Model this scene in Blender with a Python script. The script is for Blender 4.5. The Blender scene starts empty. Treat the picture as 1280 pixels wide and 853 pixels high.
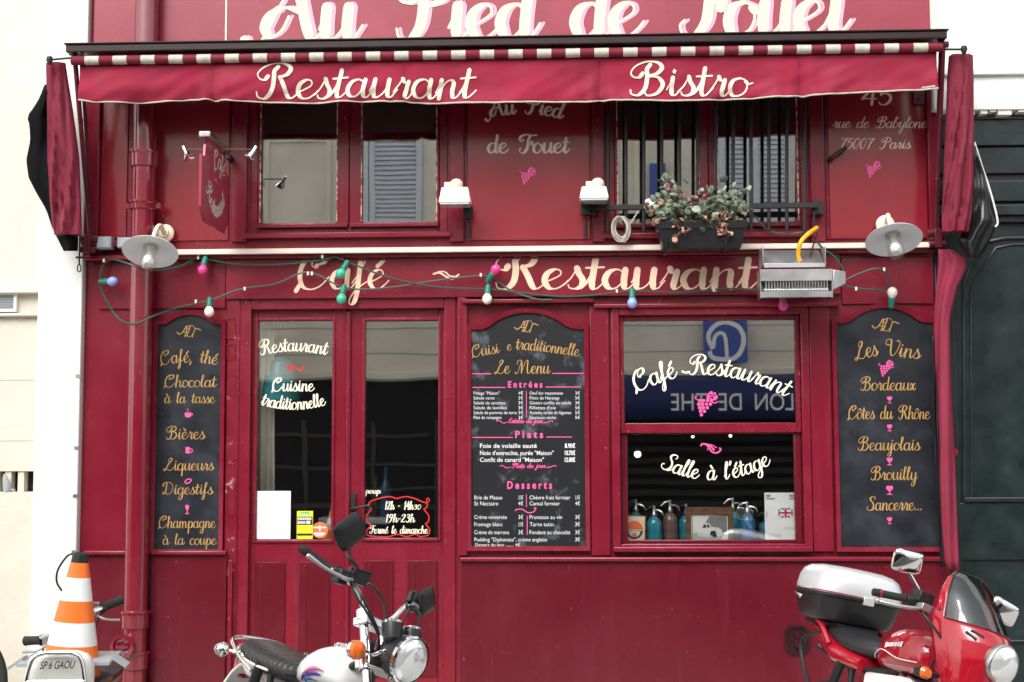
import bpy, bmesh, math, random
from mathutils import Vector, Matrix, Euler, noise
R = math.radians
sc = bpy.context.scene
COL = sc.collection
rnd = random.Random(7)

# ------------------------------------------------------------------ camera
FPX = 1778.0
CAM = Vector((0.0, -9.0, 1.6))
cam_d = bpy.data.cameras.new("camera")
cam_d.sensor_width = 36.0
cam_d.lens = 36.0 * FPX / 1280.0
cam_d.clip_end = 500
cam_o = bpy.data.objects.new("camera", cam_d)
COL.objects.link(cam_o)
CROT = (Matrix.Rotation(R(2.4), 3, 'Z') @ Matrix.Rotation(R(90 + 4.95), 3, 'X') @ Matrix.Rotation(R(-0.2), 3, 'Z'))
cam_o.matrix_world = Matrix.Translation(CAM) @ CROT.to_4x4()
sc.camera = cam_o

def P(px, py, y=0.0):
    """point of the plane at depth y that the photograph shows at px, py"""
    d = CROT @ Vector(((px - 640.0) / FPX, (426.5 - py) / FPX, -1.0))
    return CAM + d * ((y - CAM.y) / d.y)

def rect(px0, py0, px1, py1, y=0.0):
    """upright rectangle x0, x1, z0, z1"""
    mx, my = (px0 + px1) / 2, (py0 + py1) / 2
    return P(px0, my, y).x, P(px1, my, y).x, P(mx, py1, y).z, P(mx, py0, y).z

# ------------------------------------------------------------------ sky and sun
SUN_EL, SUN_ROT = R(46), R(200)
world = bpy.data.worlds.new("World"); sc.world = world; world.use_nodes = True
wn = world.node_tree.nodes; wl = world.node_tree.links
bg = wn["Background"]
sky = wn.new("ShaderNodeTexSky"); sky.sky_type = 'NISHITA'; sky.sun_disc = False
sky.sun_elevation = SUN_EL; sky.sun_rotation = SUN_ROT
sky.dust_density = 3.0; sky.air_density = 1.0
hs = wn.new("ShaderNodeHueSaturation"); hs.inputs['Saturation'].default_value = 0.12
wl.new(sky.outputs[0], hs.inputs['Color']); wl.new(hs.outputs[0], bg.inputs[0])
bg.inputs[1].default_value = 0.15
sun_d = bpy.data.lights.new("sun", 'SUN'); sun_d.energy = .9; sun_d.angle = R(40); sun_d.color = (1, .97, .92)
sun_o = bpy.data.objects.new("sun", sun_d); COL.objects.link(sun_o)
sdir = Vector((math.sin(SUN_ROT) * math.cos(SUN_EL), math.cos(SUN_ROT) * math.cos(SUN_EL), math.sin(SUN_EL)))
sun_o.rotation_euler = sdir.to_track_quat('Z', 'Y').to_euler()
sun_o.location = (0, -6, 12)
sc.view_settings.view_transform = 'Standard'; sc.view_settings.look = 'None'
sc.view_settings.gamma = 1; sc.view_settings.exposure = 1.12
sc.view_settings.use_curve_mapping = False

# ------------------------------------------------------------------ helpers
def tag(o, label=None, cat=None, group=None, kind=None):
    if label: o['label'] = label
    if cat: o['category'] = cat
    if group: o['group'] = group
    if kind: o['kind'] = kind
    return o

def thing(name, label, cat, loc=(0, 0, 0), rot=None, group=None):
    o = bpy.data.objects.new(name, None); COL.objects.link(o)
    o.empty_display_size = .1
    o.location = loc
    if rot is not None: o.rotation_euler = rot
    return tag(o, label, cat, group)

def catmull(pts, n=6, closed=False):
    pts = [Vector(p) for p in pts]
    if len(pts) < 3:
        return [pts[0].lerp(pts[-1], k / n) for k in range(n + 1)]
    out = []
    L = len(pts)
    rng = range(L if closed else L - 1)
    for i in rng:
        p1, p2 = pts[i], pts[(i + 1) % L]
        p0 = pts[i - 1] if (i > 0 or closed) else p1 * 2 - p2
        p3 = pts[(i + 2) % L] if (i + 2 < L or closed) else p2 * 2 - p1
        for k in range(n):
            t = k / n
            out.append(.5 * ((2 * p1) + (p2 - p0) * t + (2 * p0 - 5 * p1 + 4 * p2 - p3) * t * t + (3 * p1 - p0 - 3 * p2 + p3) * t ** 3))
    if not closed: out.append(pts[-1])
    return out

class MB:
    def __init__(s): s.v = []; s.f = []; s.m = []; s.cur = 0; s.sharp = 38
    def add(s, verts, faces):
        b = len(s.v); s.v += [Vector(p) for p in verts]
        for f in faces: s.f.append([b + i for i in f]); s.m.append(s.cur)
        return s
    def box(s, x0, x1, y0, y1, z0, z1):
        if x0 > x1: x0, x1 = x1, x0
        if y0 > y1: y0, y1 = y1, y0
        if z0 > z1: z0, z1 = z1, z0
        return s.add([(x0, y0, z0), (x1, y0, z0), (x1, y1, z0), (x0, y1, z0), (x0, y0, z1), (x1, y0, z1), (x1, y1, z1), (x0, y1, z1)],
                     [(0, 3, 2, 1), (4, 5, 6, 7), (0, 1, 5, 4), (1, 2, 6, 5), (2, 3, 7, 6), (3, 0, 4, 7)])
    def obox(s, c, u, v, w):
        """box with centre c and half-axis vectors"""
        c, u, v, w = Vector(c), Vector(u), Vector(v), Vector(w)
        return s.add([c - u - v - w, c + u - v - w, c + u + v - w, c - u + v - w, c - u - v + w, c + u - v + w, c + u + v + w, c - u + v + w],
                     [(0, 3, 2, 1), (4, 5, 6, 7), (0, 1, 5, 4), (1, 2, 6, 5), (2, 3, 7, 6), (3, 0, 4, 7)])
    def rings(s, rs, closed=True, cap=True, loop=False):
        n = len(rs[0]); vs = [p for r in rs for p in r]; fs = []
        L = len(rs)
        for i in range(L if loop else L - 1):
            i2 = (i + 1) % L
            for k in range(n if closed else n - 1):
                k2 = (k + 1) % n
                fs.append((i * n + k, i * n + k2, i2 * n + k2, i2 * n + k))
        if cap and closed and not loop:
            fs.append(tuple(range(n - 1, -1, -1))); fs.append(tuple((L - 1) * n + k for k in range(n)))
        return s.add(vs, fs)
    def tube(s, pts, r, seg=10, n=0, loop=False, cap=True):
        pts = [Vector(p) for p in pts]
        rr = r if isinstance(r, (list, tuple)) else [r] * len(pts)
        if n:
            src = len(pts)
            P2 = catmull(pts, n, loop)
            if not isinstance(r, (list, tuple)): rr = [r] * len(P2)
            else:
                rr = []
                for i in range(len(P2)):
                    t = i / n; a = min(int(t), src - 1); b = min(a + 1, src - 1)
                    rr.append(r[a] + (r[b] - r[a]) * (t - a))
            pts = P2
        rs = []; up = None
        L = len(pts)
        for i in range(L):
            if loop: d = pts[(i + 1) % L] - pts[i - 1]
            else: d = pts[min(i + 1, L - 1)] - pts[max(i - 1, 0)]
            if d.length < 1e-9: d = Vector((0, 0, 1))
            d.normalize()
            if up is None:
                up = Vector((0, 0, 1)) if abs(d.z) < .9 else Vector((1, 0, 0))
            a = d.cross(up)
            if a.length < 1e-6: a = d.orthogonal()
            a.normalize(); b = a.cross(d); up = b
            rs.append([pts[i] + (a * math.cos(2 * math.pi * k / seg) + b * math.sin(2 * math.pi * k / seg)) * rr[i] for k in range(seg)])
        return s.rings(rs, True, cap, loop)
    def lathe(s, prof, c=(0, 0, 0), axis=(0, 0, 1), seg=24, cap=True):
        """prof: list of (radius, height along axis)"""
        c = Vector(c); ax = Vector(axis).normalized(); a = ax.orthogonal().normalized(); b = ax.cross(a)
        rs = [[c + ax * h + (a * math.cos(2 * math.pi * k / seg) + b * math.sin(2 * math.pi * k / seg)) * max(r, 1e-4) for k in range(seg)] for r, h in prof]
        return s.rings(rs, True, cap)
    def ball(s, c, r, seg=14, sx=1, sy=1, sz=1):
        c = Vector(c); rs = []
        m = max(6, seg // 2)
        for i in range(m + 1):
            t = math.pi * i / m; q = max(math.sin(t), 1e-3)
            rs.append([c + Vector((sx * r * q * math.cos(2 * math.pi * k / seg), sy * r * q * math.sin(2 * math.pi * k / seg), -sz * r * math.cos(t))) for k in range(seg)])
        return s.rings(rs)
    def prism(s, outline, y0, y1):
        """outline of (x, z) points given thickness along y"""
        n = len(outline)
        vs = [(x, y0, z) for x, z in outline] + [(x, y1, z) for x, z in outline]
        fs = [tuple(range(n)), tuple(range(2 * n - 1, n - 1, -1))] + [(k, n + k, n + (k + 1) % n, (k + 1) % n) for k in range(n)]
        return s.add(vs, fs)
    def sect(s, secs, seg=20, cap=True):
        """loft: sections (centre, half-width vector, half-height vector, exponent)"""
        rs = []
        for c, u, v, e in secs:
            c, u, v = Vector(c), Vector(u), Vector(v); ring = []
            for k in range(seg):
                t = 2 * math.pi * k / seg; ct, st = math.cos(t), math.sin(t)
                ring.append(c + u * math.copysign(abs(ct) ** (2 / e), ct) + v * math.copysign(abs(st) ** (2 / e), st))
            rs.append(ring)
        return s.rings(rs, True, cap)
    def build(s, name, mats, parent=None, bevel=0, smooth=True, sub=0, solid=0):
        me = bpy.data.meshes.new(name)
        me.from_pydata([tuple(p) for p in s.v], [], s.f)
        for m in (mats if isinstance(mats, (list, tuple)) else [mats]): me.materials.append(m)
        me.polygons.foreach_set('material_index', s.m)
        bm = bmesh.new(); bm.from_mesh(me); bmesh.ops.recalc_face_normals(bm, faces=bm.faces); bm.to_mesh(me); bm.free()
        if smooth:
            me.shade_smooth(); me.set_sharp_from_angle(angle=R(s.sharp))
        me.update()
        o = bpy.data.objects.new(name, me); COL.objects.link(o)
        if parent is not None: o.parent = parent
        if solid:
            md = o.modifiers.new('solid', 'SOLIDIFY'); md.thickness = solid; md.offset = 0
        if bevel:
            md = o.modifiers.new('bevel', 'BEVEL'); md.width = bevel; md.segments = 2; md.limit_method = 'ANGLE'; md.angle_limit = R(40)
        if sub:
            md = o.modifiers.new('sub', 'SUBSURF'); md.levels = sub; md.render_levels = sub
        return o

def islands(mb):
    par = list(range(len(mb.v)))
    def find(i):
        while par[i] != i: par[i] = par[par[i]]; i = par[i]
        return i
    for f in mb.f:
        for q in f[1:]: par[find(q)] = find(f[0])
    groups = {}
    for f, mi in zip(mb.f, mb.m): groups.setdefault(find(f[0]), []).append((f, mi))
    out = []
    for g in groups.values():
        ids = sorted({i for f, _ in g for i in f}); mp = {i: k for k, i in enumerate(ids)}; n = MB(); n.sharp = mb.sharp
        n.v = [mb.v[i] for i in ids]; n.f = [[mp[i] for i in f] for f, _ in g]; n.m = [mi for _, mi in g]; out.append(n)
    return out

def copy_thing(o, loc=None, parent=None):
    c = o.copy(); COL.objects.link(c)
    if parent is not None: c.parent = parent
    for ch in list(o.children): copy_thing(ch, None, c)
    if loc is not None: c.location = loc
    return c

# ------------------------------------------------------------------ materials
def mat(name, col, rough=.5, metal=0, spec=.5, coat=0, coat_rough=.05, var=0, vscale=6, bump=0, bscale=30, trans=0, ior=1.45, dirt=None, dscale=3, emit=0, alpha=1, sheen=0, streak=0, chips=None):
    m = bpy.data.materials.new(name); m.use_nodes = True
    nt = m.node_tree; n = nt.nodes; l = nt.links; b = n['Principled BSDF']
    b.inputs['Base Color'].default_value = (*col, 1)
    b.inputs['Roughness'].default_value = rough; b.inputs['Metallic'].default_value = metal
    b.inputs['Specular IOR Level'].default_value = spec; b.inputs['IOR'].default_value = ior
    b.inputs['Coat Weight'].default_value = coat; b.inputs['Coat Roughness'].default_value = coat_rough
    b.inputs['Transmission Weight'].default_value = trans
    if sheen: b.inputs['Sheen Weight'].default_value = sheen
    if emit:
        b.inputs['Emission Color'].default_value = (*col, 1); b.inputs['Emission Strength'].default_value = emit
    geo = n.new('ShaderNodeTexCoord')
    last = None
    if var:
        t = n.new('ShaderNodeTexNoise'); t.inputs['Scale'].default_value = vscale; t.inputs['Detail'].default_value = 6
        l.new(geo.outputs['Object'], t.inputs['Vector'])
        rp = n.new('ShaderNodeMapRange'); rp.inputs[1].default_value = .3; rp.inputs[2].default_value = .7
        rp.inputs[3].default_value = 1 - var; rp.inputs[4].default_value = 1 + var
        l.new(t.outputs['Fac'], rp.inputs[0])
        mx = n.new('ShaderNodeVectorMath'); mx.operation = 'SCALE'; mx.inputs[0].default_value = col
        l.new(rp.outputs[0], mx.inputs['Scale']); last = mx.outputs[0]
        rr = n.new('ShaderNodeMapRange'); rr.inputs[1].default_value = .3; rr.inputs[2].default_value = .7
        rr.inputs[3].default_value = max(rough * .75, .02); rr.inputs[4].default_value = min(rough * 1.3, 1)
        l.new(t.outputs['Fac'], rr.inputs[0]); l.new(rr.outputs[0], b.inputs['Roughness'])
    if dirt:
        t2 = n.new('ShaderNodeTexNoise'); t2.inputs['Scale'].default_value = dscale; t2.inputs['Detail'].default_value = 9; t2.inputs['Roughness'].default_value = .7
        l.new(geo.outputs['Object'], t2.inputs['Vector'])
        r2 = n.new('ShaderNodeMapRange'); r2.inputs[1].default_value = dirt[3]; r2.inputs[2].default_value = dirt[3] + dirt[4]; r2.inputs[4].default_value = dirt[5]
        l.new(t2.outputs['Fac'], r2.inputs[0])
        mm = n.new('ShaderNodeMix'); mm.data_type = 'RGBA'
        mm.inputs['A'].default_value = (*col, 1); mm.inputs['B'].default_value = (*dirt[:3], 1)
        if last: l.new(last, mm.inputs['A'])
        l.new(r2.outputs[0], mm.inputs['Factor']); last = mm.outputs['Result']
    for kind in (['streak'] if streak else []) + (['chips'] if chips else []):
        mp = n.new('ShaderNodeMapping'); mp.inputs['Scale'].default_value = (13, 13, .9) if kind == 'streak' else (55, 55, 22)
        l.new(geo.outputs['Object'], mp.inputs['Vector']); t4 = n.new('ShaderNodeTexNoise'); t4.inputs['Scale'].default_value = 1; t4.inputs['Detail'].default_value = 5; t4.inputs['Roughness'].default_value = .65
        l.new(mp.outputs[0], t4.inputs['Vector']); r4 = n.new('ShaderNodeMapRange')
        lo, hi, top = (.52, .80, streak) if kind == 'streak' else (.685, .705, .7)
        r4.inputs[1].default_value = lo; r4.inputs[2].default_value = hi; r4.inputs[4].default_value = top
        l.new(t4.outputs['Fac'], r4.inputs[0]); m4 = n.new('ShaderNodeMix'); m4.data_type = 'RGBA'
        m4.inputs['A'].default_value = (*col, 1); m4.inputs['B'].default_value = (.24, .04, .065, 1) if kind == 'streak' else (*chips, 1)
        if last: l.new(last, m4.inputs['A'])
        l.new(r4.outputs[0], m4.inputs['Factor']); last = m4.outputs['Result']
    if last: l.new(last, b.inputs['Base Color'])
    if bump:
        t3 = n.new('ShaderNodeTexNoise'); t3.inputs['Scale'].default_value = bscale; t3.inputs['Detail'].default_value = 4
        l.new(geo.outputs['Object'], t3.inputs['Vector'])
        bp = n.new('ShaderNodeBump'); bp.inputs['Strength'].default_value = bump; bp.inputs['Distance'].default_value = .01
        l.new(t3.outputs['Fac'], bp.inputs['Height']); l.new(bp.outputs[0], b.inputs['Normal'])
    return m

def pane_mat(name, refl, tint=(.9, .93, .92), wob=.02):
    m = bpy.data.materials.new(name); m.use_nodes = True
    nt = m.node_tree; n = nt.nodes; l = nt.links
    n.remove(n['Principled BSDF']); out = n['Material Output']
    tr = n.new('ShaderNodeBsdfTransparent'); tr.inputs[0].default_value = (*tint, 1)
    gl = n.new('ShaderNodeBsdfGlossy'); gl.inputs['Roughness'].default_value = .012; gl.inputs['Color'].default_value = (1, 1, 1, 1)
    mx = n.new('ShaderNodeMixShader'); mx.inputs[0].default_value = refl
    l.new(tr.outputs[0], mx.inputs[1]); l.new(gl.outputs[0], mx.inputs[2]); l.new(mx.outputs[0], out.inputs[0])
    if wob:
        tc = n.new('ShaderNodeTexCoord'); t = n.new('ShaderNodeTexNoise'); t.inputs['Scale'].default_value = 2.2; t.inputs['Detail'].default_value = 1
        l.new(tc.outputs['Object'], t.inputs['Vector'])
        bp = n.new('ShaderNodeBump'); bp.inputs['Strength'].default_value = wob; bp.inputs['Distance'].default_value = .1
        l.new(t.outputs['Fac'], bp.inputs['Height']); l.new(bp.outputs[0], gl.inputs['Normal'])
    return m

RED_DIRT = (.17, .025, .035, .56, .3, .32)
M = {}
M['red'] = mat('red gloss paint', (.182, .0075, .0215), .24, spec=.6, var=.10, vscale=3, bump=.10, bscale=9, dirt=RED_DIRT, dscale=2.2, streak=.35, chips=(.42, .24, .22))
M['red_panel'] = mat('red panel paint', (.25, .014, .026), .16, spec=.8, coat=.6, var=.10, vscale=2, bump=.08, bscale=5, dirt=RED_DIRT, dscale=1.6, streak=.3)
M['red_dark'] = mat('maroon plinth paint', (.110, .005, .0128), .26, spec=.55, var=.07, vscale=2, bump=.10, bscale=12, dirt=(.15, .02, .03, .62, .2, .3), dscale=3, streak=.2, chips=(.34, .16, .15))
M['red_bright'] = mat('crimson frame paint', (.190, .008, .0235), .25, spec=.6, var=.08, bump=.08, bscale=20, streak=.25, chips=(.45, .28, .25))
M['red_worn'] = mat('worn red paint', (.180, .0075, .021), .3, spec=.5, var=.12, bump=.25, bscale=25, dirt=(.45, .25, .22, .60, .05, .8), dscale=14)
M['sign_red'] = mat('faded sign red', (.27, .024, .044), .28, spec=.6, var=.10, vscale=2, dirt=(.42, .06, .10, .5, .3, .5), dscale=2)
M['cream'] = mat('cream paint', (.78, .70, .54), .45)
M['cream_letter'] = mat('cream lettering', (.70, .63, .49), .5)
M['peach_letter'] = mat('peach lettering', (.80, .58, .42), .5, var=.06, vscale=12)
M['panel_letter'] = mat('pale panel lettering', (.84, .76, .66), .5)
M['pale_letter'] = mat('pale window lettering', (.88, .84, .66), .5)
M['white_letter'] = mat('white chalk lettering', (.80, .82, .82), .6)
M['tan_letter'] = mat('tan lettering', (.80, .60, .48), .5)
M['gold'] = mat('gold lettering', (.47, .27, .085), .45, var=.12, vscale=15)
M['pink'] = mat('pink lettering', (.86, .10, .34), .5)
M['pink_shadow'] = mat('pink drop shade lettering', (.74, .36, .48), .5)
M['red_letter'] = mat('red lettering', (.65, .02, .02), .5)
M['slate'] = mat('black board', (.017, .019, .0245), .33, spec=.5, var=.15, bump=.05, bscale=8, dirt=(.05, .06, .08, .5, .3, .6), dscale=3)
M['chalk'] = mat('chalky hazy black board', (.014, .015, .018), .34, spec=.5, bump=.05, bscale=8, dirt=(.30, .34, .40, .55, .28, .85), dscale=4)  # pale blotches paint both chalk smudges and a hazy white reflection
M['ledge'] = mat('cream ledge paint', (.70, .60, .52), .4, var=.08, bump=.1, dirt=(.35, .10, .10, .62, .1, .7), dscale=9)
M['white_wall'] = mat('white render', (.76, .76, .73), .8, var=.05, vscale=1.5, bump=.35, bscale=60, dirt=(.52, .50, .45, .55, .25, .35), dscale=1.6)
M['beige_wall'] = mat('beige render', (.64, .60, .53), .85, var=.05, bump=.3, bscale=50, dirt=(.5, .42, .32, .55, .3, .5), dscale=2)
M['stone'] = mat('opposite stone', (.72, .67, .57), .85, var=.10, vscale=1.5, bump=.2)
M['green_paint'] = mat('dark green door paint', (.012, .020, .021), .3, spec=.5, var=.2, bump=.12, bscale=14, dirt=(.05, .06, .06, .62, .15, .6), dscale=6)
M['brown_metal'] = mat('dark brown metal', (.020, .007, .008), .35, spec=.4, var=.2)
M['maroon_metal'] = mat('maroon metal', (.09, .008, .018), .35, spec=.5, var=.2, dirt=(.35, .2, .18, .62, .05, .7), dscale=25)
M['awning'] = mat('burgundy awning cloth', (.27, .014, .040), .75, spec=.3, var=.07, vscale=4, bump=.15, bscale=300, sheen=.05)
M['awning_dark'] = mat('burgundy curtain cloth', (.17, .013, .032), .7, spec=.35, var=.10, vscale=5, bump=.15, bscale=200)
M['awning_white'] = mat('off white awning cloth', (.50, .47, .39), .8, var=.15, vscale=30, dirt=(.3, .25, .2, .55, .2, .6), dscale=20)
M['black_cloth'] = mat('matt black cloth', (.006, .006, .007), .95, spec=.1, bump=.2, bscale=30)
M['vinyl'] = mat('black vinyl', (.010, .010, .012), .22, spec=.5, bump=.2, bscale=9)
M['black'] = mat('black paint', (.012, .012, .013), .4, spec=.5)
M['black_plastic'] = mat('black plastic', (.014, .014, .016), .35, spec=.5, bump=.04, bscale=80)
M['rubber'] = mat('black rubber', (.018, .018, .018), .75)
M['dark'] = mat('dark interior', (.012, .012, .013), .9)
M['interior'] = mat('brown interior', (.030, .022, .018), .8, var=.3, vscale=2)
M['iron'] = mat('black iron', (.014, .013, .013), .45, spec=.5, var=.2)
M['white_metal'] = mat('white enamel', (.80, .79, .75), .3)
M['shade_blue'] = mat('pale blue enamel shade', (.80, .85, .92), .3)
M['grey_box'] = mat('grey plastic', (.33, .36, .38), .5)
M['chrome'] = mat('chrome', (.80, .80, .82), .09, metal=1)
M['steel'] = mat('brushed steel', (.50, .50, .50), .32, metal=1, var=.1, bump=.05)
M['alu'] = mat('cast aluminium', (.46, .46, .47), .42, metal=.9, var=.1)
M['glass_clear'] = pane_mat('clear lamp glass', .22, (.93, .95, .95), 0)
M['lens'] = mat('headlight glass', (.85, .88, .90), .08, metal=.55, coat=.6)
M['orange_lens'] = mat('orange indicator lens', (.80, .14, .012), .15, coat=.5)
M['cable_green'] = mat('green cable', (.012, .085, .058), .45)
M['socket_green'] = mat('green lamp socket', (.010, .19, .13), .4)
M['yellow'] = mat('yellow cable', (.80, .42, .015), .4)
M['orange'] = mat('orange cone plastic', (.85, .165, .018), .35, coat=.2, var=.06, vscale=8, dirt=(.6, .2, .1, .6, .2, .4), dscale=12)
M['cone_white'] = mat('white reflective band', (.80, .80, .79), .3, coat=.2, dirt=(.6, .58, .55, .55, .3, .5), dscale=10)
M['bike_white'] = mat('white motorcycle paint', (.80, .80, .79), .2, coat=.7, dirt=(.5, .47, .42, .55, .3, .35), dscale=9)
M['bike_red'] = mat('red motorcycle paint', (.37, .005, .018), .16, coat=1, coat_rough=.03, bump=.04, bscale=8, dirt=(.30, .06, .06, .58, .3, .4), dscale=12)
M['seat_black'] = mat('black seat vinyl', (.022, .022, .024), .38, spec=.5, bump=.12, bscale=160)
M['silver'] = mat('silver plastic lid', (.62, .63, .64), .30, metal=.35, coat=.25)
M['screen'] = pane_mat('smoked windscreen', .13, (.30, .30, .31), 0)
M['pane_up'] = pane_mat('upper window glass', .36, (.85, .88, .87), .002)
M['pane'] = pane_mat('shop window glass', .34, (.9, .92, .91), .003)
M['pane_low'] = pane_mat('lower shop window glass', .17, (.95, .96, .96), .003)
M['pane_door'] = pane_mat('old door glass', .30, (.93, .94, .93), .008)
M['wood'] = mat('brown wood', (.14, .062, .028), .5, var=.3, vscale=20)
M['plank'] = mat('pale wood', (.62, .32, .12), .6, var=.15)
M['paper'] = mat('white paper', (.84, .85, .82), .7)
M['teal'] = mat('teal glass', (.015, .21, .27), .12, coat=.5, spec=.6)
M['blue_glass'] = mat('blue glass', (.02, .14, .32), .12, coat=.5, spec=.6)
M['brown_glass'] = mat('brown clear glass', (.17, .095, .075), .12, coat=.5, spec=.6)
M['shutter'] = mat('blue grey shutter', (.62, .655, .70), .6, var=.06)
M['blue_cloth'] = mat('navy awning cloth', (.012, .022, .10), .7)
M['blue_sign'] = mat('blue sign', (.05, .10, .38), .5)
M['road'] = mat('asphalt', (.055, .055, .057), .85, var=.25, vscale=5, bump=.6, bscale=120)
M['pave'] = mat('paving stone', (.38, .37, .34), .8, var=.15, vscale=3, bump=.3, bscale=60)
M['kerb'] = mat('granite kerb', (.30, .29, .28), .75, var=.2, vscale=20)
M['moss'] = mat('mossy ground', (.055, .075, .025), .95, var=.4, vscale=20, bump=.8, bscale=60)
M['leaf'] = mat('grey green leaf', (.13, .17, .115), .6, var=.3, vscale=30)
M['leaf_pale'] = mat('pale green leaf', (.27, .32, .24), .6, var=.2, vscale=30)
M['leaf_dead'] = mat('dry pink leaf', (.50, .27, .18), .7, var=.3, vscale=30)
M['flower'] = mat('faded pink flower', (.30, .12, .14), .7, var=.3, vscale=40)
M['bulb_pink'] = mat('pink bulb', (.80, .06, .28), .25, coat=.4)
M['bulb_blue'] = mat('blue bulb', (.28, .36, .75), .25, coat=.4)
M['bulb_green'] = mat('green bulb', (.05, .46, .30), .25, coat=.4)
M['bulb_white'] = mat('white bulb', (.85, .82, .72), .25, coat=.4)
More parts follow.
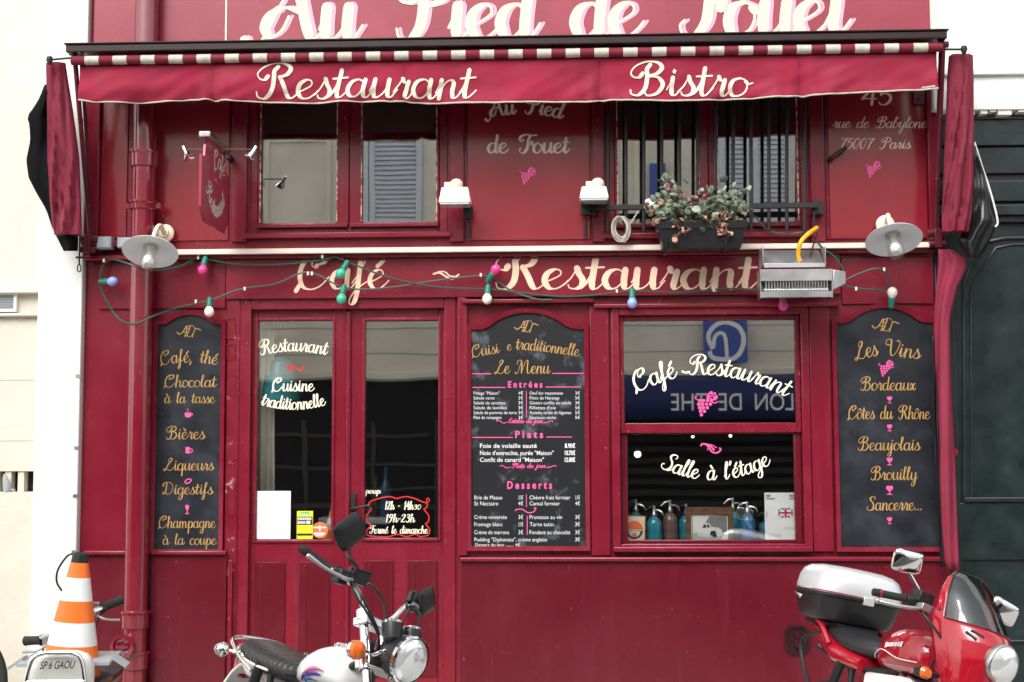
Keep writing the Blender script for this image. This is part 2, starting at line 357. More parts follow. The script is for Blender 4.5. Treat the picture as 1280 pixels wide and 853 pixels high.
# ------------------------------------------------------------------ brush script drawn as strokes
# strokes: lists of (x, y[, weight]) in x-height units; a stroke starting with 'L' is straight (no smoothing)
G = {
 'a': (1.02, [[(.74,.80),(.50,1.0),(.20,.86),(.06,.46),(.18,.08),(.40,.0),(.62,.22),(.76,.62)], [(.77,.98),(.74,.40),(.78,.06),(.92,.02),(1.06,.22),(1.16,.42)]]),
 'b': (.92, [[(.0,.30),(.20,.9),(.36,1.6),(.34,2.0),(.22,2.02),(.14,1.6),(.12,.7),(.16,.15),(.38,0),(.66,.22),(.70,.62),(.52,.90),(.72,.78),(1.0,.84)]]),
 'c': (.80, [[(.70,.76),(.60,.97),(.36,.98),(.10,.70),(.08,.32),(.28,.02),(.56,.02),(.78,.24),(.90,.42)]]),
 'd': (1.04, [[(.74,.80),(.50,1.0),(.20,.86),(.06,.46),(.18,.08),(.40,.0),(.62,.22),(.76,.70)], [(.82,2.0),(.78,1.2),(.74,.40),(.78,.06),(.92,.02),(1.06,.22),(1.16,.42)]]),
 'e': (.82, [[(.02,.30),(.36,.50),(.62,.72),(.60,.94),(.40,1.0),(.14,.76),(.08,.36),(.26,.03),(.54,.02),(.78,.24),(.92,.44)]]),
 'f': (.66, [[(-.05,.30),(.22,.80),(.46,1.55),(.50,1.92),(.38,2.02),(.27,1.7),(.24,.8),(.20,-.2),(.10,-.72),(-.06,-.84),(-.12,-.62),(.06,-.20),(.36,.16),(.60,.36)]]),
 'g': (.98, [[(.74,.80),(.50,1.0),(.20,.86),(.06,.46),(.18,.08),(.40,.0),(.62,.22),(.76,.62)], [(.78,.98),(.74,.3),(.70,-.4),(.52,-.82),(.26,-.80),(.24,-.52),(.55,-.15),(.90,.12),(1.08,.40)]]),
 'h': (1.00, [[(.0,.30),(.22,.95),(.36,1.65),(.33,2.0),(.22,1.95),(.17,1.3),(.14,.0)], [(.14,.25),(.34,.80),(.56,.99),(.70,.84),(.68,.36),(.74,.04),(.88,.03),(1.02,.24),(1.10,.40)]]),
 'i': (.52, [[(.0,.32),(.14,.68),(.22,.98)],[(.22,.98),(.20,.40),(.24,.06),(.38,.02),(.52,.22),(.62,.42)], ['D',(.26,1.42)]]),
 'j': (.50, [[(.0,.32),(.14,.68),(.24,.98)],[(.24,.98),(.22,.3),(.18,-.4),(.02,-.82),(-.22,-.80),(-.22,-.52),(.08,-.15),(.40,.14),(.58,.40)], ['D',(.28,1.42)]]),
 'l': (.56, [[(.0,.30),(.24,.90),(.42,1.60),(.42,1.95),(.28,2.02),(.20,1.6),(.16,.70),(.20,.10),(.34,.0),(.50,.18),(.62,.42)]]),
 'm': (1.50, [[(.0,.32),(.12,.70),(.20,.98)],[(.20,.98),(.18,.5),(.16,.0)], [(.17,.35),(.36,.84),(.54,.99),(.66,.84),(.64,.0)], [(.65,.35),(.84,.84),(1.02,.99),(1.16,.84),(1.14,.36),(1.20,.04),(1.34,.03),(1.48,.22),(1.60,.42)]]),
 'n': (1.02, [[(.0,.32),(.12,.70),(.20,.98)],[(.20,.98),(.18,.5),(.16,.0)], [(.17,.35),(.36,.82),(.58,.99),(.72,.84),(.70,.36),(.76,.04),(.90,.03),(1.02,.22),(1.14,.42)]]),
 'o': (.86, [[(.46,1.0),(.18,.86),(.06,.46),(.16,.08),(.40,.0),(.66,.16),(.78,.52),(.68,.88),(.46,1.0)], [(.70,.82),(.84,.68),(1.0,.74)]]),
 'p': (.98, [[(.0,.32),(.14,.72),(.24,1.02)],[(.24,1.02),(.21,.3),(.18,-.85)], [(.22,.45),(.36,.86),(.58,1.0),(.76,.80),(.78,.40),(.62,.06),(.42,.02),(.30,.12)], [(.62,.06),(.84,.12),(1.06,.42)]]),
 'q': (.98, [[(.74,.80),(.50,1.0),(.20,.86),(.06,.46),(.18,.08),(.40,.0),(.62,.22),(.76,.62)], [(.78,.98),(.75,.2),(.72,-.85)], [(.72,-.2),(.90,.10),(1.06,.42)]]),
 'r': (.74, [[(-.02,.28),(.16,.66),(.30,1.06)],[(.30,1.06),(.38,.86),(.56,.84)],[(.56,.88),(.50,.50),(.46,.14),(.56,.0),(.70,.12),(.86,.42)]]),
 's': (.72, [[(-.04,.20),(.20,.58),(.38,1.08)],[(.38,1.08),(.46,.78),(.60,.48),(.58,.16),(.38,.0),(.16,.04),(.10,.20)], [(.38,.0),(.64,.10),(.84,.42)]]),
 't': (.62, [[(.0,.30),(.16,.70),(.28,1.20)],[(.30,1.66),(.26,.90),(.22,.30),(.28,.03),(.42,.02),(.56,.20),(.70,.42)], ['T',(-.02,1.10),(.62,1.14)]]),
 'u': (1.04, [[(.0,.32),(.10,.64),(.18,.98)],[(.18,.98),(.16,.40),(.20,.06),(.38,.02),(.60,.26),(.76,.70)], [(.78,.98),(.75,.40),(.80,.06),(.94,.02),(1.06,.20),(1.18,.42)]]),
 'v': (.86, [[(.0,.5),(.10,.85),(.24,.96),(.32,.5),(.40,.04),(.62,.35),(.70,.80),(.66,1.0),(.90,.82)]]),
 'x': (.86, [[(.0,.55),(.12,.9),(.24,.94),(.40,.52),(.56,.08),(.70,.04),(.88,.34)], [(.80,.92),(.62,.88),(.24,.14),(.06,.06)]]),
 'y': (.98, [[(.0,.32),(.10,.64),(.18,.98)],[(.18,.98),(.16,.40),(.22,.06),(.40,.02),(.60,.26),(.76,.70)], [(.78,.98),(.74,.3),(.70,-.4),(.52,-.82),(.26,-.80),(.24,-.52),(.55,-.15),(.90,.12),(1.08,.40)]]),
 'A': (1.75, [[(.62,.95),(.36,.72),(.26,.36),(.44,.10),(.72,.30),(.90,.72)], [(-.28,.0),(-.20,-.22),(.02,-.22),(.34,.30),(.70,1.2),(1.06,2.12)], [(1.06,2.12),(1.22,1.2),(1.42,.30),(1.56,.03),(1.74,.14),(1.86,.40)], [(.62,.95),(.90,.98),(1.30,.80)]]),
 'B': (1.62, [[(.56,1.28),(.42,1.02),(.18,1.04),(.06,1.36),(.26,1.82),(.70,2.10),(1.16,2.02),(1.34,1.66),(1.16,1.26),(.86,1.10),(1.24,.98),(1.44,.58),(1.22,.10),(.84,-.04),(.70,.14)], [(.84,1.88),(.72,1.56),(.76,1.0),(.70,.36),(.44,-.02),(.16,.04),(.10,.30)]]),
 'C': (1.50, [[(.86,1.30),(.76,1.16),(.62,1.36),(.74,1.84),(1.04,2.08),(1.24,1.90),(1.18,1.52),(.98,1.38)], [(.98,2.06),(.60,1.98),(.24,1.40),(.12,.70),(.28,.12),(.66,-.04),(1.08,.16),(1.42,.62)], [(.20,.30),(.06,.02),(.0,-.12)]]),
 'D': (1.70, [[(.62,1.98),(.60,1.2),(.52,.40),(.30,.06),(.08,.10),(.16,.34),(.48,.22),(.86,.0),(1.28,.24),(1.52,.90),(1.40,1.60),(1.0,2.04),(.50,2.06),(.14,1.76),(.10,1.40),(.30,1.26),(.46,1.46)]]),
 'E': (1.25, [[(1.0,1.70),(1.06,1.98),(.80,2.10),(.46,1.92),(.40,1.52),(.60,1.20),(.84,1.14)], [(.84,1.14),(.46,1.12),(.14,.78),(.16,.26),(.50,-.02),(.88,.10),(1.18,.44)]]),
 'F': (1.35, [[(1.62,2.06),(1.20,2.02),(.64,2.12),(.22,1.92),(.06,1.56),(.20,1.26),(.40,1.36),(.42,1.54)], [(1.02,1.96),(.88,1.5),(.86,.90),(.78,.36),(.50,-.02),(.20,.04),(.10,.30),(.22,.46)], [(.84,1.02),(1.10,1.02),(1.20,1.16)], [(1.20,1.16),(1.22,1.0),(1.18,.84)]]),
 'L': (1.45, [[(.68,1.32),(.60,1.60),(.74,1.98),(1.0,2.06),(1.10,1.82),(.94,1.44),(.62,.90),(.40,.36),(.14,-.02),(-.04,-.06),(-.10,.12),(.10,.22),(.50,.08),(.90,-.04),(1.20,.10),(1.40,.42)]]),
 'M': (2.35, [[(-.10,.16),(.0,-.04),(.20,.0),(.40,.5),(.62,1.3),(.76,1.9)], [(.20,1.30),(.08,1.54),(.20,1.92),(.50,2.08),(.76,1.90)], [(.76,1.90),(.84,1.1),(.86,.08)], [(.86,.08),(1.10,.9),(1.34,1.7),(1.60,2.06),(1.74,1.86)], [(1.74,1.9),(1.72,1.0),(1.80,.16),(1.98,.0),(2.18,.14),(2.34,.42)]]),
 'P': (1.50, [[(.50,1.44),(.42,1.16),(.20,1.16),(.06,1.44),(.24,1.86),(.66,2.12),(1.12,2.06),(1.38,1.70),(1.26,1.22),(.90,1.0),(.72,1.10)], [(.86,1.92),(.74,1.5),(.78,.95),(.70,.34),(.44,-.02),(.16,.04),(.08,.30)]]),
 'R': (1.72, [[(.46,1.22),(.34,.98),(.12,1.06),(.02,1.40),(.22,1.84),(.66,2.12),(1.12,2.08),(1.38,1.78),(1.28,1.36),(.98,1.14)], [(.84,1.88),(.70,1.56),(.74,1.0),(.68,.36),(.42,-.02),(.14,.04),(.06,.30)], [(.98,1.14),(1.18,.66),(1.36,.14),(1.52,.0),(1.70,.14),(1.86,.40)]]),
 'S': (1.30, [[(1.10,1.62),(1.20,1.90),(.98,2.10),(.64,2.02),(.46,1.70),(.60,1.36),(.90,1.02),(1.02,.56),(.84,.14),(.46,-.04),(.10,.14),(.06,.44),(.24,.52)], [(.66,-.02),(1.0,.06),(1.34,.42)]]),
 'V': (1.55, [[(.42,1.30),(.26,1.20),(.06,1.38),(.06,1.78),(.34,2.08),(.58,1.94)], [(.58,1.98),(.62,1.2),(.70,.36),(.90,.0),(1.20,.30),(1.46,1.10),(1.50,1.76),(1.36,2.0),(1.20,1.90)]]),
 '0': (1.0, [[(.48,1.9),(.16,1.5),(.10,.7),(.24,.1),(.46,.0),(.74,.4),(.80,1.2),(.68,1.76),(.48,1.9)]]),
 '1': (.70, [[(.14,1.5),(.30,1.66),(.44,1.92)],[(.44,1.92),(.38,1.0),(.34,.0)]]),
 '2': (1.0, [[(.12,1.40),(.26,1.80),(.54,1.92),(.76,1.62),(.64,1.10),(.30,.50),(.06,.08)], [(.06,.10),(.30,.20),(.60,.02),(.88,.20)]]),
 '3': (.95, [[(.16,1.66),(.40,1.92),(.70,1.76),(.66,1.30),(.36,1.06),(.68,.90),(.76,.44),(.50,.02),(.20,.04),(.08,.30)]]),
 '4': (1.0, [[(.56,1.92),(.36,1.2),(.06,.62)], ['L',(.06,.62),(.92,.62)], ['L',(.70,1.30),(.64,.0)]]),
 '5': (.95, [[(.30,1.84),(.24,1.4),(.20,1.06)],[(.20,1.06),(.46,1.18),(.74,.96),(.76,.46),(.50,.02),(.20,.02),(.08,.26)], ['T',(.28,1.84),(.84,1.88)]]),
 '7': (.90, [[(.10,1.60),(.16,1.86),(.46,1.80),(.82,1.88)],[(.82,1.88),(.56,1.2),(.40,.5),(.34,.0)]]),
 '9': (1.0, [[(.76,1.5),(.56,1.90),(.26,1.80),(.14,1.36),(.30,1.0),(.56,1.08),(.76,1.5)], [(.78,1.80),(.70,1.0),(.50,.3),(.24,.0)]]),
 ',': (.45, [[(.20,.12),(.22,-.05),(.08,-.34)]]),
 '.': (.42, [['D',(.2,.1)]]),
 "'": (.40, [[(.24,2.0),(.24,1.85),(.12,1.58)]]),
 '-': (.70, [['T',(.12,.72),(.56,.78)]]),
 '~': (1.7, [[(.0,.72),(.34,.92),(.72,.68),(1.06,.36),(1.5,.60)], [(.45,1.0),(.72,.92),(1.0,.66),(1.30,.58)]]),
 ' ': (1.0, []),
}
ACC = {'é': ('e', [[(.62,1.66),(.50,1.44),(.36,1.24)]]), 'è': ('e', [[(.22,1.66),(.36,1.44),(.52,1.26)]]), 'à': ('a', [[(.26,1.66),(.40,1.44),(.56,1.26)]]), 'ô': ('o', [[(.18,1.26),(.42,1.58)], [(.42,1.58),(.72,1.26)]])}
for k, (b, st) in ACC.items(): G[k] = (G[b][0], G[b][1] + st)

def glyph_run(txt, gap=1.0):
    """returns strokes of the whole line in x-height units and its width"""
    x = 0; out = []
    for ch in txt:
        adv, st = G[ch]
        for s in st:
            kind = s[0] if isinstance(s[0], str) else ''
            pts = [(p[0] + x, p[1]) for p in (s[1:] if kind else s)]
            out.append((kind, pts))
        x += adv * gap
    return out, x

def lift(v): return v if v <= 1 else 1 + (v - 1) * .80

class Ink:
    """collects brush strokes as a thin raised film of paint on a surface"""
    def __init__(s, place): s.mb = MB(); s.marks = []; s.place = place; s.k = 0; s.mb.sharp = 180
    def ribbon(s, pts, ws):
        n = len(pts); L = []; Rr = []; s.k += 1
        for i in range(n):
            a = pts[max(i - 1, 0)]; b = pts[min(i + 1, n - 1)]
            dx, dy = b[0] - a[0], b[1] - a[1]; q = math.hypot(dx, dy) or 1
            nx, ny = -dy / q, dx / q; w = ws[i] / 2
            off = .0008 + .00013 * (s.k % 7) + .0008 * i / max(n, 1)
            L.append(s.place(pts[i][0] + nx * w, pts[i][1] + ny * w, off)); Rr.append(s.place(pts[i][0] - nx * w, pts[i][1] - ny * w, off))
        s.mb.add(L + Rr, [(i, i + 1, n + i + 1, n + i) for i in range(n - 1)])
    def dot(s, x, y, r, n=12):
        s.k += 1; off = .0012 + .0001 * (s.k % 7)
        s.mb.add([s.place(x + r * math.cos(2 * math.pi * k / n), y + r * math.sin(2 * math.pi * k / n), off) for k in range(n)], [tuple(range(n))])
    def poly(s, pts):
        s.k += 1; off = .0012 + .00015 * (s.k % 9)
        s.mb.add([s.place(x, y, off) for x, y in pts], [tuple(range(len(pts)))])
    def line(s, pts, w, n=5):
        q = [(p.x, p.y) for p in catmull([(a, b, 0) for a, b in pts], n)]
        s.ribbon(q, [w] * len(q))
    def text(s, txt, x0, x1, base, xh, thick=.24, thin=.08, slant=.10, gap=1.0, arc=None):
        """lay a line between pixel columns x0 and x1; arc(t) lifts the base line"""
        s.marks.append((len(s.mb.f), len(s.mb.v)))
        st, W = glyph_run(txt, gap)
        xs = [p[0] + p[1] * slant for _, pp in st for p in pp]
        lo, hi = min(xs), max(xs); kx = (x1 - x0) / (hi - lo)
        def tr(p):
            u = x0 + (p[0] + p[1] * slant - lo) * kx
            if arc is None: return (u, base - lift(p[1]) * xh)
            ub = x0 + (p[0] - lo) * kx; t = (ub - x0) / (x1 - x0); e = .01
            dz = (arc(t + e) - arc(t - e)) / (2 * e) / (x1 - x0)
            a = math.atan(dz); hgt = lift(p[1]) * xh; sl = p[1] * slant * kx
            return (ub + sl * math.cos(a) - hgt * math.sin(a) * -1 * -1, base - arc(t) - hgt * math.cos(a) - sl * math.sin(a))
        for kind, pp in st:
            if kind == 'D':
                u, v = tr(pp[0]); r = max(thick * .62, .13) * xh
                s.poly([(u + r * .8, v - r * .3), (u + r * .2, v + r), (u - r * .8, v + r * .3), (u - r * .2, v - r)]); continue
            if kind in 'LT' and kind:
                q = [(pp[0][0] + (pp[-1][0] - pp[0][0]) * i / 4, pp[0][1] + (pp[-1][1] - pp[0][1]) * i / 4) for i in range(5)]
            else:
                q = [(p.x, p.y) for p in catmull([(a, b, 0) for a, b in pp], 7)]
            ws = []
            for i in range(len(q)):
                a = q[max(i - 1, 0)]; b = q[min(i + 1, len(q) - 1)]
                dx, dy = b[0] - a[0], b[1] - a[1]; l = math.hypot(dx, dy) or 1
                f = max(0, -dy / l) ** 1.3
                ws.append((thin + (thick - thin) * f) * xh)
            for _ in range(2):
                ws = [(ws[max(i - 1, 0)] + ws[i] * 2 + ws[min(i + 1, len(ws) - 1)]) / 4 for i in range(len(ws))]
            if kind == 'T': ws = [max(thin * 1.15, .10) * xh] * len(q)
            t = [tr(p) for p in q]
            s.ribbon(t, ws)
            s.dot(*t[0], ws[0] / 2, 8); s.dot(*t[-1], ws[-1] / 2, 8)
    def build(s, name, m, parent):
        '''one mesh for each line of writing'''
        cuts = [(0, 0)] + [c for c in s.marks if c[0]] + [(len(s.mb.f), len(s.mb.v))]; out = []
        for (f0, v0), (f1, v1) in zip(cuts, cuts[1:]):
            if f1 == f0: continue
            q = MB(); q.v = s.mb.v[v0:v1]; q.f = [[i - v0 for i in f] for f in s.mb.f[f0:f1]]; q.m = [0] * len(q.f)
            out.append(q.build(name, m, parent, smooth=False))
        return out

def on_plane(y):
    return lambda px, py, off: P(px, py, y - off)

def flat_text(name, txt, px0, px1, base, h, y, m, parent, bold=0.0):
    """plain sans lettering from the built-in face, fitted between two columns"""
    cu = bpy.data.curves.new(name, 'FONT'); cu.body = txt; cu.offset = bold; cu.resolution_u = 3
    t = bpy.data.objects.new(name, cu); COL.objects.link(t)
    bpy.context.view_layer.update()
    me = bpy.data.meshes.new_from_object(t.evaluated_get(bpy.context.evaluated_depsgraph_get()))
    bpy.data.objects.remove(t)
    xs = [v.co.x for v in me.vertices]; lo, hi = min(xs), max(xs)
    for v in me.vertices:
        v.co = P(px0 + (v.co.x - lo) / (hi - lo) * (px1 - px0), base - v.co.y / .73 * h, y - .0015)
    me.materials.clear(); me.materials.append(m)
    return me
def text_block(name, me_list, m, parent):
    bm = bmesh.new()
    for me in me_list: bm.from_mesh(me)
    out = bpy.data.meshes.new(name); bm.to_mesh(out); bm.free()
    out.materials.append(m)
    o = bpy.data.objects.new(name, out); COL.objects.link(o); o.parent = parent
    for f in out.polygons: f.material_index = 0
    return o
# ------------------------------------------------------------------ ground
def slab(name, x0, x1, y0, y1, z0, z1, m, bev=0):
    b = MB(); b.box(x0, x1, y0, y1, z0, z1); o = b.build(name, m, None, bevel=bev); o['kind'] = 'structure'; return o
slab('ground', -60, 60, -60, 60, -.40, -.16, M['road'])
slab('road', -60, 60, -10.6, -4.4, -.159, -.13, M['road'])
slab('pavement', -60, 60, -4.2, .3, -.158, 0, M['pave'])
slab('kerb', -60, 60, -4.4, -4.203, -.158, .004, M['kerb'], .01)
slab('pavement', -60, 60, -13.2, -10.8, -.158, 0, M['pave'])
slab('kerb', -60, 60, -10.797, -10.603, -.158, .004, M['kerb'], .01)
moss = MB(); moss.box(-5.6, P(36, 800, -.1).x, -.62, -.1, .002, .03); mo = moss.build('moss', M['moss']); tag(mo, kind='stuff')

# ------------------------------------------------------------------ the red restaurant
B = thing('restaurant_building', 'crimson painted two storey restaurant front with glazed doors and shop window', 'restaurant')
def wall_grid(mb, x0, x1, z0, z1, y, depth, holes):
    xs = sorted({x0, x1} | {h[0] for h in holes} | {h[1] for h in holes}); zs = sorted({z0, z1} | {h[2] for h in holes} | {h[3] for h in holes})
    for i in range(len(xs) - 1):
        for k in range(len(zs) - 1):
            cx, cz = (xs[i] + xs[i + 1]) / 2, (zs[k] + zs[k + 1]) / 2
            if any(h[0] < cx < h[1] and h[2] < cz < h[3] for h in holes): continue
            mb.add([(xs[i], y, zs[k]), (xs[i + 1], y, zs[k]), (xs[i + 1], y, zs[k + 1]), (xs[i], y, zs[k + 1])], [(0, 1, 2, 3)])
    for h in holes:
        a, b, c, d = h
        for q in (((a, c), (a, d)), ((b, d), (b, c)), ((a, d), (b, d)), ((b, c), (a, c))):
            (p, r), (s_, t) = q
            mb.add([(p, y, r), (s_, y, t), (s_, y + depth, t), (p, y + depth, r)], [(0, 1, 2, 3)])
WX0, WX1 = P(104, 500).x, P(1172, 500).x
BX0, BX1 = P(1172, 60).x, 0
H_UP1 = rect(313, 80, 560, 293); H_UP2 = rect(757, 80, 1010, 293)
H_DOOR = rect(297, 372, 570, 880); H_SHOP = rect(768, 388, 1010, 690)
H_DOOR = (H_DOOR[0], H_DOOR[1], .16, H_DOOR[3])
w = MB(); wall_grid(w, WX0, WX1, 0, 6.0, 0, .28, [H_UP1, H_UP2, H_DOOR, H_SHOP])
w.build('wall', M['red'], B, smooth=False)
w = MB(); w.box(WX0, WX1, .28, 8, 6.0, 6.3); w.box(WX0, WX0 + .1, .29, 8, 0, 5.99); w.box(WX1 - .1, WX1, .29, 8, 0, 5.99); w.build('roof', M['stone'], B)
# dark rooms behind the glass
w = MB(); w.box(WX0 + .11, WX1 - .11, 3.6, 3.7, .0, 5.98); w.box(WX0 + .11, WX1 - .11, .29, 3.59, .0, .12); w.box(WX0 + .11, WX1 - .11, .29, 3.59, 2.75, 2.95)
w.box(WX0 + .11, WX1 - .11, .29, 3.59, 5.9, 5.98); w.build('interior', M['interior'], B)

def bx(name, px0, py0, px1, py1, y0, y1, m, parent=None, bev=.004):
    x0, x1, z0, z1 = rect(px0, py0, px1, py1, y0); b = MB(); b.box(x0, x1, y0, y1, z0, z1)
    return b.build(name, m, parent or B, bevel=bev)
def frame_mb(mb, x0, x1, z0, z1, t, y0, y1, tb=None, tt=None):
    """four rails butted together"""
    tb = tb or t; tt = tt or t
    mb.box(x0, x0 + t, y0, y1, z0, z1); mb.box(x1 - t, x1, y0, y1, z0, z1)
    mb.box(x0 + t, x1 - t, y0, y1, z0, z0 + tb); mb.box(x0 + t, x1 - t, y0, y1, z1 - tt, z1)

# upper pilasters, panels and mouldings
def pil(name, px0, px1, py0, py1, y, m=M['red'], bev=.006): return bx(name, px0, py0, px1, py1, y, -.001, m, None, bev)
pil('pilaster', 104, 124, 60, 312, -.05)
pil('pilaster', 290, 309, 60, 302, -.035)
pil('pilaster', 562, 580, 60, 302, -.035)
pil('pilaster', 740, 755, 60, 302, -.035)
pil('pilaster', 1012, 1030, 60, 302, -.035)
pil('pilaster', 1160, 1172, 60, 312, -.05)
bx('wall_panel', 188, 60, 287, 301, -.012, -.001, M['red_panel'])
bx('wall_panel', 127, 60, 160, 298, -.012, -.001, M['red_panel'])
mid = bx('wall_panel', 584, 60, 737, 300, -.012, -.001, M['red_panel'])
adr = bx('wall_panel', 1035, 60, 1157, 297, -.012, -.001, M['red_panel'])
st = MB()
for px in (1033,): 
    x0, x1, z0, z1 = rect(px - .8, 60, px + .8, 297, -.02); st.box(x0, x1, -.02, -.001, z0, z1)
x0, x1, z0, z1 = rect(1033, 296, 1158, 298, -.02); st.box(x0, x1, -.02, -.001, z0, z1)
st.build('edge_bead', M['red_worn'], B)

def upper_window(px0, px1, mull, name_y=60):
    """double casement: frame, two leaves with panes, drip rail"""
    x0, x1, z0, z1 = rect(px0, 60, px1, 295, .03)
    f = MB(); frame_mb(f, x0, x1, z0, z1, .055, .02, .12); wo = f.build('window', M['red_bright'], B, bevel=.004)
    mx0, mx1, _, _ = rect(mull[0], 100, mull[1], 200, .03); mc = (mx0 + mx1) / 2
    for a, b in ((x0 + .056, mc - .002), (mc + .002, x1 - .056)):
        f = MB(); t = .075 if a < mc and b < mc else .075
        tl = .02 if a < mc - .2 and b < mc else (mx1 - mx0) / 2
        tr = (mx1 - mx0) / 2 if b < mc else .02
        f.box(a, a + tl, .012, .06, z0 + .056, z1 - .056); f.box(b - tr, b, .012, .06, z0 + .056, z1 - .056)
        f.box(a + tl, b - tr, .012, .06, z0 + .056, z0 + .085); f.box(a + tl, b - tr, .012, .06, z1 - .10, z1 - .056)
        f.box(a + .004, b - .004, -.012, .011, z0 + .050, z0 + .075)
        f.build('sash', M['red'], wo, bevel=.004)
        g = MB(); g.box(a + tl - .004, b - tr + .004, .040, .044, z0 + .08, z1 - .09); g.build('pane', M['pane_up'], wo, smooth=False)
        e = MB()      # worn putty edges on the jambs
        for q in (a + tl - .006, b - tr + .001): e.box(q, q + .006, .008, .03, z0 + .09, z1 - .11)
        [q.build('putty_edge', M['edge'], wo) for q in islands(e)]
    s = MB(); s.box(x0 - .03, x1 + .03, -.05, .02, z0 - .022, z0 + .012); s.build('sill', M['red'], wo, bevel=.006)
    return wo
M['edge'] = mat('flaking cream edge', (.30, .02, .04), .5, dirt=(.72, .55, .42, .47, .05, 1), dscale=28)
win_a = upper_window(313, 560, (422, 453)); win_b = upper_window(757, 1010, (872, 896))

# long cream ledge between the storeys
l = MB(); x0, x1, z0, z1 = rect(196, 303, 1163, 313, -.10)
l.box(x0, x1, -.105, -.001, z0 - .004, z0 + .028); l.box(x0, x1, -.125, -.106, z0 - .010, z0 + .012)
l.build('ledge', M['ledge'], B, bevel=.004)
l = MB(); x0, x1, z0, z1 = rect(106, 314, 1166, 321, -.06); l.box(x0, x1, -.075, -.001, z0, z1 - .002); l.build('cornice', M['red'], B, bevel=.008)
l = MB(); x0, x1, z0, z1 = rect(124, 302, 196, 309, -.06); l.box(x0, x1, -.08, -.001, z0, z1); l.build('cornice', M['red'], B, bevel=.008)

# ground floor pilasters and mouldings
bx('fascia', 124, 322, 282, 386, -.018, -.001, M['red'])
bx('fascia', 1052, 322, 1166, 380, -.018, -.001, M['red'])
pl = pil('pilaster', 281, 297, 372, 850, -.022, M['red_worn'])
chips = MB()
for k, (z, hgt) in enumerate(((398, 26), (430, 20), (605, 40))):
    x0, x1, z0, z1 = rect(283, z, 294, z + hgt, -.03); frame_mb(chips, x0, x1, z0, z1, .006, -.027, -.0221)
[q_.build('old_hinge_patch', M['red_worn'], pl) for q_ in (chips,)]
pil('pilaster', 572, 584, 372, 695, -.045, M['red'])
pil('pilaster', 738, 762, 383, 695, -.03, M['red'])
pil('pilaster', 1014, 1040, 383, 690, -.03, M['red'])
c = MB()
for a, b, y in ((577, 742, 374), (742, 1050, 379)):
    x0, x1, z0, z1 = rect(a, y, b, y + 5, -.06); c.box(x0, x1, -.07 if a < 600 else -.062, -.001, z0, z1)
[q.build('cornice', M['red'], B, bevel=.006) for q in islands(c)]

# plinth
def dado(px0, px1, py, y):
    x0, x1, z0, z1 = rect(px0, py, px1, 880, y); b = MB(); b.box(x0, x1, y, -.001, 0, z1); o = b.build('plinth', M['red_dark'], B, bevel=.004)
    b = MB(); b.box(x0, x1, y - .028, -.001, z1 + .001, z1 + .028); b.build('plinth_rail', M['red'], B, bevel=.008)
dado(104, 186, 694, -.03); dado(187, 282, 694, -.045); dado(575, 1190, 702, -.04)
bx('plinth_edge', 284, 700, 289, 880, -.06, -.046, M['red'])

# ------------------------------------------------------------------ double door
dx0, dx1, dz0, dz1 = rect(297, 372, 570, 850, .0); dz0 = .17
f = MB(); t = .075
f.box(dx0, dx0 + t, -.012, .10, dz0, dz1); f.box(dx1 - t, dx1, -.012, .10, dz0, dz1); f.box(dx0 + t, dx1 - t, -.012, .10, dz1 - t, dz1)
f.build('door_frame', M['red_bright'], B, bevel=.006)
s = MB(); s.box(dx0 - .05, dx1 + .05, -.30, .3, .0, .165); s.build('doorstep', M['plank'], B, bevel=.006)
_, dmid, _, _ = rect(0, 500, 434, 700, .04)
def door(px0, px1, gl, yb=.05):
    a, b, z0, z1 = rect(px0, 386, px1, 840, .035); z0 = .18
    g = rect(*gl, .035); d = MB(); y0, y1 = .035, .085
    d.box(a, g[0], y0, y1, z0, z1); d.box(g[1], b, y0, y1, z0, z1); d.box(g[0], g[1], y0, y1, g[3], z1); d.box(g[0], g[1], y0, y1, z0, g[2])
    do = d.build('door', M['red'], B, bevel=.004)
    e = MB(); frame_mb(e, g[0] - .018, g[1] + .018, g[2] - .018, g[3] + .018, .018, .022, .034); e.build('glazing_bead', M['red_bright'], do, bevel=.004)
    p = MB(); p.box(g[0] - .003, g[1] + .003, .055, .060, g[2] - .003, g[3] + .003); p.build('pane', M['pane_door'], do, smooth=False)
    wd = (g[1] - g[0]) / 2
    for k in range(2):
        q0 = g[0] + k * wd + (.0 if k == 0 else .04); q1 = q0 + wd - .05
        b2 = MB(); b2.box(q0, q1, .022, .0345, z0 + .10, g[2] - .14); b2.box(q0 + .03, q0 + .05, .018, .0215, z0 + .12, g[2] - .16)
        b2.build('door_panel', M['red_dark'], do, bevel=.004)
    return do
door_l = door(309, 432, (321, 401, 415, 675)); door_r = door(434, 559, (456, 401, 548, 673))
k = MB(); x0, x1, z0, z1 = rect(430, 388, 439, 840, .02); k.lathe([(.016, 0), (.016, z1 - .20)], ((x0 + x1) / 2, .026, .19), seg=12); k.build('meeting_rail', M['red_bright'], door_r)
hd = MB(); a = P(441, 636, .0)
hd.box(a.x - .014, a.x + .014, .012, .021, a.z - .12, a.z + .10)
hd.tube([(a.x, .02, a.z), (a.x, -.045, a.z), (a.x + .06, -.055, a.z + .012), (a.x + .10, -.05, a.z + .018), (a.x + .115, -.05, a.z), (a.x + .10, -.05, a.z - .014)], .008, 8, 5)
hd.lathe([(.02, 0), (.012, .03)], (a.x, .012, a.z), (0, -1, 0), 12)
hd.build('handle', M['iron'], door_r)

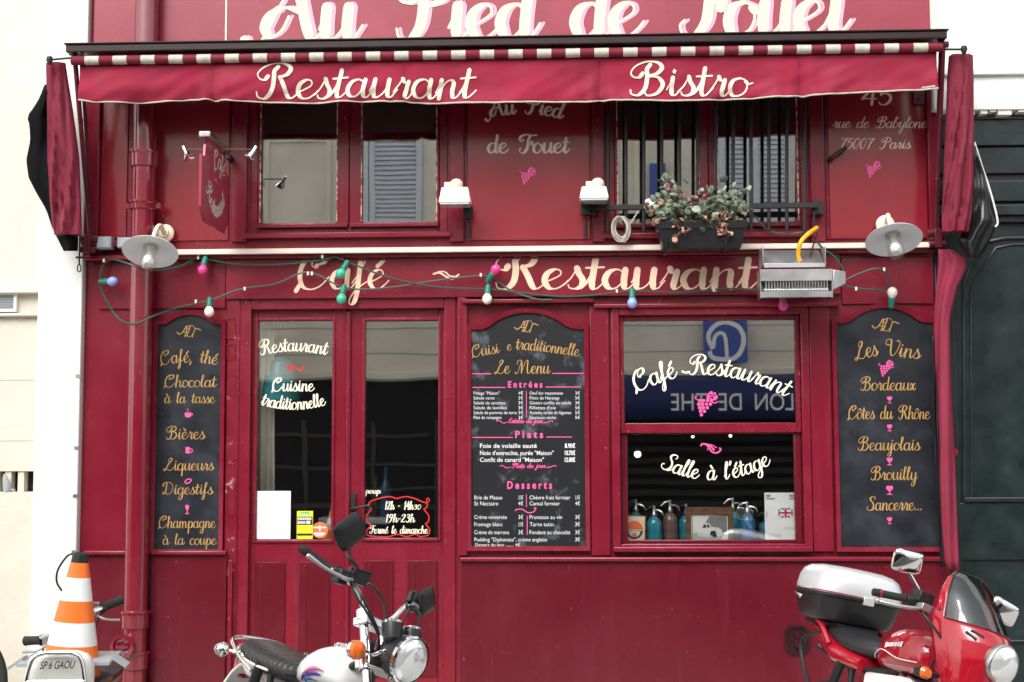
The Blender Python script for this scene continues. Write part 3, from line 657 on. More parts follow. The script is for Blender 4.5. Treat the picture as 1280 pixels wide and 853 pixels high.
ink = Ink(on_plane(.054))
ink.text("Restaurant", 326, 409, 444, 9.5, .23, .11, .05, arc=lambda t: 5 * math.sin(math.pi * t))
ink.text("Cuisine", 340, 393, 489, 8.8, .24, .12, .05)
ink.text("traditionnelle", 326, 408, 506, 8.8, .24, .12, .05, arc=lambda t: 6 * (2 * t - 1) ** 2 - 6)
ink.build('lettering', M['pale_letter'], door_l)
ink = Ink(on_plane(.054)); ink.line([(359, 459), (361, 463), (364, 461), (368, 458), (374, 463), (379, 461), (380, 456)], 1.8); ink.line([(357, 460), (366, 457), (372, 461)], 1.2); ink.build('flourish', M['red_letter'], door_l)
ink = Ink(on_plane(.054))
ink.text("12h - 14h", 482, 517, 637, 5.6, .26, .13, .12); ink.text("30", 517, 526, 637, 3.4, .28, .16)
ink.text("19h-23h", 483, 519, 653, 5.6, .26, .13, .12)
ink.text("Fermé le dimanche", 462, 535, 667, 5.2, .24, .12, .12)
ink.text("poup", 457, 476, 617, 3.6, .36, .2, .12)
ink.build('lettering', M['pale_letter'], door_r)
ink = Ink(on_plane(.054))
fr = [(497, 623), (508, 621), (520, 624), (529, 628), (534, 629), (533, 635), (530, 637), (536, 645), (535, 653), (532, 655), (537, 662), (535, 669), (525, 671), (519, 668), (508, 671), (497, 668), (486, 671), (472, 671), (459, 669), (459, 663), (463, 657), (458, 650), (459, 643), (464, 637), (461, 632), (463, 627), (475, 623), (487, 621), (497, 624)]
ink.line(fr, 1.5, 4); ink.line([(533, 630), (534, 623), (537, 625), (535, 628)], 1.2)
ink.build('flourish', M['red_letter'], door_r)

# ------------------------------------------------------------------ shop window
x0, x1, z0, z1 = rect(765, 384, 1013, 690, -.02)
f = MB(); frame_mb(f, x0, x1, z0, z1, .05, -.035, .10); sw = f.build('window', M['red_bright'], B, bevel=.006)
ga = rect(777, 398, 1000, 529, .03); gb = rect(777, 541, 1001, 679, .05)
f = MB(); frame_mb(f, x0 + .051, x1 - .051, ga[2] - .062, z1 - .051, .03, .005, .05, tb=.062); up_s = f.build('sash', M['red_bright'], sw, bevel=.004)
f = MB(); frame_mb(f, x0 + .052, x1 - .052, z0 + .051, gb[3] + .02, .045, .03, .075, tt=.03, tb=.02); lo_s = f.build('sash', M['red_dark'], sw, bevel=.004)
p = MB(); p.box(ga[0] - .01, ga[1] + .01, .028, .032, ga[2] - .01, ga[3] + .01); p.build('pane', M['pane'], sw, smooth=False)
p = MB(); p.box(gb[0] - .01, gb[1] + .01, .052, .056, gb[2] - .01, gb[3] + .01); p.build('pane', M['pane_low'], sw, smooth=False)
s = MB(); q = rect(767, 683, 1016, 690, -.07); s.box(q[0], q[1], -.075, .03, q[2], q[3] - .004); s.build('sill', M['red'], sw, bevel=.006)
s = MB(); s.box(x0 + .06, x1 - .06, .08, .46, gb[2] - .04, gb[2] - .012); s.build('inner_shelf', M['wood'], sw)
ink = Ink(on_plane(.027))
TK = dict(thick=.23, thin=.10)
ink.text("Café", 795, 848, 490, 13.5, slant=.04, arc=lambda t: 22 * t - 3 * t * t, **TK); ink.line([(852, 464), (857, 466), (861, 465)], 2.4)
ink.text("Restaurant", 862, 984, 468, 13, slant=.10, arc=lambda t: 2 * t - 31 * max(t, 0) ** 2.2, **TK)
ink.build('lettering', M['pale_letter'], sw)
ink = Ink(on_plane(.051))
ink.text("Salle à l'étage", 826, 965, 591, 11.5, .22, .10, .10, arc=lambda t: 18 * (2 * t - .93) ** 2 - 9)
ink.build('lettering', M['pale_letter'], sw)
def grapes(ink, cx, cy, s):
    """bunch of grapes with a leaf; s = size of one berry"""
    rows = [(0, 4), (1, 4), (2, 3), (3, 2), (4, 1)]
    for r, n in rows:
        for k in range(n): ink.dot(cx + (k - (n - 1) / 2) * s * 1.9 - r * s * .5, cy + r * s * 1.7, s * .82, 9)
    for a in range(7):
        t = a / 7 * 2 * math.pi; ink.dot(cx + s * 3.2 + math.cos(t) * s * 2.0, cy - s * 2.2 + math.sin(t) * s * 1.6, s * (.9 if a % 2 else .6), 7)
    ink.line([(cx + s * .5, cy - s), (cx + s * 1.5, cy - s * 3.5), (cx + s * 4, cy - s * 3)], s * .5, 3); ink.line([(cx - s * 2, cy), (cx - s * 4.5, cy - s * .6), (cx - s * 5, cy - s * 2), (cx - s * 4, cy - s * 1.6)], s * .4, 3)
    ink.line([(cx + s * 2, cy), (cx + s * 4.5, cy + s * 1.2), (cx + s * 6, cy + s * .2)], s * .5, 3); ink.line([(cx + s * 1.5, cy - s * 2), (cx + s * 3.5, cy - s * 2.2), (cx + s * 6, cy - s * 1.2)], s * .5, 3)
ink = Ink(on_plane(.027)); grapes(ink, 882, 501, 2.6); ink.build('grape_emblem', M['pink'], sw)
ink = Ink(on_plane(.051)); ink.line([(876, 558), (878, 555), (884, 557), (890, 565), (897, 566), (901, 562), (899, 560)], 2.0); ink.line([(880, 555), (887, 557), (893, 563)], 2.4); ink.line([(884, 563), (888, 556), (896, 560)], 1.0); ink.build('flourish', M['pink'], sw)

# lettering painted on the upper panels
ink = Ink(on_plane(-.012))
def shade(fn):
    global ink
    ink = Ink(on_plane(-.0122)); fn(1.0, .6); ink.build('drop_shade', M['pink_shadow'], mid)
    ink = Ink(on_plane(-.0142)); fn(0, 0); ink.build('lettering', M['panel_letter'], mid)
def midtext(dx, dy):
    ink.text("Au Pied", 607 + dx, 703 + dx, 145 + dy, 11.5, .25, .09, .08, arc=lambda t: 7 * (2 * t - 1) ** 2 * -1 + 3)
    ink.text("de Fouet", 610 + dx, 712 + dx, 191 + dy, 12, .25, .09, .06)
shade(midtext)
ink = Ink(on_plane(-.012)); grapes(ink, 659, 217, 1.8); ink.build('grape_emblem', M['pink'], mid)
ink = Ink(on_plane(-.012))
ink.text("45", 1078, 1115, 131, 12, .30, .12, .02)
ink.text("rue de Babylone", 1041, 1159, 160, 7.4, .20, .10, .28); ink.text("75007 Paris", 1052, 1139, 186, 7.4, .23, .11, .22)
ink.build('lettering', M['tan_letter'], adr)
ink = Ink(on_plane(-.012)); grapes(ink, 1091, 209, 1.7); ink.build('grape_emblem', M['pink'], adr)

# ------------------------------------------------------------------ shop signs
S1 = thing('shop_sign', 'large faded red sign board above the awning with big cream script', 'shop sign', P(640, 20, -.03))
def local(o, root):
    if isinstance(o, list):
        for q_ in o: local(q_, root)
        return
    o.parent = root; o.matrix_parent_inverse = Matrix.Translation(-root.location)
x0, x1, z0, z1 = rect(118, -70, 1166, 62, -.04)
b = MB(); b.box(x0, x1, -.045, -.0515 + .05, z0, z1); o = b.build('board', M['sign_red'], None, bevel=.006); local(o, S1)
b = MB(); xs = rect(282, -70, 284, 50, -.05); b.box(xs[0], xs[1], -.05, -.0451, z0, z1); xe = rect(1162, -70, 1166, 50, -.06); b.box(xe[0], xe[1] + .02, -.065, -.0451, z0, z1)
local([q_.build('edge_bead', M['cream'], None) for q_ in islands(b)], S1)
def bigtext(ink, dx, dy):
    ink.text("Au Pied de Fouet", 306 + dx, 1064 + dx, 51 + dy, 41, .34, .09, .05, arc=lambda t: 9 * t)
ink = Ink(on_plane(-.0455)); bigtext(ink, 4.5, -.5); o = ink.build('drop_shade', M['pink_shadow'], None); local(o, S1)
ink = Ink(on_plane(-.0475)); bigtext(ink, 0, 0); o = ink.build('lettering', M['cream_letter'], None); local(o, S1)

S2 = thing('shop_sign', 'long red fascia sign with peach Café and Restaurant script over the door', 'shop sign', P(665, 345, -.03))
x0, x1, z0, z1 = rect(283, 322, 1050, 371, -.03)
b = MB(); b.box(x0, x1, -.04, -.0012, z0, z1); b.box(x0, x1, -.044, -.0401, z1 - .012, z1); o = b.build('board', M['red'], None, bevel=.004); local(o, S2)
ink = Ink(on_plane(-.04))
ink.text("Café", 370, 486, 361, 23.5, .25, .065, .06)
ink.text("Restaurant", 620, 948, 361, 24, .34, .07, .04)
ink.line([(541, 343), (549, 341), (556, 345), (565, 349), (574, 343)], 2.2); ink.line([(547, 340), (556, 340), (562, 345), (569, 346)], 1.6)
o = ink.build('lettering', M['peach_letter'], None); local(o, S2)

# ------------------------------------------------------------------ painted menu boards
def arch_outline(x0, x1, z0, zs, zt, inset=0):
    """board outline with a swan-neck top"""
    n = 28; pts = [(x0 + inset, z0 + inset), (x1 - inset, z0 + inset)]
    for i in range(n + 1):
        t = 1 - i / n; u = abs(2 * t - 1)
        if u < .55: h = 1 - .5 * (u / .55) ** 2
        else: h = .5 * max(0, (1 - (u - .55) / .33)) ** 2 if u < .88 else 0
        pts.append((x0 + inset + (x1 - x0 - 2 * inset) * t, zs - inset + (zt - zs) * h))
    return pts
def board(label, pxs, py_top, py_sh, py_bot, m, y=-.03):
    px0, px1 = pxs
    x0, x1, z0, z1 = rect(px0, py_top, px1, py_bot, y); zs = P((px0 + px1) / 2, py_sh, y).z
    root = thing('menu_board', label, 'menu board', ((x0 + x1) / 2, y, z0), None)
    mb = MB(); out = arch_outline(x0, x1, z0, zs, z1); mb.prism(out, y + .012, -.0012); o = mb.build('panel', m, None); local(o, root)
    fr = MB(); o2 = arch_outline(x0 - .028, x1 + .028, z0 - .028, zs + .028, z1 + .028); o1 = arch_outline(x0, x1, z0, zs, z1)
    n = len(o1); vs = [(x, y - .012, z) for x, z in o2] + [(x, y - .004, z) for x, z in o1] + [(x, -.0012, z) for x, z in o2] + [(x, y + .0118, z) for x, z in o1]
    fs = []
    for k in range(n):
        k2 = (k + 1) % n; fs += [(k, k2, n + k2, n + k), (2 * n + k, 2 * n + k2, k2, k), (n + k, n + k2, 3 * n + k2, 3 * n + k)]
    fr.add(vs, fs); o = fr.build('frame', M['red_bright'], None); local(o, root)
    return root, y + .012
def monogram(ink, cx, cy, s):
    ink.text("D", cx - s * .7, cx + s * .9, cy + s * .9, s * .95, .16, .08, .25)
    ink.line([(cx - s * 1.9, cy + s * .1), (cx - s * 1.5, cy + s * .5), (cx - s * .9, cy + s * .1), (cx - s * .3, cy - s * .8), (cx - s * .5, cy + s * .8)], s * .13)
    ink.line([(cx - s * 1.0, cy + s * .2), (cx - s * .2, cy + s * .2)], s * .1, 3)
    ink.line([(cx + s * .5, cy + s), (cx + s * 1.0, cy - s * .3), (cx + s * 1.5, cy - s * .3), (cx + s * 1.9, cy - s * .1)], s * .13)
def icon_glass(ink, cx, cy, s, flute=False):
    ink.marks.append((len(ink.mb.f), len(ink.mb.v)))
    w, h = (s * .55, s * 1.3) if flute else (s * .8, s)
    ink.poly([(cx - w * .9, cy - h), (cx + w * .9, cy - h), (cx + w, cy - h * .4), (cx + w * .5, cy + h * .1), (cx, cy + h * .2), (cx - w * .5, cy + h * .1), (cx - w, cy - h * .4)])
    ink.poly([(cx - s * .13, cy + h * .1), (cx + s * .13, cy + h * .1), (cx + s * .13, cy + h * .9), (cx - s * .13, cy + h * .9)])
    ink.poly([(cx - s * .6, cy + h * .85), (cx + s * .6, cy + h * .85), (cx + s * .6, cy + h * 1.05), (cx - s * .6, cy + h * 1.05)])
MB1, yb = board('narrow black drinks board beside the drainpipe, listing coffee, beer and champagne', (195, 275), 394, 406, 687, M['slate'])
ink = Ink(on_plane(yb)); TH = dict(thick=.17, thin=.075)
monogram(ink, 236, 414, 8)
ink.text("Café, thé", 201, 272, 457, 9.0, slant=.06, gap=1.05, arc=lambda t: 4 - 14 * (t - .5) ** 2, **TH)
ink.text("Chocolat", 205, 271, 484, 8.2, slant=.06, **TH); ink.text("à la tasse", 206, 269, 504, 7.4, slant=.06, **TH)
ink.text("Bières", 208, 257, 549, 8.6, slant=.06, **TH); ink.text("Liqueurs", 204, 268, 588, 8.2, slant=.06, **TH)
ink.text("Digestifs", 203, 267, 618, 8.0, slant=.06, **TH); ink.text("Champagne", 198, 270, 660, 8.0, slant=.06, **TH); ink.text("à la coupe", 204, 271, 681, 7.4, slant=.06, **TH)
o = ink.build('lettering', M['gold'], None); local(o, MB1)
ink = Ink(on_plane(yb))
ink.poly([(231, 516), (239, 516), (239, 520), (237, 522), (233, 522), (231, 520)]); ink.line([(239, 517), (241, 518), (239, 520)], .8); ink.line([(235, 511), (234, 513), (236, 515)], .6)
ink.marks.append((len(ink.mb.f), len(ink.mb.v))); ink.poly([(232, 559), (237, 559), (237, 567), (232, 567)]); ink.line([(237, 561), (240, 562), (240, 565), (237, 566)], 1)
ink.marks.append((len(ink.mb.f), len(ink.mb.v))); ink.line([(231, 602), (235, 599), (239, 600), (236, 604), (232, 604), (231, 602)], 1.3); icon_glass(ink, 234, 637, 4.2, True)
o = ink.build('drink_icon', M['pink'], None); local(o, MB1)

MB2, yb = board('black wine board at the right end of the front, headed Les Vins', (1048, 1170), 385, 404, 684, M['slate'])
ink = Ink(on_plane(yb)); monogram(ink, 1107, 406, 9)
ink.text("Les", 1069, 1099, 450, 11.5, slant=.08, arc=lambda t: 6 * t, **TH); ink.text("Vins", 1106, 1151, 447, 11, slant=.06, arc=lambda t: 3 - 5 * t, **TH)
ink.text("Bordeaux", 1076, 1145, 488, 9, slant=.06, **TH); ink.text("Côtes du Rhône", 1060, 1163, 524, 9, slant=.06, **TH)
ink.text("Beaujolais", 1073, 1151, 563, 9, slant=.06, **TH); ink.text("Brouilly", 1089, 1147, 600, 9, slant=.06, **TH); ink.text("Sancerre...", 1084, 1151, 638, 9, slant=.06, **TH)
o = ink.build('lettering', M['gold'], None); local(o, MB2)
ink = Ink(on_plane(yb)); grapes(ink, 1107, 458, 1.7)
for y, s in ((500, 4.0), (535, 4.0), (577, 4.6), (613, 5.4), (651, 4.0)): icon_glass(ink, 1112, y, s)
o = ink.build('drink_icon', M['pink'], None); local(o, MB2)

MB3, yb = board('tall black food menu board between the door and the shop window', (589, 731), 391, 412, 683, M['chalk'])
ink = Ink(on_plane(yb)); monogram(ink, 658, 408, 8)
ink.text("Cuisi", 590, 625, 447, 8.0, slant=.06, arc=lambda t: 6 * t, **TH); ink.text("e", 634, 640, 438, 7, slant=.06, **TH)
ink.text("traditionnelle", 645, 724, 446, 8.2, slant=.06, arc=lambda t: 9 * (1 - max(t, 0) ** 1.5), **TH)
ink.text("Le Menu", 618, 688, 467, 9, slant=.08, **TH); o = ink.build('lettering', M['gold'], None); local(o, MB3)
ink = Ink(on_plane(yb))
for a, b, y in ((590, 614, 467.5), (690, 729, 467), (590, 632, 484.5), (682, 726, 484), (590, 641, 547), (683, 715, 546.5)): ink.line([(a, y), (b, y)], 1.1, 2)
ink.line([(658, 489), (658, 522)], .8, 2); ink.line([(658, 618), (658, 634)], .8, 2); ink.line([(659, 645), (659, 669)], .9, 2)
ink.text("Entrées du jour", 636, 678, 529, 3.2, .3, .18, .2); ink.text("Plats du jour", 640, 682, 585, 3.2, .3, .18, .2)
for y, a in ((528, 0), (584, 4)): ink.line([(621 + a, y - 1), (624 + a, y - 2), (629 + a, y + 1), (634 + a, y)], .9); ink.line([(679 + a, y + 1), (684 + a, y), (690 + a, y - 2), (691 + a, y)], .9)
ink.line([(644, 639), (646, 637), (653, 637), (660, 641), (667, 640), (670, 635), (667, 636)], 1.2)
o = ink.build('flourish', M['pink'], None); local(o, MB3)
heads = [flat_text('t', a, x0, x1, y, h, yb, M['pink'], None, .03) for a, x0, x1, y, h in (("E n t r é e s", 635, 678, 484.5, 8), ("P l a t s", 644, 679, 547.5, 9), ("D e s s e r t s", 634, 690, 611, 9.5))]
for me_ in heads: local(text_block('heading', [me_], M['pink'], None), MB3)
L = []
def row(y, h, l, lp, r=None, rp=None, lw=(592, 646), rw=(662, 714)):
    for s, a, w_ in ((l, lw[0], lw[1]), (r, rw[0], rw[1])):
        if s: L.append(flat_text('t', s, a, min(a + len(s) * h * .52, w_), y, h, yb, M['white_letter'], None, -.006))
    for s, a in ((lp, 648), (rp, 719)):
        if s: L.append(flat_text('t', s, a, a + 6, y, h, yb, M['white_letter'], None, -.006))
for i, (l, lp, r, rp) in enumerate((('Potage "Maison"', '4€', 'Oeuf dur mayonnaise', '3€'), ('Salade verte', '3€', 'Filets de Harengs', '5€'), ('Salade de carottes', '3€', 'Gésiers confits en salade', '3€'),
        ('Salade de lentilles', '3€', "Rillettes d'oie", '5€'), ('Salade de pommes de terre', '3€', 'Assiette variée de légumes', '5€'), ('Pâté de campagne', '3€', 'Saucisson sèche', '5€'))):
    row(493.5 + i * 6.1, 4.2, l, lp, r, rp)
for y, s, b, p in ((560, 'Foie de volaille sauté', 671, '8.90€'), (569, 'Noix d\'entrecôte, purée "Maison"', 692, '10.70€'), (577.5, 'Confit de canard "Maison"', 680, '12.00€')):
    L.append(flat_text('t', s, 600, b, y, 5.6, yb, M['white_letter'], None, .004)); L.append(flat_text('t', p, 706, 719, y, 5.6, yb, M['white_letter'], None, .03))
for y, l, lp, r, rp in ((624.5, 'Brie de Meaux', '3.5€', 'Chèvre frais fermier', '3.5€'), (632, 'St Nectaire', '4€', 'Cantal fermier', '4€'), (649, 'Crème renversée', '3€', 'Pruneaux au vin', '3€'),
        (658, 'Fromage blanc', '3.5€', 'Tarte tatin', '3€'), (668, 'Crème de marrons', '3€', 'Fondant au chocolat', '3€')):
    row(y, 5.2, l, lp, r, rp, (593, 642), (662, 713))
row(677, 5.0, 'Pudding "Diplomate", crème anglaise', None, None, '3€', (593, 684)); row(683, 4, 'Dessert du jour ........ 4€', None, None, None, (594, 656))
for me_ in L: local(text_block('menu_line', [me_], M['white_letter'], None), MB3)
# ------------------------------------------------------------------ drainpipe
def pipe():
    a = P(178, 120, -.13); b = P(171, 840, -.13); x = (a.x + b.x) / 2; r = .072
    M['pipe'] = mat('glossy crimson pipe paint', (.185, .008, .021), .16, spec=.7, coat=1, coat_rough=.08, var=.08, bump=.06, bscale=14, streak=.2, chips=(.45, .28, .25))
    t = thing('drainpipe', 'round crimson drainpipe running down the left of the front', 'drainpipe', (x, -.13, 0))
    def add(mb, name, m=None, bev=0): m = m or M['pipe']; o = mb.build(name, m, t, bevel=bev); return o
    m = MB(); m.lathe([(r, 0.02), (r, 5.3)], seg=32); add(m, 'pipe')
    PM = M['pipe']
    for py in (200, 258, 775, 826):
        z = P(175, py, -.13).z; m = MB(); hh = .03 if py == 258 else .055
        m.lathe([(r + .001, -hh), (r + .012, -hh + .008), (r + .014, hh - .02), (r + .022, hh - .012), (r + .022, hh), (r + .001, hh + .006)], (0, 0, z), seg=32)
        if py == 258:
            for s in (-1, 1): m.box(s * .075, s * .115, -.012, .012, z - .018, z + .018)
        add(m, 'collar')
    z = P(160, 808, -.2).z; m = MB(); cx = -.045
    m.lathe([(.060, -.10), (.070, -.02), (.076, .0), (.076, .02), (.058, .022), (.052, .0), (.02, -.01), (.02, .012), (.001, .014)], (cx, -.085, z), (-.12, -1, 0), 28)
    m.obox((cx, -.10, z + .085), (.005, 0, 0), (0, .012, 0), (0, 0, .018)); m.obox((cx, -.112, z), (.04, 0, 0), (0, .006, 0), (0, 0, .008))
    add(m, 'inspection_cap')
    m = MB()
    for py in (90, 560):
        z = P(170, py, -.13).z; m.box(-.02, .02, .06, .128, z - .02, z + .02)
    add(m, 'bracket')
pipe()

# ------------------------------------------------------------------ awning
AY = -.46
A = thing('awning', 'retracted burgundy awning with cream script on its hanging valance', 'awning', P(640, 70, AY))
def loc(mb, name, m, root, each=False, **kw):
    if each: return [loc(q, name, m, root, **kw) for q in islands(mb)]
    o = mb.build(name, m, None, **kw); local(o, root); return o
HY = AY - .065; hl, hr = P(82, 56, HY), P(1184, 39, HY)
hz0 = (P(82, 65, HY).z + P(1184, 48, HY).z) / 2; hz1 = (hl.z + hr.z) / 2
h = MB(); h.box(hl.x, hr.x, HY, -.07, hz0 + .0, hz1); h.box(hl.x - .01, hr.x + .01, HY - .01, -.07, hz1 + .001, hz1 + .012); loc(h, 'hood', M['brown_metal'], A, bevel=.008)
rl, rr = P(92, 74, AY), P(1176, 65, AY); rz = (rl.z + rr.z) / 2
nst = 61; m = MB()
for i in range(nst):
    xa = rl.x + (rr.x - rl.x) * i / nst; xb = rl.x + (rr.x - rl.x) * (i + 1) / nst
    for k in range(1):
        m.cur = 1 if i % 2 == 1 else 0
        m.tube([(xa, AY - .03, rz), (xb, AY - .03, rz)], .028, 14, cap=i in (0, nst - 1))
loc(m, 'cloth_roll', [M['awning_dark'], M['awning_white']], A)
bot = [(100, 126), (118, 128.5), (190, 127), (262, 123.5), (272, 126.5), (370, 128.5), (500, 128), (506, 126), (516, 128.5), (640, 130), (742, 127), (748, 124.5), (756, 126), (830, 127.5), (990, 122), (998, 120), (1006, 121), (1080, 116), (1170, 112)]
vx0, vx1 = P(100, 100, AY).x, P(1171, 90, AY).x
botw = [(P(a, b, AY).x, P(a, b, AY).z) for a, b in bot]
seams = [P(s, 100, AY).x for s in (265, 505, 748, 998)]
def interp(tab, x):
    for (a, za), (b, zb) in zip(tab, tab[1:]):
        if x <= b: return za + (zb - za) * max(0, (x - a) / (b - a))
    return tab[-1][1]
def val_y(x, v):
    """fold of the valance at x, v = 0 top .. 1 bottom"""
    y = .010 * math.sin(x * 7.3 + v * 1.2) * v + .006 * math.sin(x * 17 + 3 * v) * v + .034 * v * noise.noise(Vector((x * 2.2, v * 1.5, 3))) + .014 * (.3 + v) * noise.noise(Vector((x * 9 + v * 4, v * 2.5, 8)))
    for s in seams: y += .028 * v * math.exp(-((x - s) / .035) ** 2) + .010 * v * math.sin((x - s) * 55) * math.exp(-((x - s) / .14) ** 2)
    y += .012 * math.exp(-((x - vx1) / .12) ** 2) * math.sin(v * 6) + .012 * math.exp(-((x - vx0) / .12) ** 2) * math.sin(v * 6)
    return AY - .012 + y
NX, NV = 330, 12; m = MB(); vs = []
for i in range(NX + 1):
    x = vx0 + (vx1 - vx0) * i / NX; zb = interp(botw, x)
    for k in range(NV + 1):
        v = k / NV; vs.append((x, val_y(x, v), rz - .022 + (zb - rz + .016) * v))
m.add(vs, [(i * (NV + 1) + k, (i + 1) * (NV + 1) + k, (i + 1) * (NV + 1) + k + 1, i * (NV + 1) + k + 1) for i in range(NX) for k in range(NV)]); m.sharp = 180
M['shade_backing'] = mat('dark awning lining', (.15, .09, .08), .9)
val = loc(m, 'valance', M['awning'], A, solid=.002)
m = MB(); m.box(vx0 + .01, vx1 - .01, AY + .03, AY + .034, max(b for a, b in botw) + .004, rz - .03); loc(m, 'dark_backing', M['shade_backing'], A)  # added sheet behind the valance, makes its image in the windows dark
m = MB(); m.tube([(vx0 + (vx1 - vx0) * i / NX, val_y(vx0 + (vx1 - vx0) * i / NX, 1), interp(botw, vx0 + (vx1 - vx0) * i / NX)) for i in range(NX + 1)], .0055, 6)
loc(m, 'white_binding', M['awning_white'], A)
st = MB()
for s in seams: st.tube([(s + .004, val_y(s + .004, v) - .0018, rz - .022 + (interp(botw, s) - rz + .016) * v) for v in [i / 10 for i in range(1, 11)]], .0016, 5)
loc(st, 'seam', M['awning_dark'], A, each=True)
def on_val(px, py, off):
    p = P(px, py, AY - .012); zb = interp(botw, p.x); v = (rz - .022 - p.z) / (rz - .022 - zb)
    return Vector((p.x, val_y(p.x, min(max(v, 0), 1)) - .005 - off, p.z))
ink = Ink(on_val)
ink.text("Restaurant", 321, 595, 122.5, 22.5, .24, .085, .10)
ink.text("Bistro", 788, 941, 120, 22.5, .24, .09, .06)
local(ink.build('lettering', M['cream_letter'], None), A)
ink = Ink(on_val); ink.line([(1152, 109.5), (1168, 108.2)], 1.6, 4); local(ink.build('maker_tag', M['awning_white'], None), A)
def arm(px, pts, x2):
    m = MB(); a = P(*pts[0], AY); b = P(*pts[1], -.10)
    m.tube([a, a.lerp(b, .5), b], .015, 10); a2 = P(pts[0][0] + x2[0], pts[0][1], AY + .08); b2 = P(pts[1][0] + x2[1], pts[1][1], -.08)
    m.tube([a2, b2], .012, 10); m.lathe([(.02, -.03), (.02, .03)], a, (1, 0, 0), 12)
    loc(m, 'folding_arm', M['maroon_metal'], A)
    m = MB(); c = P(*pts[1], -.08); m.box(c.x - .05, c.x + .05, -.13, -.052, c.z - .02, c.z + .02); m.box(c.x - .02, c.x + .02, -.16, -.05, c.z - .07, c.z + .05)
    m.lathe([(.026, -.06), (.026, .06)], (c.x, -.12, c.z + .025), (1, 0, 0), 12); m.lathe([(.022, -.05), (.022, .05)], (c.x, -.13, c.z - .045), (1, 0, 0), 12); loc(m, 'pivot_bracket', M['maroon_metal'], A, bevel=.004)
arm(0, ((93, 66), (114, 305)), (8, 3)); arm(0, ((1179, 56), (1169, 298)), (-3, -1))
m = MB(); a, b = P(62, 75, AY), P(95, 72, AY); m.tube([a, b], .007, 8); m.lathe([(.016, -.02), (.022, 0), (.01, .03)], a, (0, 0, -1), 10); c, d = P(1176, 62, AY), P(1205, 62, AY); m.tube([c, d], .007, 8); m.lathe([(.016, -.02), (.022, 0), (.01, .03)], d, (0, 0, -1), 10); loc(m, 'curtain_rod', M['iron'], A)
m = MB(); a, b = P(100, 285, -.16), P(99, 332, -.16); m.tube([a, b], .006, 8); m.tube([P(95, 322, -.16), P(106, 322, -.16)], .007, 8)
m.tube([b + Vector((.012 * math.cos(t * .7), 0, -.018 + .025 * math.sin(t * .7))) for t in range(9)], .004, 6, loop=True); loc(m, 'crank_hook', M['iron'], A)

# rolled side curtains hanging from the rods
def hanging(name, label, rows, y, m, dep=.05, wr=.012, seed=0, twist=3.0, cat='curtain'):
    rs = []; n = 48; root = None
    for i, (py, pa, pb) in enumerate(rows): pass
    tab = [(r[0], r[1], r[2]) for r in rows]; N = 90
    for i in range(N + 1):
        t = i / N; py = tab[0][0] + (tab[-1][0] - tab[0][0]) * t
        pa = interp([(a, b) for a, b, _ in tab], py); pb = interp([(a, c) for a, _, c in tab], py)
        a, b = P(pa, py, y), P(pb, py, y); c = (a + b) / 2; hw = abs(b.x - a.x) / 2; ring = []
        for k in range(n):
            th = 2 * math.pi * k / n
            q = 1 + .10 * math.sin(3 * th + twist * t * 3 + seed) + .06 * math.sin(7 * th - t * 9 + seed)
            w_ = wr * 4.2 * (noise.noise(Vector((math.cos(th) * 1.3 + seed * 3, t * 3.2 + math.cos(th) * 1.6, seed))) + .7 * noise.noise(Vector((math.cos(th) * 2.6, t * 6 + 2 * math.cos(th) + math.cos(th) * 3, seed + 5)))) * (.25 + t)
            ring.append(c + Vector((hw * math.cos(th), -dep * math.sin(th) * q - w_ * max(0, math.sin(th)), .012 * math.sin(5 * th + t * 4 + seed) * (1 if 0 < i < N else .2))))
        rs.append(ring)
    mb = MB(); mb.rings(rs); mb.sharp = 70; o = mb.build(name, m)
    return tag(o, label, cat)
hanging('rolled_curtain', 'burgundy awning side curtain rolled up at the left end, with black tail behind', [(80, 58, 82), (95, 58, 84), (140, 59, 91), (200, 60, 99), (250, 63, 101), (285, 67, 102), (294, 69, 102)], -.36, M['awning_dark'], seed=.4)
hanging('rolled_curtain', 'burgundy awning side curtain rolled up at the right end, above the long drape', [(70, 1186, 1216), (100, 1184, 1217), (160, 1182, 1217), (230, 1179, 1217), (275, 1177, 1214), (290, 1178, 1211)], -.36, M['awning_dark'], seed=2.1)
def flap(name, label, rows, y, m, cat='curtain', curve=.03, th=.004, seed=0):
    """hanging sheet between left and right pixel edges"""
    N, K = 34, 10; vs = []
    for i in range(N + 1):
        t = i / N; py = rows[0][0] + (rows[-1][0] - rows[0][0]) * t
        pa = interp([(r[0], r[1]) for r in rows], py); pb = interp([(r[0], r[2]) for r in rows], py)
        for k in range(K + 1):
            u = k / K; yy = y - curve * math.sin(u * math.pi) - .018 * math.sin(u * 6 + t * 5 + seed) - .03 * noise.noise(Vector((u * 1.5 + seed, t * 5, seed * 2))) * (.3 + u) - .012 * math.sin(u * 13 + t * 9)
            vs.append(P(pa + (pb - pa) * u, py, yy))
    mb = MB(); mb.add(vs, [(i * (K + 1) + k, i * (K + 1) + k + 1, (i + 1) * (K + 1) + k + 1, (i + 1) * (K + 1) + k) for i in range(N) for k in range(K)]); mb.sharp = 180
    return tag(mb.build(name, m, None, solid=th), label, cat)
flap('vinyl_flap', 'black vinyl curtain tail bulging out behind the left burgundy roll', [(106, 56, 66), (122, 50, 66), (134, 43, 66), (146, 34, 66), (156, 37, 68), (176, 38, 70), (200, 33, 72), (222, 36, 74), (240, 45, 76), (262, 58, 84), (286, 66, 98), (314, 80, 97)], -.30, M['black_cloth'], 'plastic flap', .06)
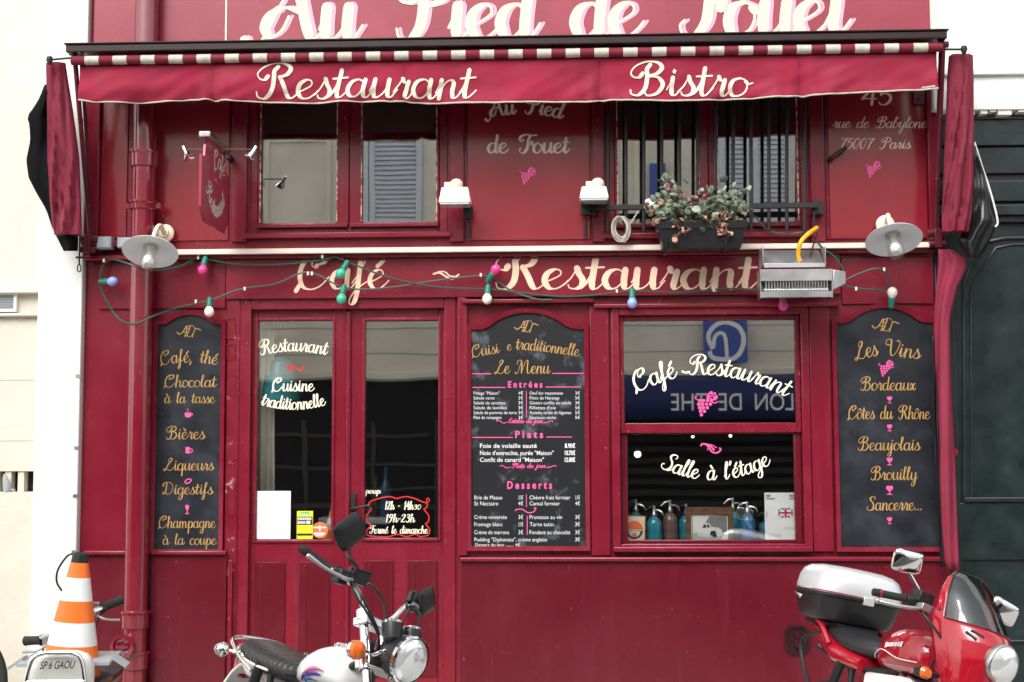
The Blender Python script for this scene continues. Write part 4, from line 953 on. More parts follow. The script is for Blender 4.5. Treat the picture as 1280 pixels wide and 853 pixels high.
flap('vinyl_flap', 'shiny black plastic flap hanging at the right beside the dark green doors', [(178, 1213, 1218), (210, 1210, 1228), (240, 1207, 1238), (276, 1203, 1247), (300, 1197, 1238), (322, 1210, 1222)], -.30, M['vinyl'], 'plastic flap', .05, seed=1)
m = MB(); m.tube([P(1218, 178, -.31), P(1228, 210, -.31), P(1238, 240, -.31), P(1247, 276, -.31), P(1244, 284, -.31)], .006, 6, 4); eo = m.build('flap_edge', M['white_metal']); eo.parent = [o for o in COL.objects if o.name.startswith('vinyl_flap')][-1]
M['drape'] = mat('faded burgundy drape', (.24, .022, .05), .7, spec=.35, var=.15, vscale=4, bump=.15, bscale=200)
fl = flap('long_drape', 'long narrow burgundy drape hanging down beside the wine board', [(312, 1173, 1190), (318, 1173, 1208), (338, 1172, 1207), (360, 1170, 1196), (400, 1168, 1187), (470, 1169, 1189), (560, 1172, 1193), (640, 1175, 1196), (712, 1181, 1199)], -.20, M['drape'], 'curtain', .05, seed=2)
flg = flap('dark_backing', None, [(420, 1165, 1169), (500, 1166, 1171), (600, 1170, 1176), (709, 1176, 1184)], -.19, M['black'], None, .01); flg.parent = fl; del_keys = [k for k in ('label', 'category') if k in flg.keys()]

# ------------------------------------------------------------------ lamps
def wall_lamp(label, px, py, mx, my, ax):
    c = P(px, py, -.36); root = thing('wall_lamp', label, 'wall lamp', c, None, 'enamel dish lamps on the front')
    d = Vector(ax).normalized(); m = MB()
    m.lathe([(.030, -.055), (.045, -.045), (.06, -.035), (.168, .002), (.172, .008), (.166, .009), (.06, -.026), (.048, -.03)], (0, 0, 0), d, 40, cap=False); m.build('lamp_shade', M['shade_blue'], root)
    m = MB(); m.lathe([(.046, -.028), (.05, -.01), (.052, .06), (.050, .10), (.036, .128), (.001, .138)], (0, 0, 0), d, 24); m.build('glass_jar', M['glass_clear'], root)
    m = MB(); m.lathe([(.020, -.03), (.022, .02), (.034, .06), (.032, .085), (.001, .10)], (0, 0, 0), d, 16); m.build('bulb', M['bulb_white'], root)
    w0 = P(mx, my, -.05) - c; m = MB(); m.lathe([(.058, 0), (.058, .010), (.052, .016), (.030, .020), (.028, .034), (.012, .036)], (w0.x, -.055 - c.y, w0.z), (0, -1, 0), 24)
    m.lathe([(.05, -.075), (.05, -.04)], (0, 0, 0), d, 20)
    m.tube([(w0.x, -.09 - c.y, w0.z), (w0.x * .8, -.16 - c.y, w0.z + .03), tuple(-d * .16 + Vector((w0.x * .3, .06, .02))), tuple(-d * .06)], .015, 10, 6); m.build('bracket', M['cream'], root)
wall_lamp('pale enamel dish lamp mounted over the crimson drainpipe', 188, 314, 207, 292, (.02, -.46, -.9))
wall_lamp('pale enamel dish lamp mounted above the wine board', 1117, 299, 1106, 281, (.03, -.46, -.9))

def flood(label, a, b, rod):
    x0, x1, z0, z1 = rect(*a, -.26); c = Vector(((x0 + x1) / 2, -.26, z0)); w = (x1 - x0) / 2; h = z1 - z0
    root = thing('flood_lamp', label, 'flood lamp', c, None, 'white flood lamps')
    m = MB(); vs = [(-w, -.06, 0), (w, -.06, 0), (w, .09, .01), (-w, .09, .01), (-w * .82, -.03, h), (w * .82, -.03, h), (w * .82, .08, h), (-w * .82, .08, h)]
    m.add(vs, [(0, 3, 2, 1), (4, 5, 6, 7), (0, 1, 5, 4), (1, 2, 6, 5), (2, 3, 7, 6), (3, 0, 4, 7)]); m.build('housing', M['white_metal'], root, bevel=.006)
    m = MB(); m.box(-w * .9, w * .9, -.055, .08, -.012, -.001); m.build('front_glass', M['lens'], root)
    m = MB(); m.ball((w * .05 + b, .03, h + .026), .042, 18, sz=.9); m.box(w * .05 + b - .075, w * .05 + b - .03, .0, .06, h + .001, h + .038); m.build('sensor_ball', M['cream'], root, bevel=.004)
    rp = P(rod[0], rod[1], -.09) - c; m = MB(); m.tube([(rp.x, .10, .03), (rp.x, .17, .02), (rp.x, .17, rp.z)], .011, 8); m.box(rp.x - .03, rp.x + .03, .10, .16, -.07, .0); m.build('rod', M['iron'], root)
flood('white flood lamp on a thin rod, left of the painted centre panel', (549, 235, 589, 255), .0, (586, 298))
flood('white flood lamp on a rod beside the barred window', (724, 234, 761, 250), .02, (732, 298))

# hanging sign perpendicular to the wall
HX = P(268, 225, -.47).x; hs_ = thing('hanging_sign', 'small red projecting sign reading Café Restaurant, above the left lamp', 'hanging sign', (HX, -.3, P(265, 220, -.3).z))
yA, yB = -.80, -.14
def sg(px_or_y, py): return None
zt, zb = P(263, 180, yA).z, P(250, 262, yA).z
ol = [(yA, zb + .02), (yA + .10, zb - .055), (yB - .10, zb - .055), (yB, zb + .02), (yB, zt - .06), (yB - .07, zt - .06), (yB - .09, zt + .02), (yA + .09, zt + .02), (yA + .07, zt - .06), (yA, zt - .06)]
m = MB(); n = len(ol); m.add([(HX - .008, a, b) for a, b in ol] + [(HX + .008, a, b) for a, b in ol], [tuple(range(n)), tuple(range(2 * n - 1, n - 1, -1))] + [(k, (k + 1) % n, n + (k + 1) % n, n + k) for k in range(n)]); M['hang'] = mat('bright red sign paint', (.36, .016, .055), .4, coat=.3); loc(m, 'board', M['hang'], hs_, bevel=.002)
cyy, czz = (yA + yB) / 2, (zt + zb) / 2
def on_hang(u, v, off): return Vector((HX + .0085 + off, u, -v))
ink = Ink(on_hang); ink.text("Café", cyy - .04, cyy + .21, -(czz + .10), .062, .26, .12, .1, arc=lambda t: .03 * math.sin(math.pi * t)); ink.text("Restaurant", cyy - .23, cyy + .24, -(czz - .15), .062, .26, .12, .1, arc=lambda t: .13 * (2 * t - 1) ** 2 - .03); local(ink.build('lettering', M['cream_letter'], None), hs_)
ink = Ink(on_hang); ink.line([(cyy - .05, -czz - .03), (cyy, -czz - .05), (cyy + .05, -czz - .02)], .014); local(ink.build('flourish', M['pink'], None), hs_)
m = MB(); zz = zt + .06; m.obox((HX, (yA + yB) / 2, zz + .02), (.035, 0, 0), (0, .25, 0), (0, 0, .018)); loc(m, 'lamp_strip', M['steel'], hs_, bevel=.006)
m = MB(); m.obox((HX, yB + .07, zz + .01), (.014, 0, 0), (0, .075, 0), (0, 0, .014)); m.tube([(HX, yA + .1, zz), (HX, yA + .1, zt)], .006, 8); m.tube([(HX, yB - .1, zz), (HX, yB - .1, zt)], .006, 8); loc(m, 'bracket', M['iron'], hs_)
ra, rb = P(231, 187, -.42), P(318, 187, -.42); m = MB(); m.tube([ra, rb], .004, 6); loc(m, 'rod', M['wood'], hs_)
for e, s in ((ra, 1), (rb, -1)):
    m = MB(); m.lathe([(.012, -.02), (.014, .02), (.036, .065), (.034, .07), (.001, .06)], e, (s * .5, -.2, -.9), 16); loc(m, 'spotlight', M['chrome'], hs_)

# barred window guard
wg = thing('window_guard', 'black iron bars across the right upper window', 'window guard', P(885, 258, -.12))
m = MB()
for k in range(12):
    px = 760 + k * 22.35; a, b = P(px, 95, -.12), P(px, 289, -.12); m.tube([a, b], .0115, 8)
loc(m, 'bar', M['iron'], wg, each=True)
m = MB(); a, b = P(736, 257, -.12), P(1022, 260, -.12); zz = (a.z + b.z) / 2; m.box(a.x, b.x, -.135, -.105, zz - .017, zz + .017); z2 = P(885, 100, -.12).z; m.box(a.x, b.x, -.135, -.105, z2 - .017, z2 + .017); loc(m, 'rail', M['iron'], wg, each=True, bevel=.003)
m = MB()
for px in (741, 1022):
    q = P(px, 260, -.09); m.box(q.x - .035, q.x + .035, -.1045, -.037, q.z - .045, q.z + .045); m.lathe([(.012, 0), (.012, .01)], (q.x, -.105, q.z - .03), (0, -1, 0), 8)
loc(m, 'fixing_plate', M['iron'], wg, bevel=.003)
m = MB(); a, b = P(1036, 201, -.012), P(1058, 184, -.08); m.tube([a, a + Vector((.01, -.05, .01)), a.lerp(b, .7), b], [.014, .013, .016, .012], 10, 5); m.lathe([(.02, 0), (.02, .01)], a, (0, -1, 0), 12); tag(m.build('wall_hook', M['iron']), 'short black iron hook sticking out by the painted street address', 'wall hook')

# flower box
fc = P(876, 290, -.30); fb = thing('flower_box', 'black trough of straggling pink and grey green plants on the ledge', 'flower box', fc)
tw, bw = .275, .25; zt_, zb_ = P(876, 279, -.3).z, P(876, 313, -.3).z
m = MB(); vs = []
for z, hw, hy in ((zb_, .235, .075), (zt_ - .05, .262, .092), (zt_ - .05, .272, .10), (zt_, .276, .104), (zt_, .262, .09), (zt_ - .05, .255, .085)):
    vs.append([(fc.x + sx * hw, -.30 + sy * hy, z) for sx, sy in ((-1, -1), (1, -1), (1, 1), (-1, 1))])
m.rings([[Vector(p) for p in r] for r in vs]); loc(m, 'trough', M['black_plastic'], fb, bevel=.004)
m = MB()
for px in (834, 908):
    a = P(px, 306, -.405); m.tube([(a.x, -.12, zb_ - .006), (a.x, -.39, zb_ - .006), (a.x, -.40, zb_ + .06)], .007, 8)
loc(m, 'bracket', M['iron'], fb, each=True)
m = MB(); m.box(fc.x - .25, fc.x + .25, -.385, -.215, zt_ - .045, zt_ - .03); loc(m, 'soil', M['wood'], fb)
def leafclump(name, mt, spots, n, size, seed, droop=0):
    rr = random.Random(seed); m = MB(); m.sharp = 180
    for cx, cz, sx, sz in spots:
        for _ in range(n):
            a = rr.gauss(0, .45); b = rr.gauss(0, .45)
            p = P(cx + a * sx, cz + b * sz, -.32 + rr.uniform(-.10, .09)); s = size * rr.uniform(.6, 1.3)
            d = Vector((rr.uniform(-1, 1), rr.uniform(-1, .3), rr.uniform(-.4, .8) - droop)).normalized(); e = d.cross(Vector((rr.uniform(-1, 1), rr.uniform(-1, 1), rr.uniform(-1, 1)))).normalized(); nn = d.cross(e)
            pts = []
            for k, (l, w_) in enumerate(((0, .1), (.3, .75), (.65, .85), (1.0, .35))):
                for q in (-1, 0, 1): pts.append(p + d * (l * s) + e * (q * w_ * s * .5) + nn * (abs(q) * s * .16 - l * l * s * .25))
            m.add(pts, [(r * 3 + c_, r * 3 + c_ + 1, r * 3 + c_ + 4, r * 3 + c_ + 3) for r in range(3) for c_ in range(2)])
    loc(m, name, mt, fb, solid=.0008)
leafclump('foliage', M['leaf'], [(838, 252, 22, 26), (862, 262, 28, 20), (893, 262, 30, 22), (908, 258, 26, 26), (850, 270, 40, 14)], 42, .045, 3)
leafclump('foliage', M['leaf_pale'], [(830, 262, 24, 20), (838, 243, 14, 22), (870, 264, 30, 16), (905, 250, 26, 18), (918, 256, 16, 14)], 32, .048, 4)
leafclump('dry_leaves', M['leaf_dead'], [(824, 268, 20, 18), (846, 284, 18, 16), (852, 288, 10, 10), (898, 268, 20, 24), (900, 286, 12, 20), (912, 272, 14, 14), (907, 292, 8, 8)], 26, .034, 5, .7)
leafclump('flowers', M['flower'], [(838, 236, 8, 10), (860, 256, 16, 10), (872, 252, 14, 10), (907, 292, 7, 6), (848, 250, 16, 14)], 26, .024, 6)
rr = random.Random(9); m = MB()
for _ in range(34):
    px = rr.choice((832, 840, 850, 870, 890, 902, 912)) + rr.uniform(-8, 8); a = P(px, 279, -.31); b = P(px + rr.uniform(-12, 12), rr.choice((245, 255, 262, 290, 284)) + rr.uniform(-8, 5), -.36); m.tube([a, a.lerp(b, .5) + Vector((0, -.03, .03)), b], .0022, 5, 4)
loc(m, 'stems', M['leaf_dead'], fb)

# cable coil and plugs on the ledge
m = MB(); q = P(776, 287, -.14)
for k in range(6):
    a = .06 + .01 * (k % 3); m.tube([q + Vector((a * .62 * math.cos(t * .52) + .01 * math.sin(k), -.012 * k + .012 * math.sin(t + k), a * math.sin(t * .52) + .006 * math.cos(2 * k))) for t in range(12)], .0042, 6, 3, loop=True)
m.tube([P(788, 280, -.14), P(800, 262, -.12), P(812, 258, -.12), P(830, 268, -.2)], .0042, 6, 5); m.tube([P(770, 297, -.13), P(781, 303, -.13), P(783, 298, -.13)], .004, 6, 5)
tag(m.build('cable_coil', M['awning_white']), 'small coil of cream cable tied beside the flower box', 'cable coil')
m = MB(); m.lathe([(.016, 0), (.030, .03), (.034, .07), (.028, .085), (.022, .07), (.001, .06)], P(808, 252, -.17), (.7, -.6, -.4), 16); tag(m.build('lamp_socket', M['white_metal']), 'loose white lamp socket hanging at the window bars by the plants', 'lamp socket')

# patio heater
hc = P(1004, 345, -.35); ht = thing('patio_heater', 'steel electric heater with two stacked reflectors under the ledge', 'heater', hc)
def trough(a, y, dpt, m_, name, lip):
    x0, x1, z0, z1 = rect(*a, y); h = z1 - z0; m = MB()
    prof = [(0, z1), (dpt * .5, z1 - .006), (dpt, z1 - h * .25), (dpt, z0 + h * .3), (dpt * .45, z0 + .004), (0, z0)]
    rs = [[Vector((x, y + d, z)) for d, z in prof] + [Vector((x, y + d + .006, z - (.0 if i < 3 else -.0))) for i, (d, z) in reversed(list(enumerate(prof)))] for x in (x0, x1)]
    m.rings(rs); 
    for x in (x0 - .004, x1 - .002): m.box(x, x + .006, y - .002, y + dpt + .008, z0 - .003, z1 + .003)
    m.box(x0, x1, y - .012, y - .001, z1 - lip, z1); m.box(x0, x1, y - .010, y - .001, z0, z0 + lip * .5)
    loc(m, name, m_, ht, bevel=.002)
    return x0, x1, z0, z1
x0, x1, z0, z1 = rect(953, 310, 1029, 334, -.30)
m = MB(); m.add([(x0, -.34, z0 + .012), (x1, -.34, z0 + .012), (x1 - .01, -.20, z1), (x0, -.20, z1), (x0, -.33, z0 + .012), (x1, -.33, z0 + .012), (x1 - .01, -.19, z1), (x0, -.19, z1)], [(0, 1, 2, 3), (4, 7, 6, 5), (0, 4, 5, 1), (1, 5, 6, 2), (2, 6, 7, 3), (3, 7, 4, 0)]); m.box(x0 - .006, x0 - .001, -.36, -.18, z0, z1); m.box(x1 + .001, x1 + .006, -.36, -.18, z0, z1); m.box(x0, x1, -.372, -.341, z0 - .012, z0 + .014); loc(m, 'upper_reflector', M['alu'], ht, bevel=.002)
x0, x1, z0, z1 = trough((951, 337, 1040, 372), -.42, .13, M['steel'], 'lower_reflector', .07)
m = MB(); m.tube([(x0 + .02, -.39, z0 + .05), (x1 - .02, -.39, z0 + .05)], .008, 10)
for k in range(22): q = x0 + .03 + (x1 - x0 - .06) * k / 21; m.box(q - .0015, q + .0015, -.427, -.424, z0 + .02, z0 + .105)
loc(m, 'heating_tube', M['lens'], ht)
m = MB(); q = rect(1041, 337, 1058, 365, -.42); m.add([(q[0], -.43, q[2] + .01), (q[1], -.41, q[2] + .05), (q[1], -.29, q[2] + .05), (q[0], -.28, q[2] + .01), (q[0], -.43, q[3]), (q[1], -.41, q[3] - .01), (q[1], -.29, q[3] - .01), (q[0], -.28, q[3])], [(0, 3, 2, 1), (4, 5, 6, 7), (0, 1, 5, 4), (1, 2, 6, 5), (2, 3, 7, 6), (3, 0, 4, 7)]); loc(m, 'end_cap', M['alu'], ht, bevel=.006)
m = MB(); m.tube([P(1001, 329, -.29), P(998, 318, -.30), P(1001, 303, -.32), P(1010, 293, -.28), P(1021, 285, -.15)], .014, 10, 6); loc(m, 'yellow_cable', M['yellow'], ht)
m = MB(); m.tube([P(1010, 330, -.28), P(1015, 312, -.25), P(1021, 292, -.16)], .005, 8, 5); m.tube([P(1018, 262, -.1), P(1017, 285, -.1)], .006, 8); m.box(hc.x - .12, hc.x - .08, -.30, -.045, hc.z - .02, hc.z + .02); m.box(hc.x + .08, hc.x + .12, -.30, -.045, hc.z - .02, hc.z + .02); loc(m, 'bracket', M['iron'], ht)

# string of party lights
sl = thing('string_lights', 'string of coloured bulbs on green cable looped along the fascia', 'string lights', P(640, 350, -.1))
runs = [[(1020, 300), (1030, 312), (1042, 320), (1052, 334), (1057, 352)], [(955, 363), (910, 361), (850, 366), (790, 364), (745, 369), (700, 371), (650, 366), (615, 362), (560, 360), (520, 355), (480, 345), (445, 332), (420, 322), (405, 325), (350, 331), (300, 331), (262, 325), (248, 322), (225, 333), (200, 338), (178, 336), (155, 328), (138, 325), (128, 335), (125, 356), (133, 375), (148, 398), (168, 405), (190, 396), (225, 384), (262, 376), (300, 362), (345, 355), (375, 342), (395, 343), (425, 358), (455, 362), (500, 358), (545, 351), (600, 345), (618, 350), (640, 364), (670, 374), (690, 375)],
        [(1058, 350), (1075, 342), (1095, 336), (1107, 341), (1113, 356), (1115, 372)], [(1056, 358), (1075, 361), (1095, 363), (1112, 368)], [(935, 268), (945, 272), (960, 288), (985, 293), (1010, 289)]]
m = MB()
for k, r in enumerate(runs):
    rr = random.Random(k); m.tube([P(a, b, -.085 + rr.uniform(-.008, .008) - (.13 if 150 < a < 195 and b < 420 else 0) - (.05 if k in (0,) else 0)) for a, b in r], .0058, 7, 6)
loc(m, 'cable', M['cable_green'], sl, each=True)
bulbs = [((126, 352), (1, .05), 'bulb_blue'), ((257, 322), (-.15, 1), 'bulb_pink'), ((262, 374), (.05, 1), 'bulb_white'), ((434, 328), (-.5, 1), 'bulb_green'), ((430, 358), (-.15, 1), 'bulb_green'), ((610, 351), (.55, -.75), 'bulb_pink'), ((610, 358), (-.05, 1), 'bulb_white'), ((790, 363), (0, 1), 'bulb_blue'), ((978, 366), (0, 1), 'bulb_pink'), ((1114, 383), (.05, -1), 'bulb_white')]
for (px, py), (dx, dy), bm_ in bulbs:
    c = P(px, py, -.10); d = Vector((dx, -.25, -dy)).normalized()
    m = MB(); m.lathe([(.012, -.012), (.017, 0), (.019, .03), (.022, .05), (.019, .055)], c, d, 14); so = loc(m, 'socket', M['socket_green'], sl)
    m = MB(); m.lathe([(.014, .048), (.019, .056), (.030, .075), (.032, .09), (.026, .108), (.012, .119), (.001, .121)], c, d, 16); b_ = m.build('bulb', M[bm_], None); b_.parent = so
m = MB()
for a, b in ((403, 321), (248, 322), (385, 342), (306, 361), (245, 377), (390, 342), (601, 344), (771, 364), (892, 362), (1105, 337), (1070, 361), (130, 326)): p = P(a, b, -.095); m.box(p.x - .006, p.x + .006, p.y - .008, p.y + .008, p.z - .011, p.z + .011)
loc(m, 'cable_clip', M['white_metal'], sl, each=True)

# junction boxes
for (a, b, c, d), lab in (((121, 296, 139, 311), 'square grey junction box on the cornice at the far left'), ((147, 297, 166, 310), 'small grey box with dark cover beside the drainpipe')):
    x0, x1, z0, z1 = rect(a, b, c, d, -.12); m = MB(); m.box(x0, x1, -.125, -.052, z0, z1); m.box(x0 + .006, x1 - .006, -.132, -.1255, z0 + .006, z1 - .006)
    for u in (x0 + .014, x1 - .014): m.lathe([(.005, 0), (.005, .004)], (u, -.132, z1 - .014), (0, -1, 0), 8)
    tag(m.build('junction_box', M['grey_box'], None, bevel=.003), lab, 'junction box')
m = MB(); q = rect(1141, 113, 1156, 131, -.03); m.box(q[0], q[1], -.04, -.0125, q[2], q[3]); m.lathe([(.012, 0), (.010, .012)], ((q[0] + q[1]) / 2, -.04, (q[2] + q[3]) / 2 - .01), (0, -1, 0), 12); tag(m.build('doorbell', M['maroon_metal'], None, bevel=.003), 'small dark metal plate with a knob above the painted address', 'metal plate')
# recessed gas plate in the plinth
q = rect(981, 782, 1012, 818, -.05); vp = thing('utility_plate', 'oval maroon utility cover set in the plinth behind the red motorcycle', 'utility cover', ((q[0] + q[1]) / 2, -.045, (q[2] + q[3]) / 2))
cx, cz, hw, hh = 0, 0, (q[1] - q[0]) / 2, (q[3] - q[2]) / 2
def octo(s): return [(hw * s * a, hh * s * b) for a, b in ((-1, -.6), (-.55, -1), (.55, -1), (1, -.6), (1, .6), (.55, 1), (-.55, 1), (-1, .6))]
M['plate'] = mat('dark maroon cast plate', (.028, .005, .008), .35, dirt=(.2, .08, .08, .6, .08, .7), dscale=30)
m = MB(); o1, o2 = octo(1), octo(.84); m.add([(x, -.012, z) for x, z in o1] + [(x, -.012, z) for x, z in o2] + [(x, .004, z) for x, z in o1] + [(x, .004, z) for x, z in o2], [(k, (k + 1) % 8, 8 + (k + 1) % 8, 8 + k) for k in range(8)] + [(16 + k, 16 + (k + 1) % 8, (k + 1) % 8, k) for k in range(8)] + [(8 + k, 8 + (k + 1) % 8, 24 + (k + 1) % 8, 24 + k) for k in range(8)]); m.build('rim', M['plate'], vp)
m = MB(); m.prism(octo(.84), .0, .0035); m.box(-.018, .018, -.010, -.0005, -.05, .05); m.lathe([(.022, 0), (.018, .008)], (0, -.010, .025), (0, -1, 0), 14); m.lathe([(.022, 0), (.018, .008)], (0, -.010, -.03), (0, -1, 0), 14)
for sx in (-1, 1): m.box(sx * .045 - .006, sx * .045 + .006, -.006, -.0005, -.03, .03)
m.build('cover', M['plate'], vp)

# ------------------------------------------------------------------ things in the windows
def card(name, label, cat, a, y, mt, th=.004, tilt=0):
    x0, x1, z0, z1 = rect(*a, y); root = thing(name, label, cat, ((x0 + x1) / 2, y, z0), (R(0), R(tilt), 0)); m = MB(); w_, h = (x1 - x0) / 2, z1 - z0
    m.box(-w_, w_, 0, th, 0, h); m.build('card', mt, root); return root, w_, h
def flat(root, name, polys, mt, k=1):
    m = MB()
    for i, pp in enumerate(polys): m.add([(x, -.0008 * k - .00006 * i, z) for x, z in pp], [tuple(range(len(pp)))])
    return m.build(name, mt, root, smooth=False)
def rc(x0, x1, z0, z1): return [(x0, z0), (x1, z0), (x1, z1), (x0, z1)]
def disc(cx, cz, r, n=28, a0=0, a1=2 * math.pi): return [(cx + r * math.cos(a0 + (a1 - a0) * k / n), cz + r * math.sin(a0 + (a1 - a0) * k / n)) for k in range(n + (0 if a1 - a0 > 6.2 else 1))]
M['ink_black'] = mat('black print', (.02, .02, .02), .6); M['ink_orange'] = mat('orange print', (.80, .16, .05), .6); M['ink_red'] = mat('red print', (.62, .02, .04), .6); M['ink_blue'] = mat('blue print', (.03, .06, .30), .6); M['ink_yellow'] = mat('yellow print', (.85, .74, .02), .5); M['ink_green'] = mat('green print', (.02, .45, .08), .5); M['ink_grey'] = mat('grey print', (.30, .30, .30), .6); M['ink_pale'] = mat('pale print', (.70, .70, .66), .6); M['ink_cream'] = mat('cream print', (.78, .68, .50), .6)
c, w_, h = card('menu_card', 'plain white sheet standing in the lower left door pane', 'notice', (321, 614, 363, 674), .048, M['paper']); flat(c, 'print', [rc(-w_ * .85, -w_ * .82, h * .12, h * .32), rc(w_ * .78, w_ * .83, h * .12, h * .32), rc(-w_ * .1, w_ * .3, h * .34, h * .345)], M['ink_grey'])
c, w_, h = card('sticker', 'yellow rectangular sticker with green heading on the door glass', 'sticker', (371, 639, 391, 674), .050, M['ink_yellow'])
flat(c, 'heading', [rc(-w_ * .55, w_ * .55, h * .84, h * .96)], M['ink_green']); flat(c, 'black_band', [rc(-w_ * .95, w_ * .95, h * .50, h * .80), rc(-w_ * .95, w_ * .95, h * .12, h * .2)], M['ink_black'])
rr = random.Random(2); flat(c, 'print', [rc(-w_ * .5 + k * w_ * .2, -w_ * .5 + k * w_ * .2 + w_ * .14, h * .85, h * .91) for k in range(5)] + [rc(-w_ * .88 + k * w_ * .22, -w_ * .88 + k * w_ * .22 + w_ * .16, h * .68, h * .77) for k in range(8)] + [rc(-w_ * .88 + k * w_ * .2, -w_ * .88 + k * w_ * .2 + w_ * .14, h * .54, h * .64) for k in range(5)] + [rc(w_ * .2, w_ * .7, h * .54, h * .65)], M['ink_pale'], 2)
sx0, sx1, sz0, sz1 = rect(390, 653, 410, 673, .05); c = thing('sticker', 'round orange sticker beside the yellow one on the door glass', 'sticker', ((sx0 + sx1) / 2, .051, (sz0 + sz1) / 2)); r_ = (sx1 - sx0) / 2
m = MB(); m.prism(disc(0, 0, r_, 32), 0, .002); m.build('disc', M['ink_orange'], c); flat(c, 'print', [rc(-r_ * .8, -r_ * .1, r_ * .25, r_ * .42), rc(r_ * .1, r_ * .8, r_ * .25, r_ * .42), rc(-r_ * .12, r_ * .08, -r_ * .1, r_ * .6), rc(-r_ * .75, r_ * .65, -r_ * .55, -r_ * .3), rc(-r_ * .6, r_ * .4, -r_ * .75, -r_ * .62)], M['ink_pale'])
c, w_, h = card('label_card', 'small cream card with an orange and black round emblem, left end of the sill', 'card', (779, 645, 806, 679), .10, M['ink_cream'], tilt=2)
flat(c, 'orange_emblem', [disc(0, h * .50, w_ * .78, 24, 0, math.pi), rc(-w_ * .98, w_ * .98, h * .97, h * .995), rc(-w_ * .98, w_ * .98, h * .005, h * .03), rc(-w_ * .98, -w_ * .92, 0.02 * h, h * .98), rc(w_ * .92, w_ * .98, .02 * h, h * .98)], M['ink_orange'])
flat(c, 'black_emblem', [disc(0, h * .46, w_ * .78, 24, math.pi, 2 * math.pi)], M['ink_black'], 2); flat(c, 'shield', [disc(0, h * .44, w_ * .55, 24, math.pi, 2 * math.pi)], M['ink_pale'], 4); flat(c, 'heart', [disc(0, h * .30, w_ * .22, 16)], M['ink_orange'], 6)
c, w_, h = card('notice_sheet', 'white notice with a small Union Jack at the right end of the sill', 'notice', (956, 616, 1000, 677), .09, M['paper'])
fx, fz, fw, fh = 0.02, h * .585, w_ * .42, h * .095
flat(c, 'flag_blue', [rc(fx - fw, fx + fw, fz - fh, fz + fh)], M['ink_blue'])
dg = [[(fx - fw * s, fz - fh), (fx - fw * s + .012 * s, fz - fh), (fx + fw * s, fz + fh - .006), (fx + fw * s, fz + fh), (fx + fw * s - .012 * s, fz + fh), (fx - fw * s, fz - fh + .006)] for s in (1, -1)]
flat(c, 'flag_white', dg + [rc(fx - .012, fx + .012, fz - fh, fz + fh), rc(fx - fw, fx + fw, fz - .010, fz + .010)], M['paper'], 2)
flat(c, 'flag_red', [rc(fx - .007, fx + .007, fz - fh, fz + fh), rc(fx - fw, fx + fw, fz - .006, fz + .006)], M['ink_red'], 4)
flat(c, 'print', [rc(-w_ * .9, -w_ * .65, h * .91, h * .96), rc(-w_ * .9, -w_ * .4, h * .86, h * .89), rc(w_ * .4, w_ * .7, h * .91, h * .96), rc(w_ * .4, w_ * .9, h * .86, h * .89), rc(-w_ * .9, -w_ * .86, h * .5, h * .62), rc(w_ * .86, w_ * .9, h * .5, h * .62)], M['ink_grey'], 2); flat(c, 'pale_print', [rc(-w_ * .8, -w_ * .1, h * .08, h * .16), rc(w_ * .1, w_ * .7, h * .25, h * .3)], M['ink_pale'], 2)
x0, x1, z0, z1 = rect(857, 634, 917, 679, .11); pf = thing('picture_frame', 'wooden frame holding a black and white photograph of a vintage car', 'picture', ((x0 + x1) / 2, .11, z0)); w_, h = (x1 - x0) / 2, z1 - z0
m = MB(); frame_mb(m, -w_, w_, 0, h, .035, 0, .02, tb=.012, tt=.05); m.build('frame', M['wood'], pf, bevel=.003)
m = MB(); m.box(-w_ + .035, w_ - .035, .010, .014, .012, h - .05); ph = m.build('print', M['ink_pale'], pf)
iw, ih = w_ - .045, h - .07; zb0 = .02
def car(pts): return [(x * iw, zb0 + z * ih) for x, z in pts]
m = MB()
def lay(polys, k, mi):
    m.cur = mi
    for i, pp in enumerate(polys): m.add([(x, .0095 - .0006 * k - .00005 * i, z) for x, z in pp], [tuple(range(len(pp)))])
lay([car([(-1.03, -.02), (1.03, -.02), (1.03, 1.03), (-1.03, 1.03)])], 0, 0); lay([car([(-1, 0), (1, 0), (1, 1), (-1, 1)])], 1, 1)
lay([car([(-1, 0), (1, 0), (1, .22), (-1, .28)])], 2, 3); lay([car([(-.3, .6), (.0, .95), (1, 1), (1, .3), (.2, .3)])], 2, 2)
lay([car([(-.7, .18), (-.68, .42), (-.5, .48), (-.38, .66), (-.05, .68), (.12, .52), (.55, .48), (.72, .40), (.78, .20), (.6, .12), (-.5, .12)])], 4, 1); lay([car([(-.42, .48), (-.34, .61), (-.2, .62), (-.2, .48)]), car([(-.15, .48), (-.15, .62), (-.06, .61), (.04, .50)])], 5, 0)
lay([[(x * iw * .55, z) for x, z in disc(a / .55, zb0 + ih * .17, ih * .13, 16)] for a in (-.45, .15)] + [car([(.0, .2), (.1, .36), (.35, .36), (.45, .12), (.3, .1)])], 6, 0); lay([[(x * iw * .55, z) for x, z in disc(a / .55, zb0 + ih * .17, ih * .05, 12)] for a in (-.45, .15)] + [[(x, z) for x, z in disc(.6 * iw, zb0 + ih * .38, ih * .05, 12)]], 7, 1)
M['photo_white'] = mat('photo white', (.74, .73, .70), .5); M['photo_grey'] = mat('photo grey', (.20, .20, .20), .5); M['photo_light'] = mat('photo light grey', (.45, .45, .44), .5)
m.build('picture', [M['ink_black'], M['photo_white'], M['photo_grey'], M['photo_light']], ph, smooth=False)
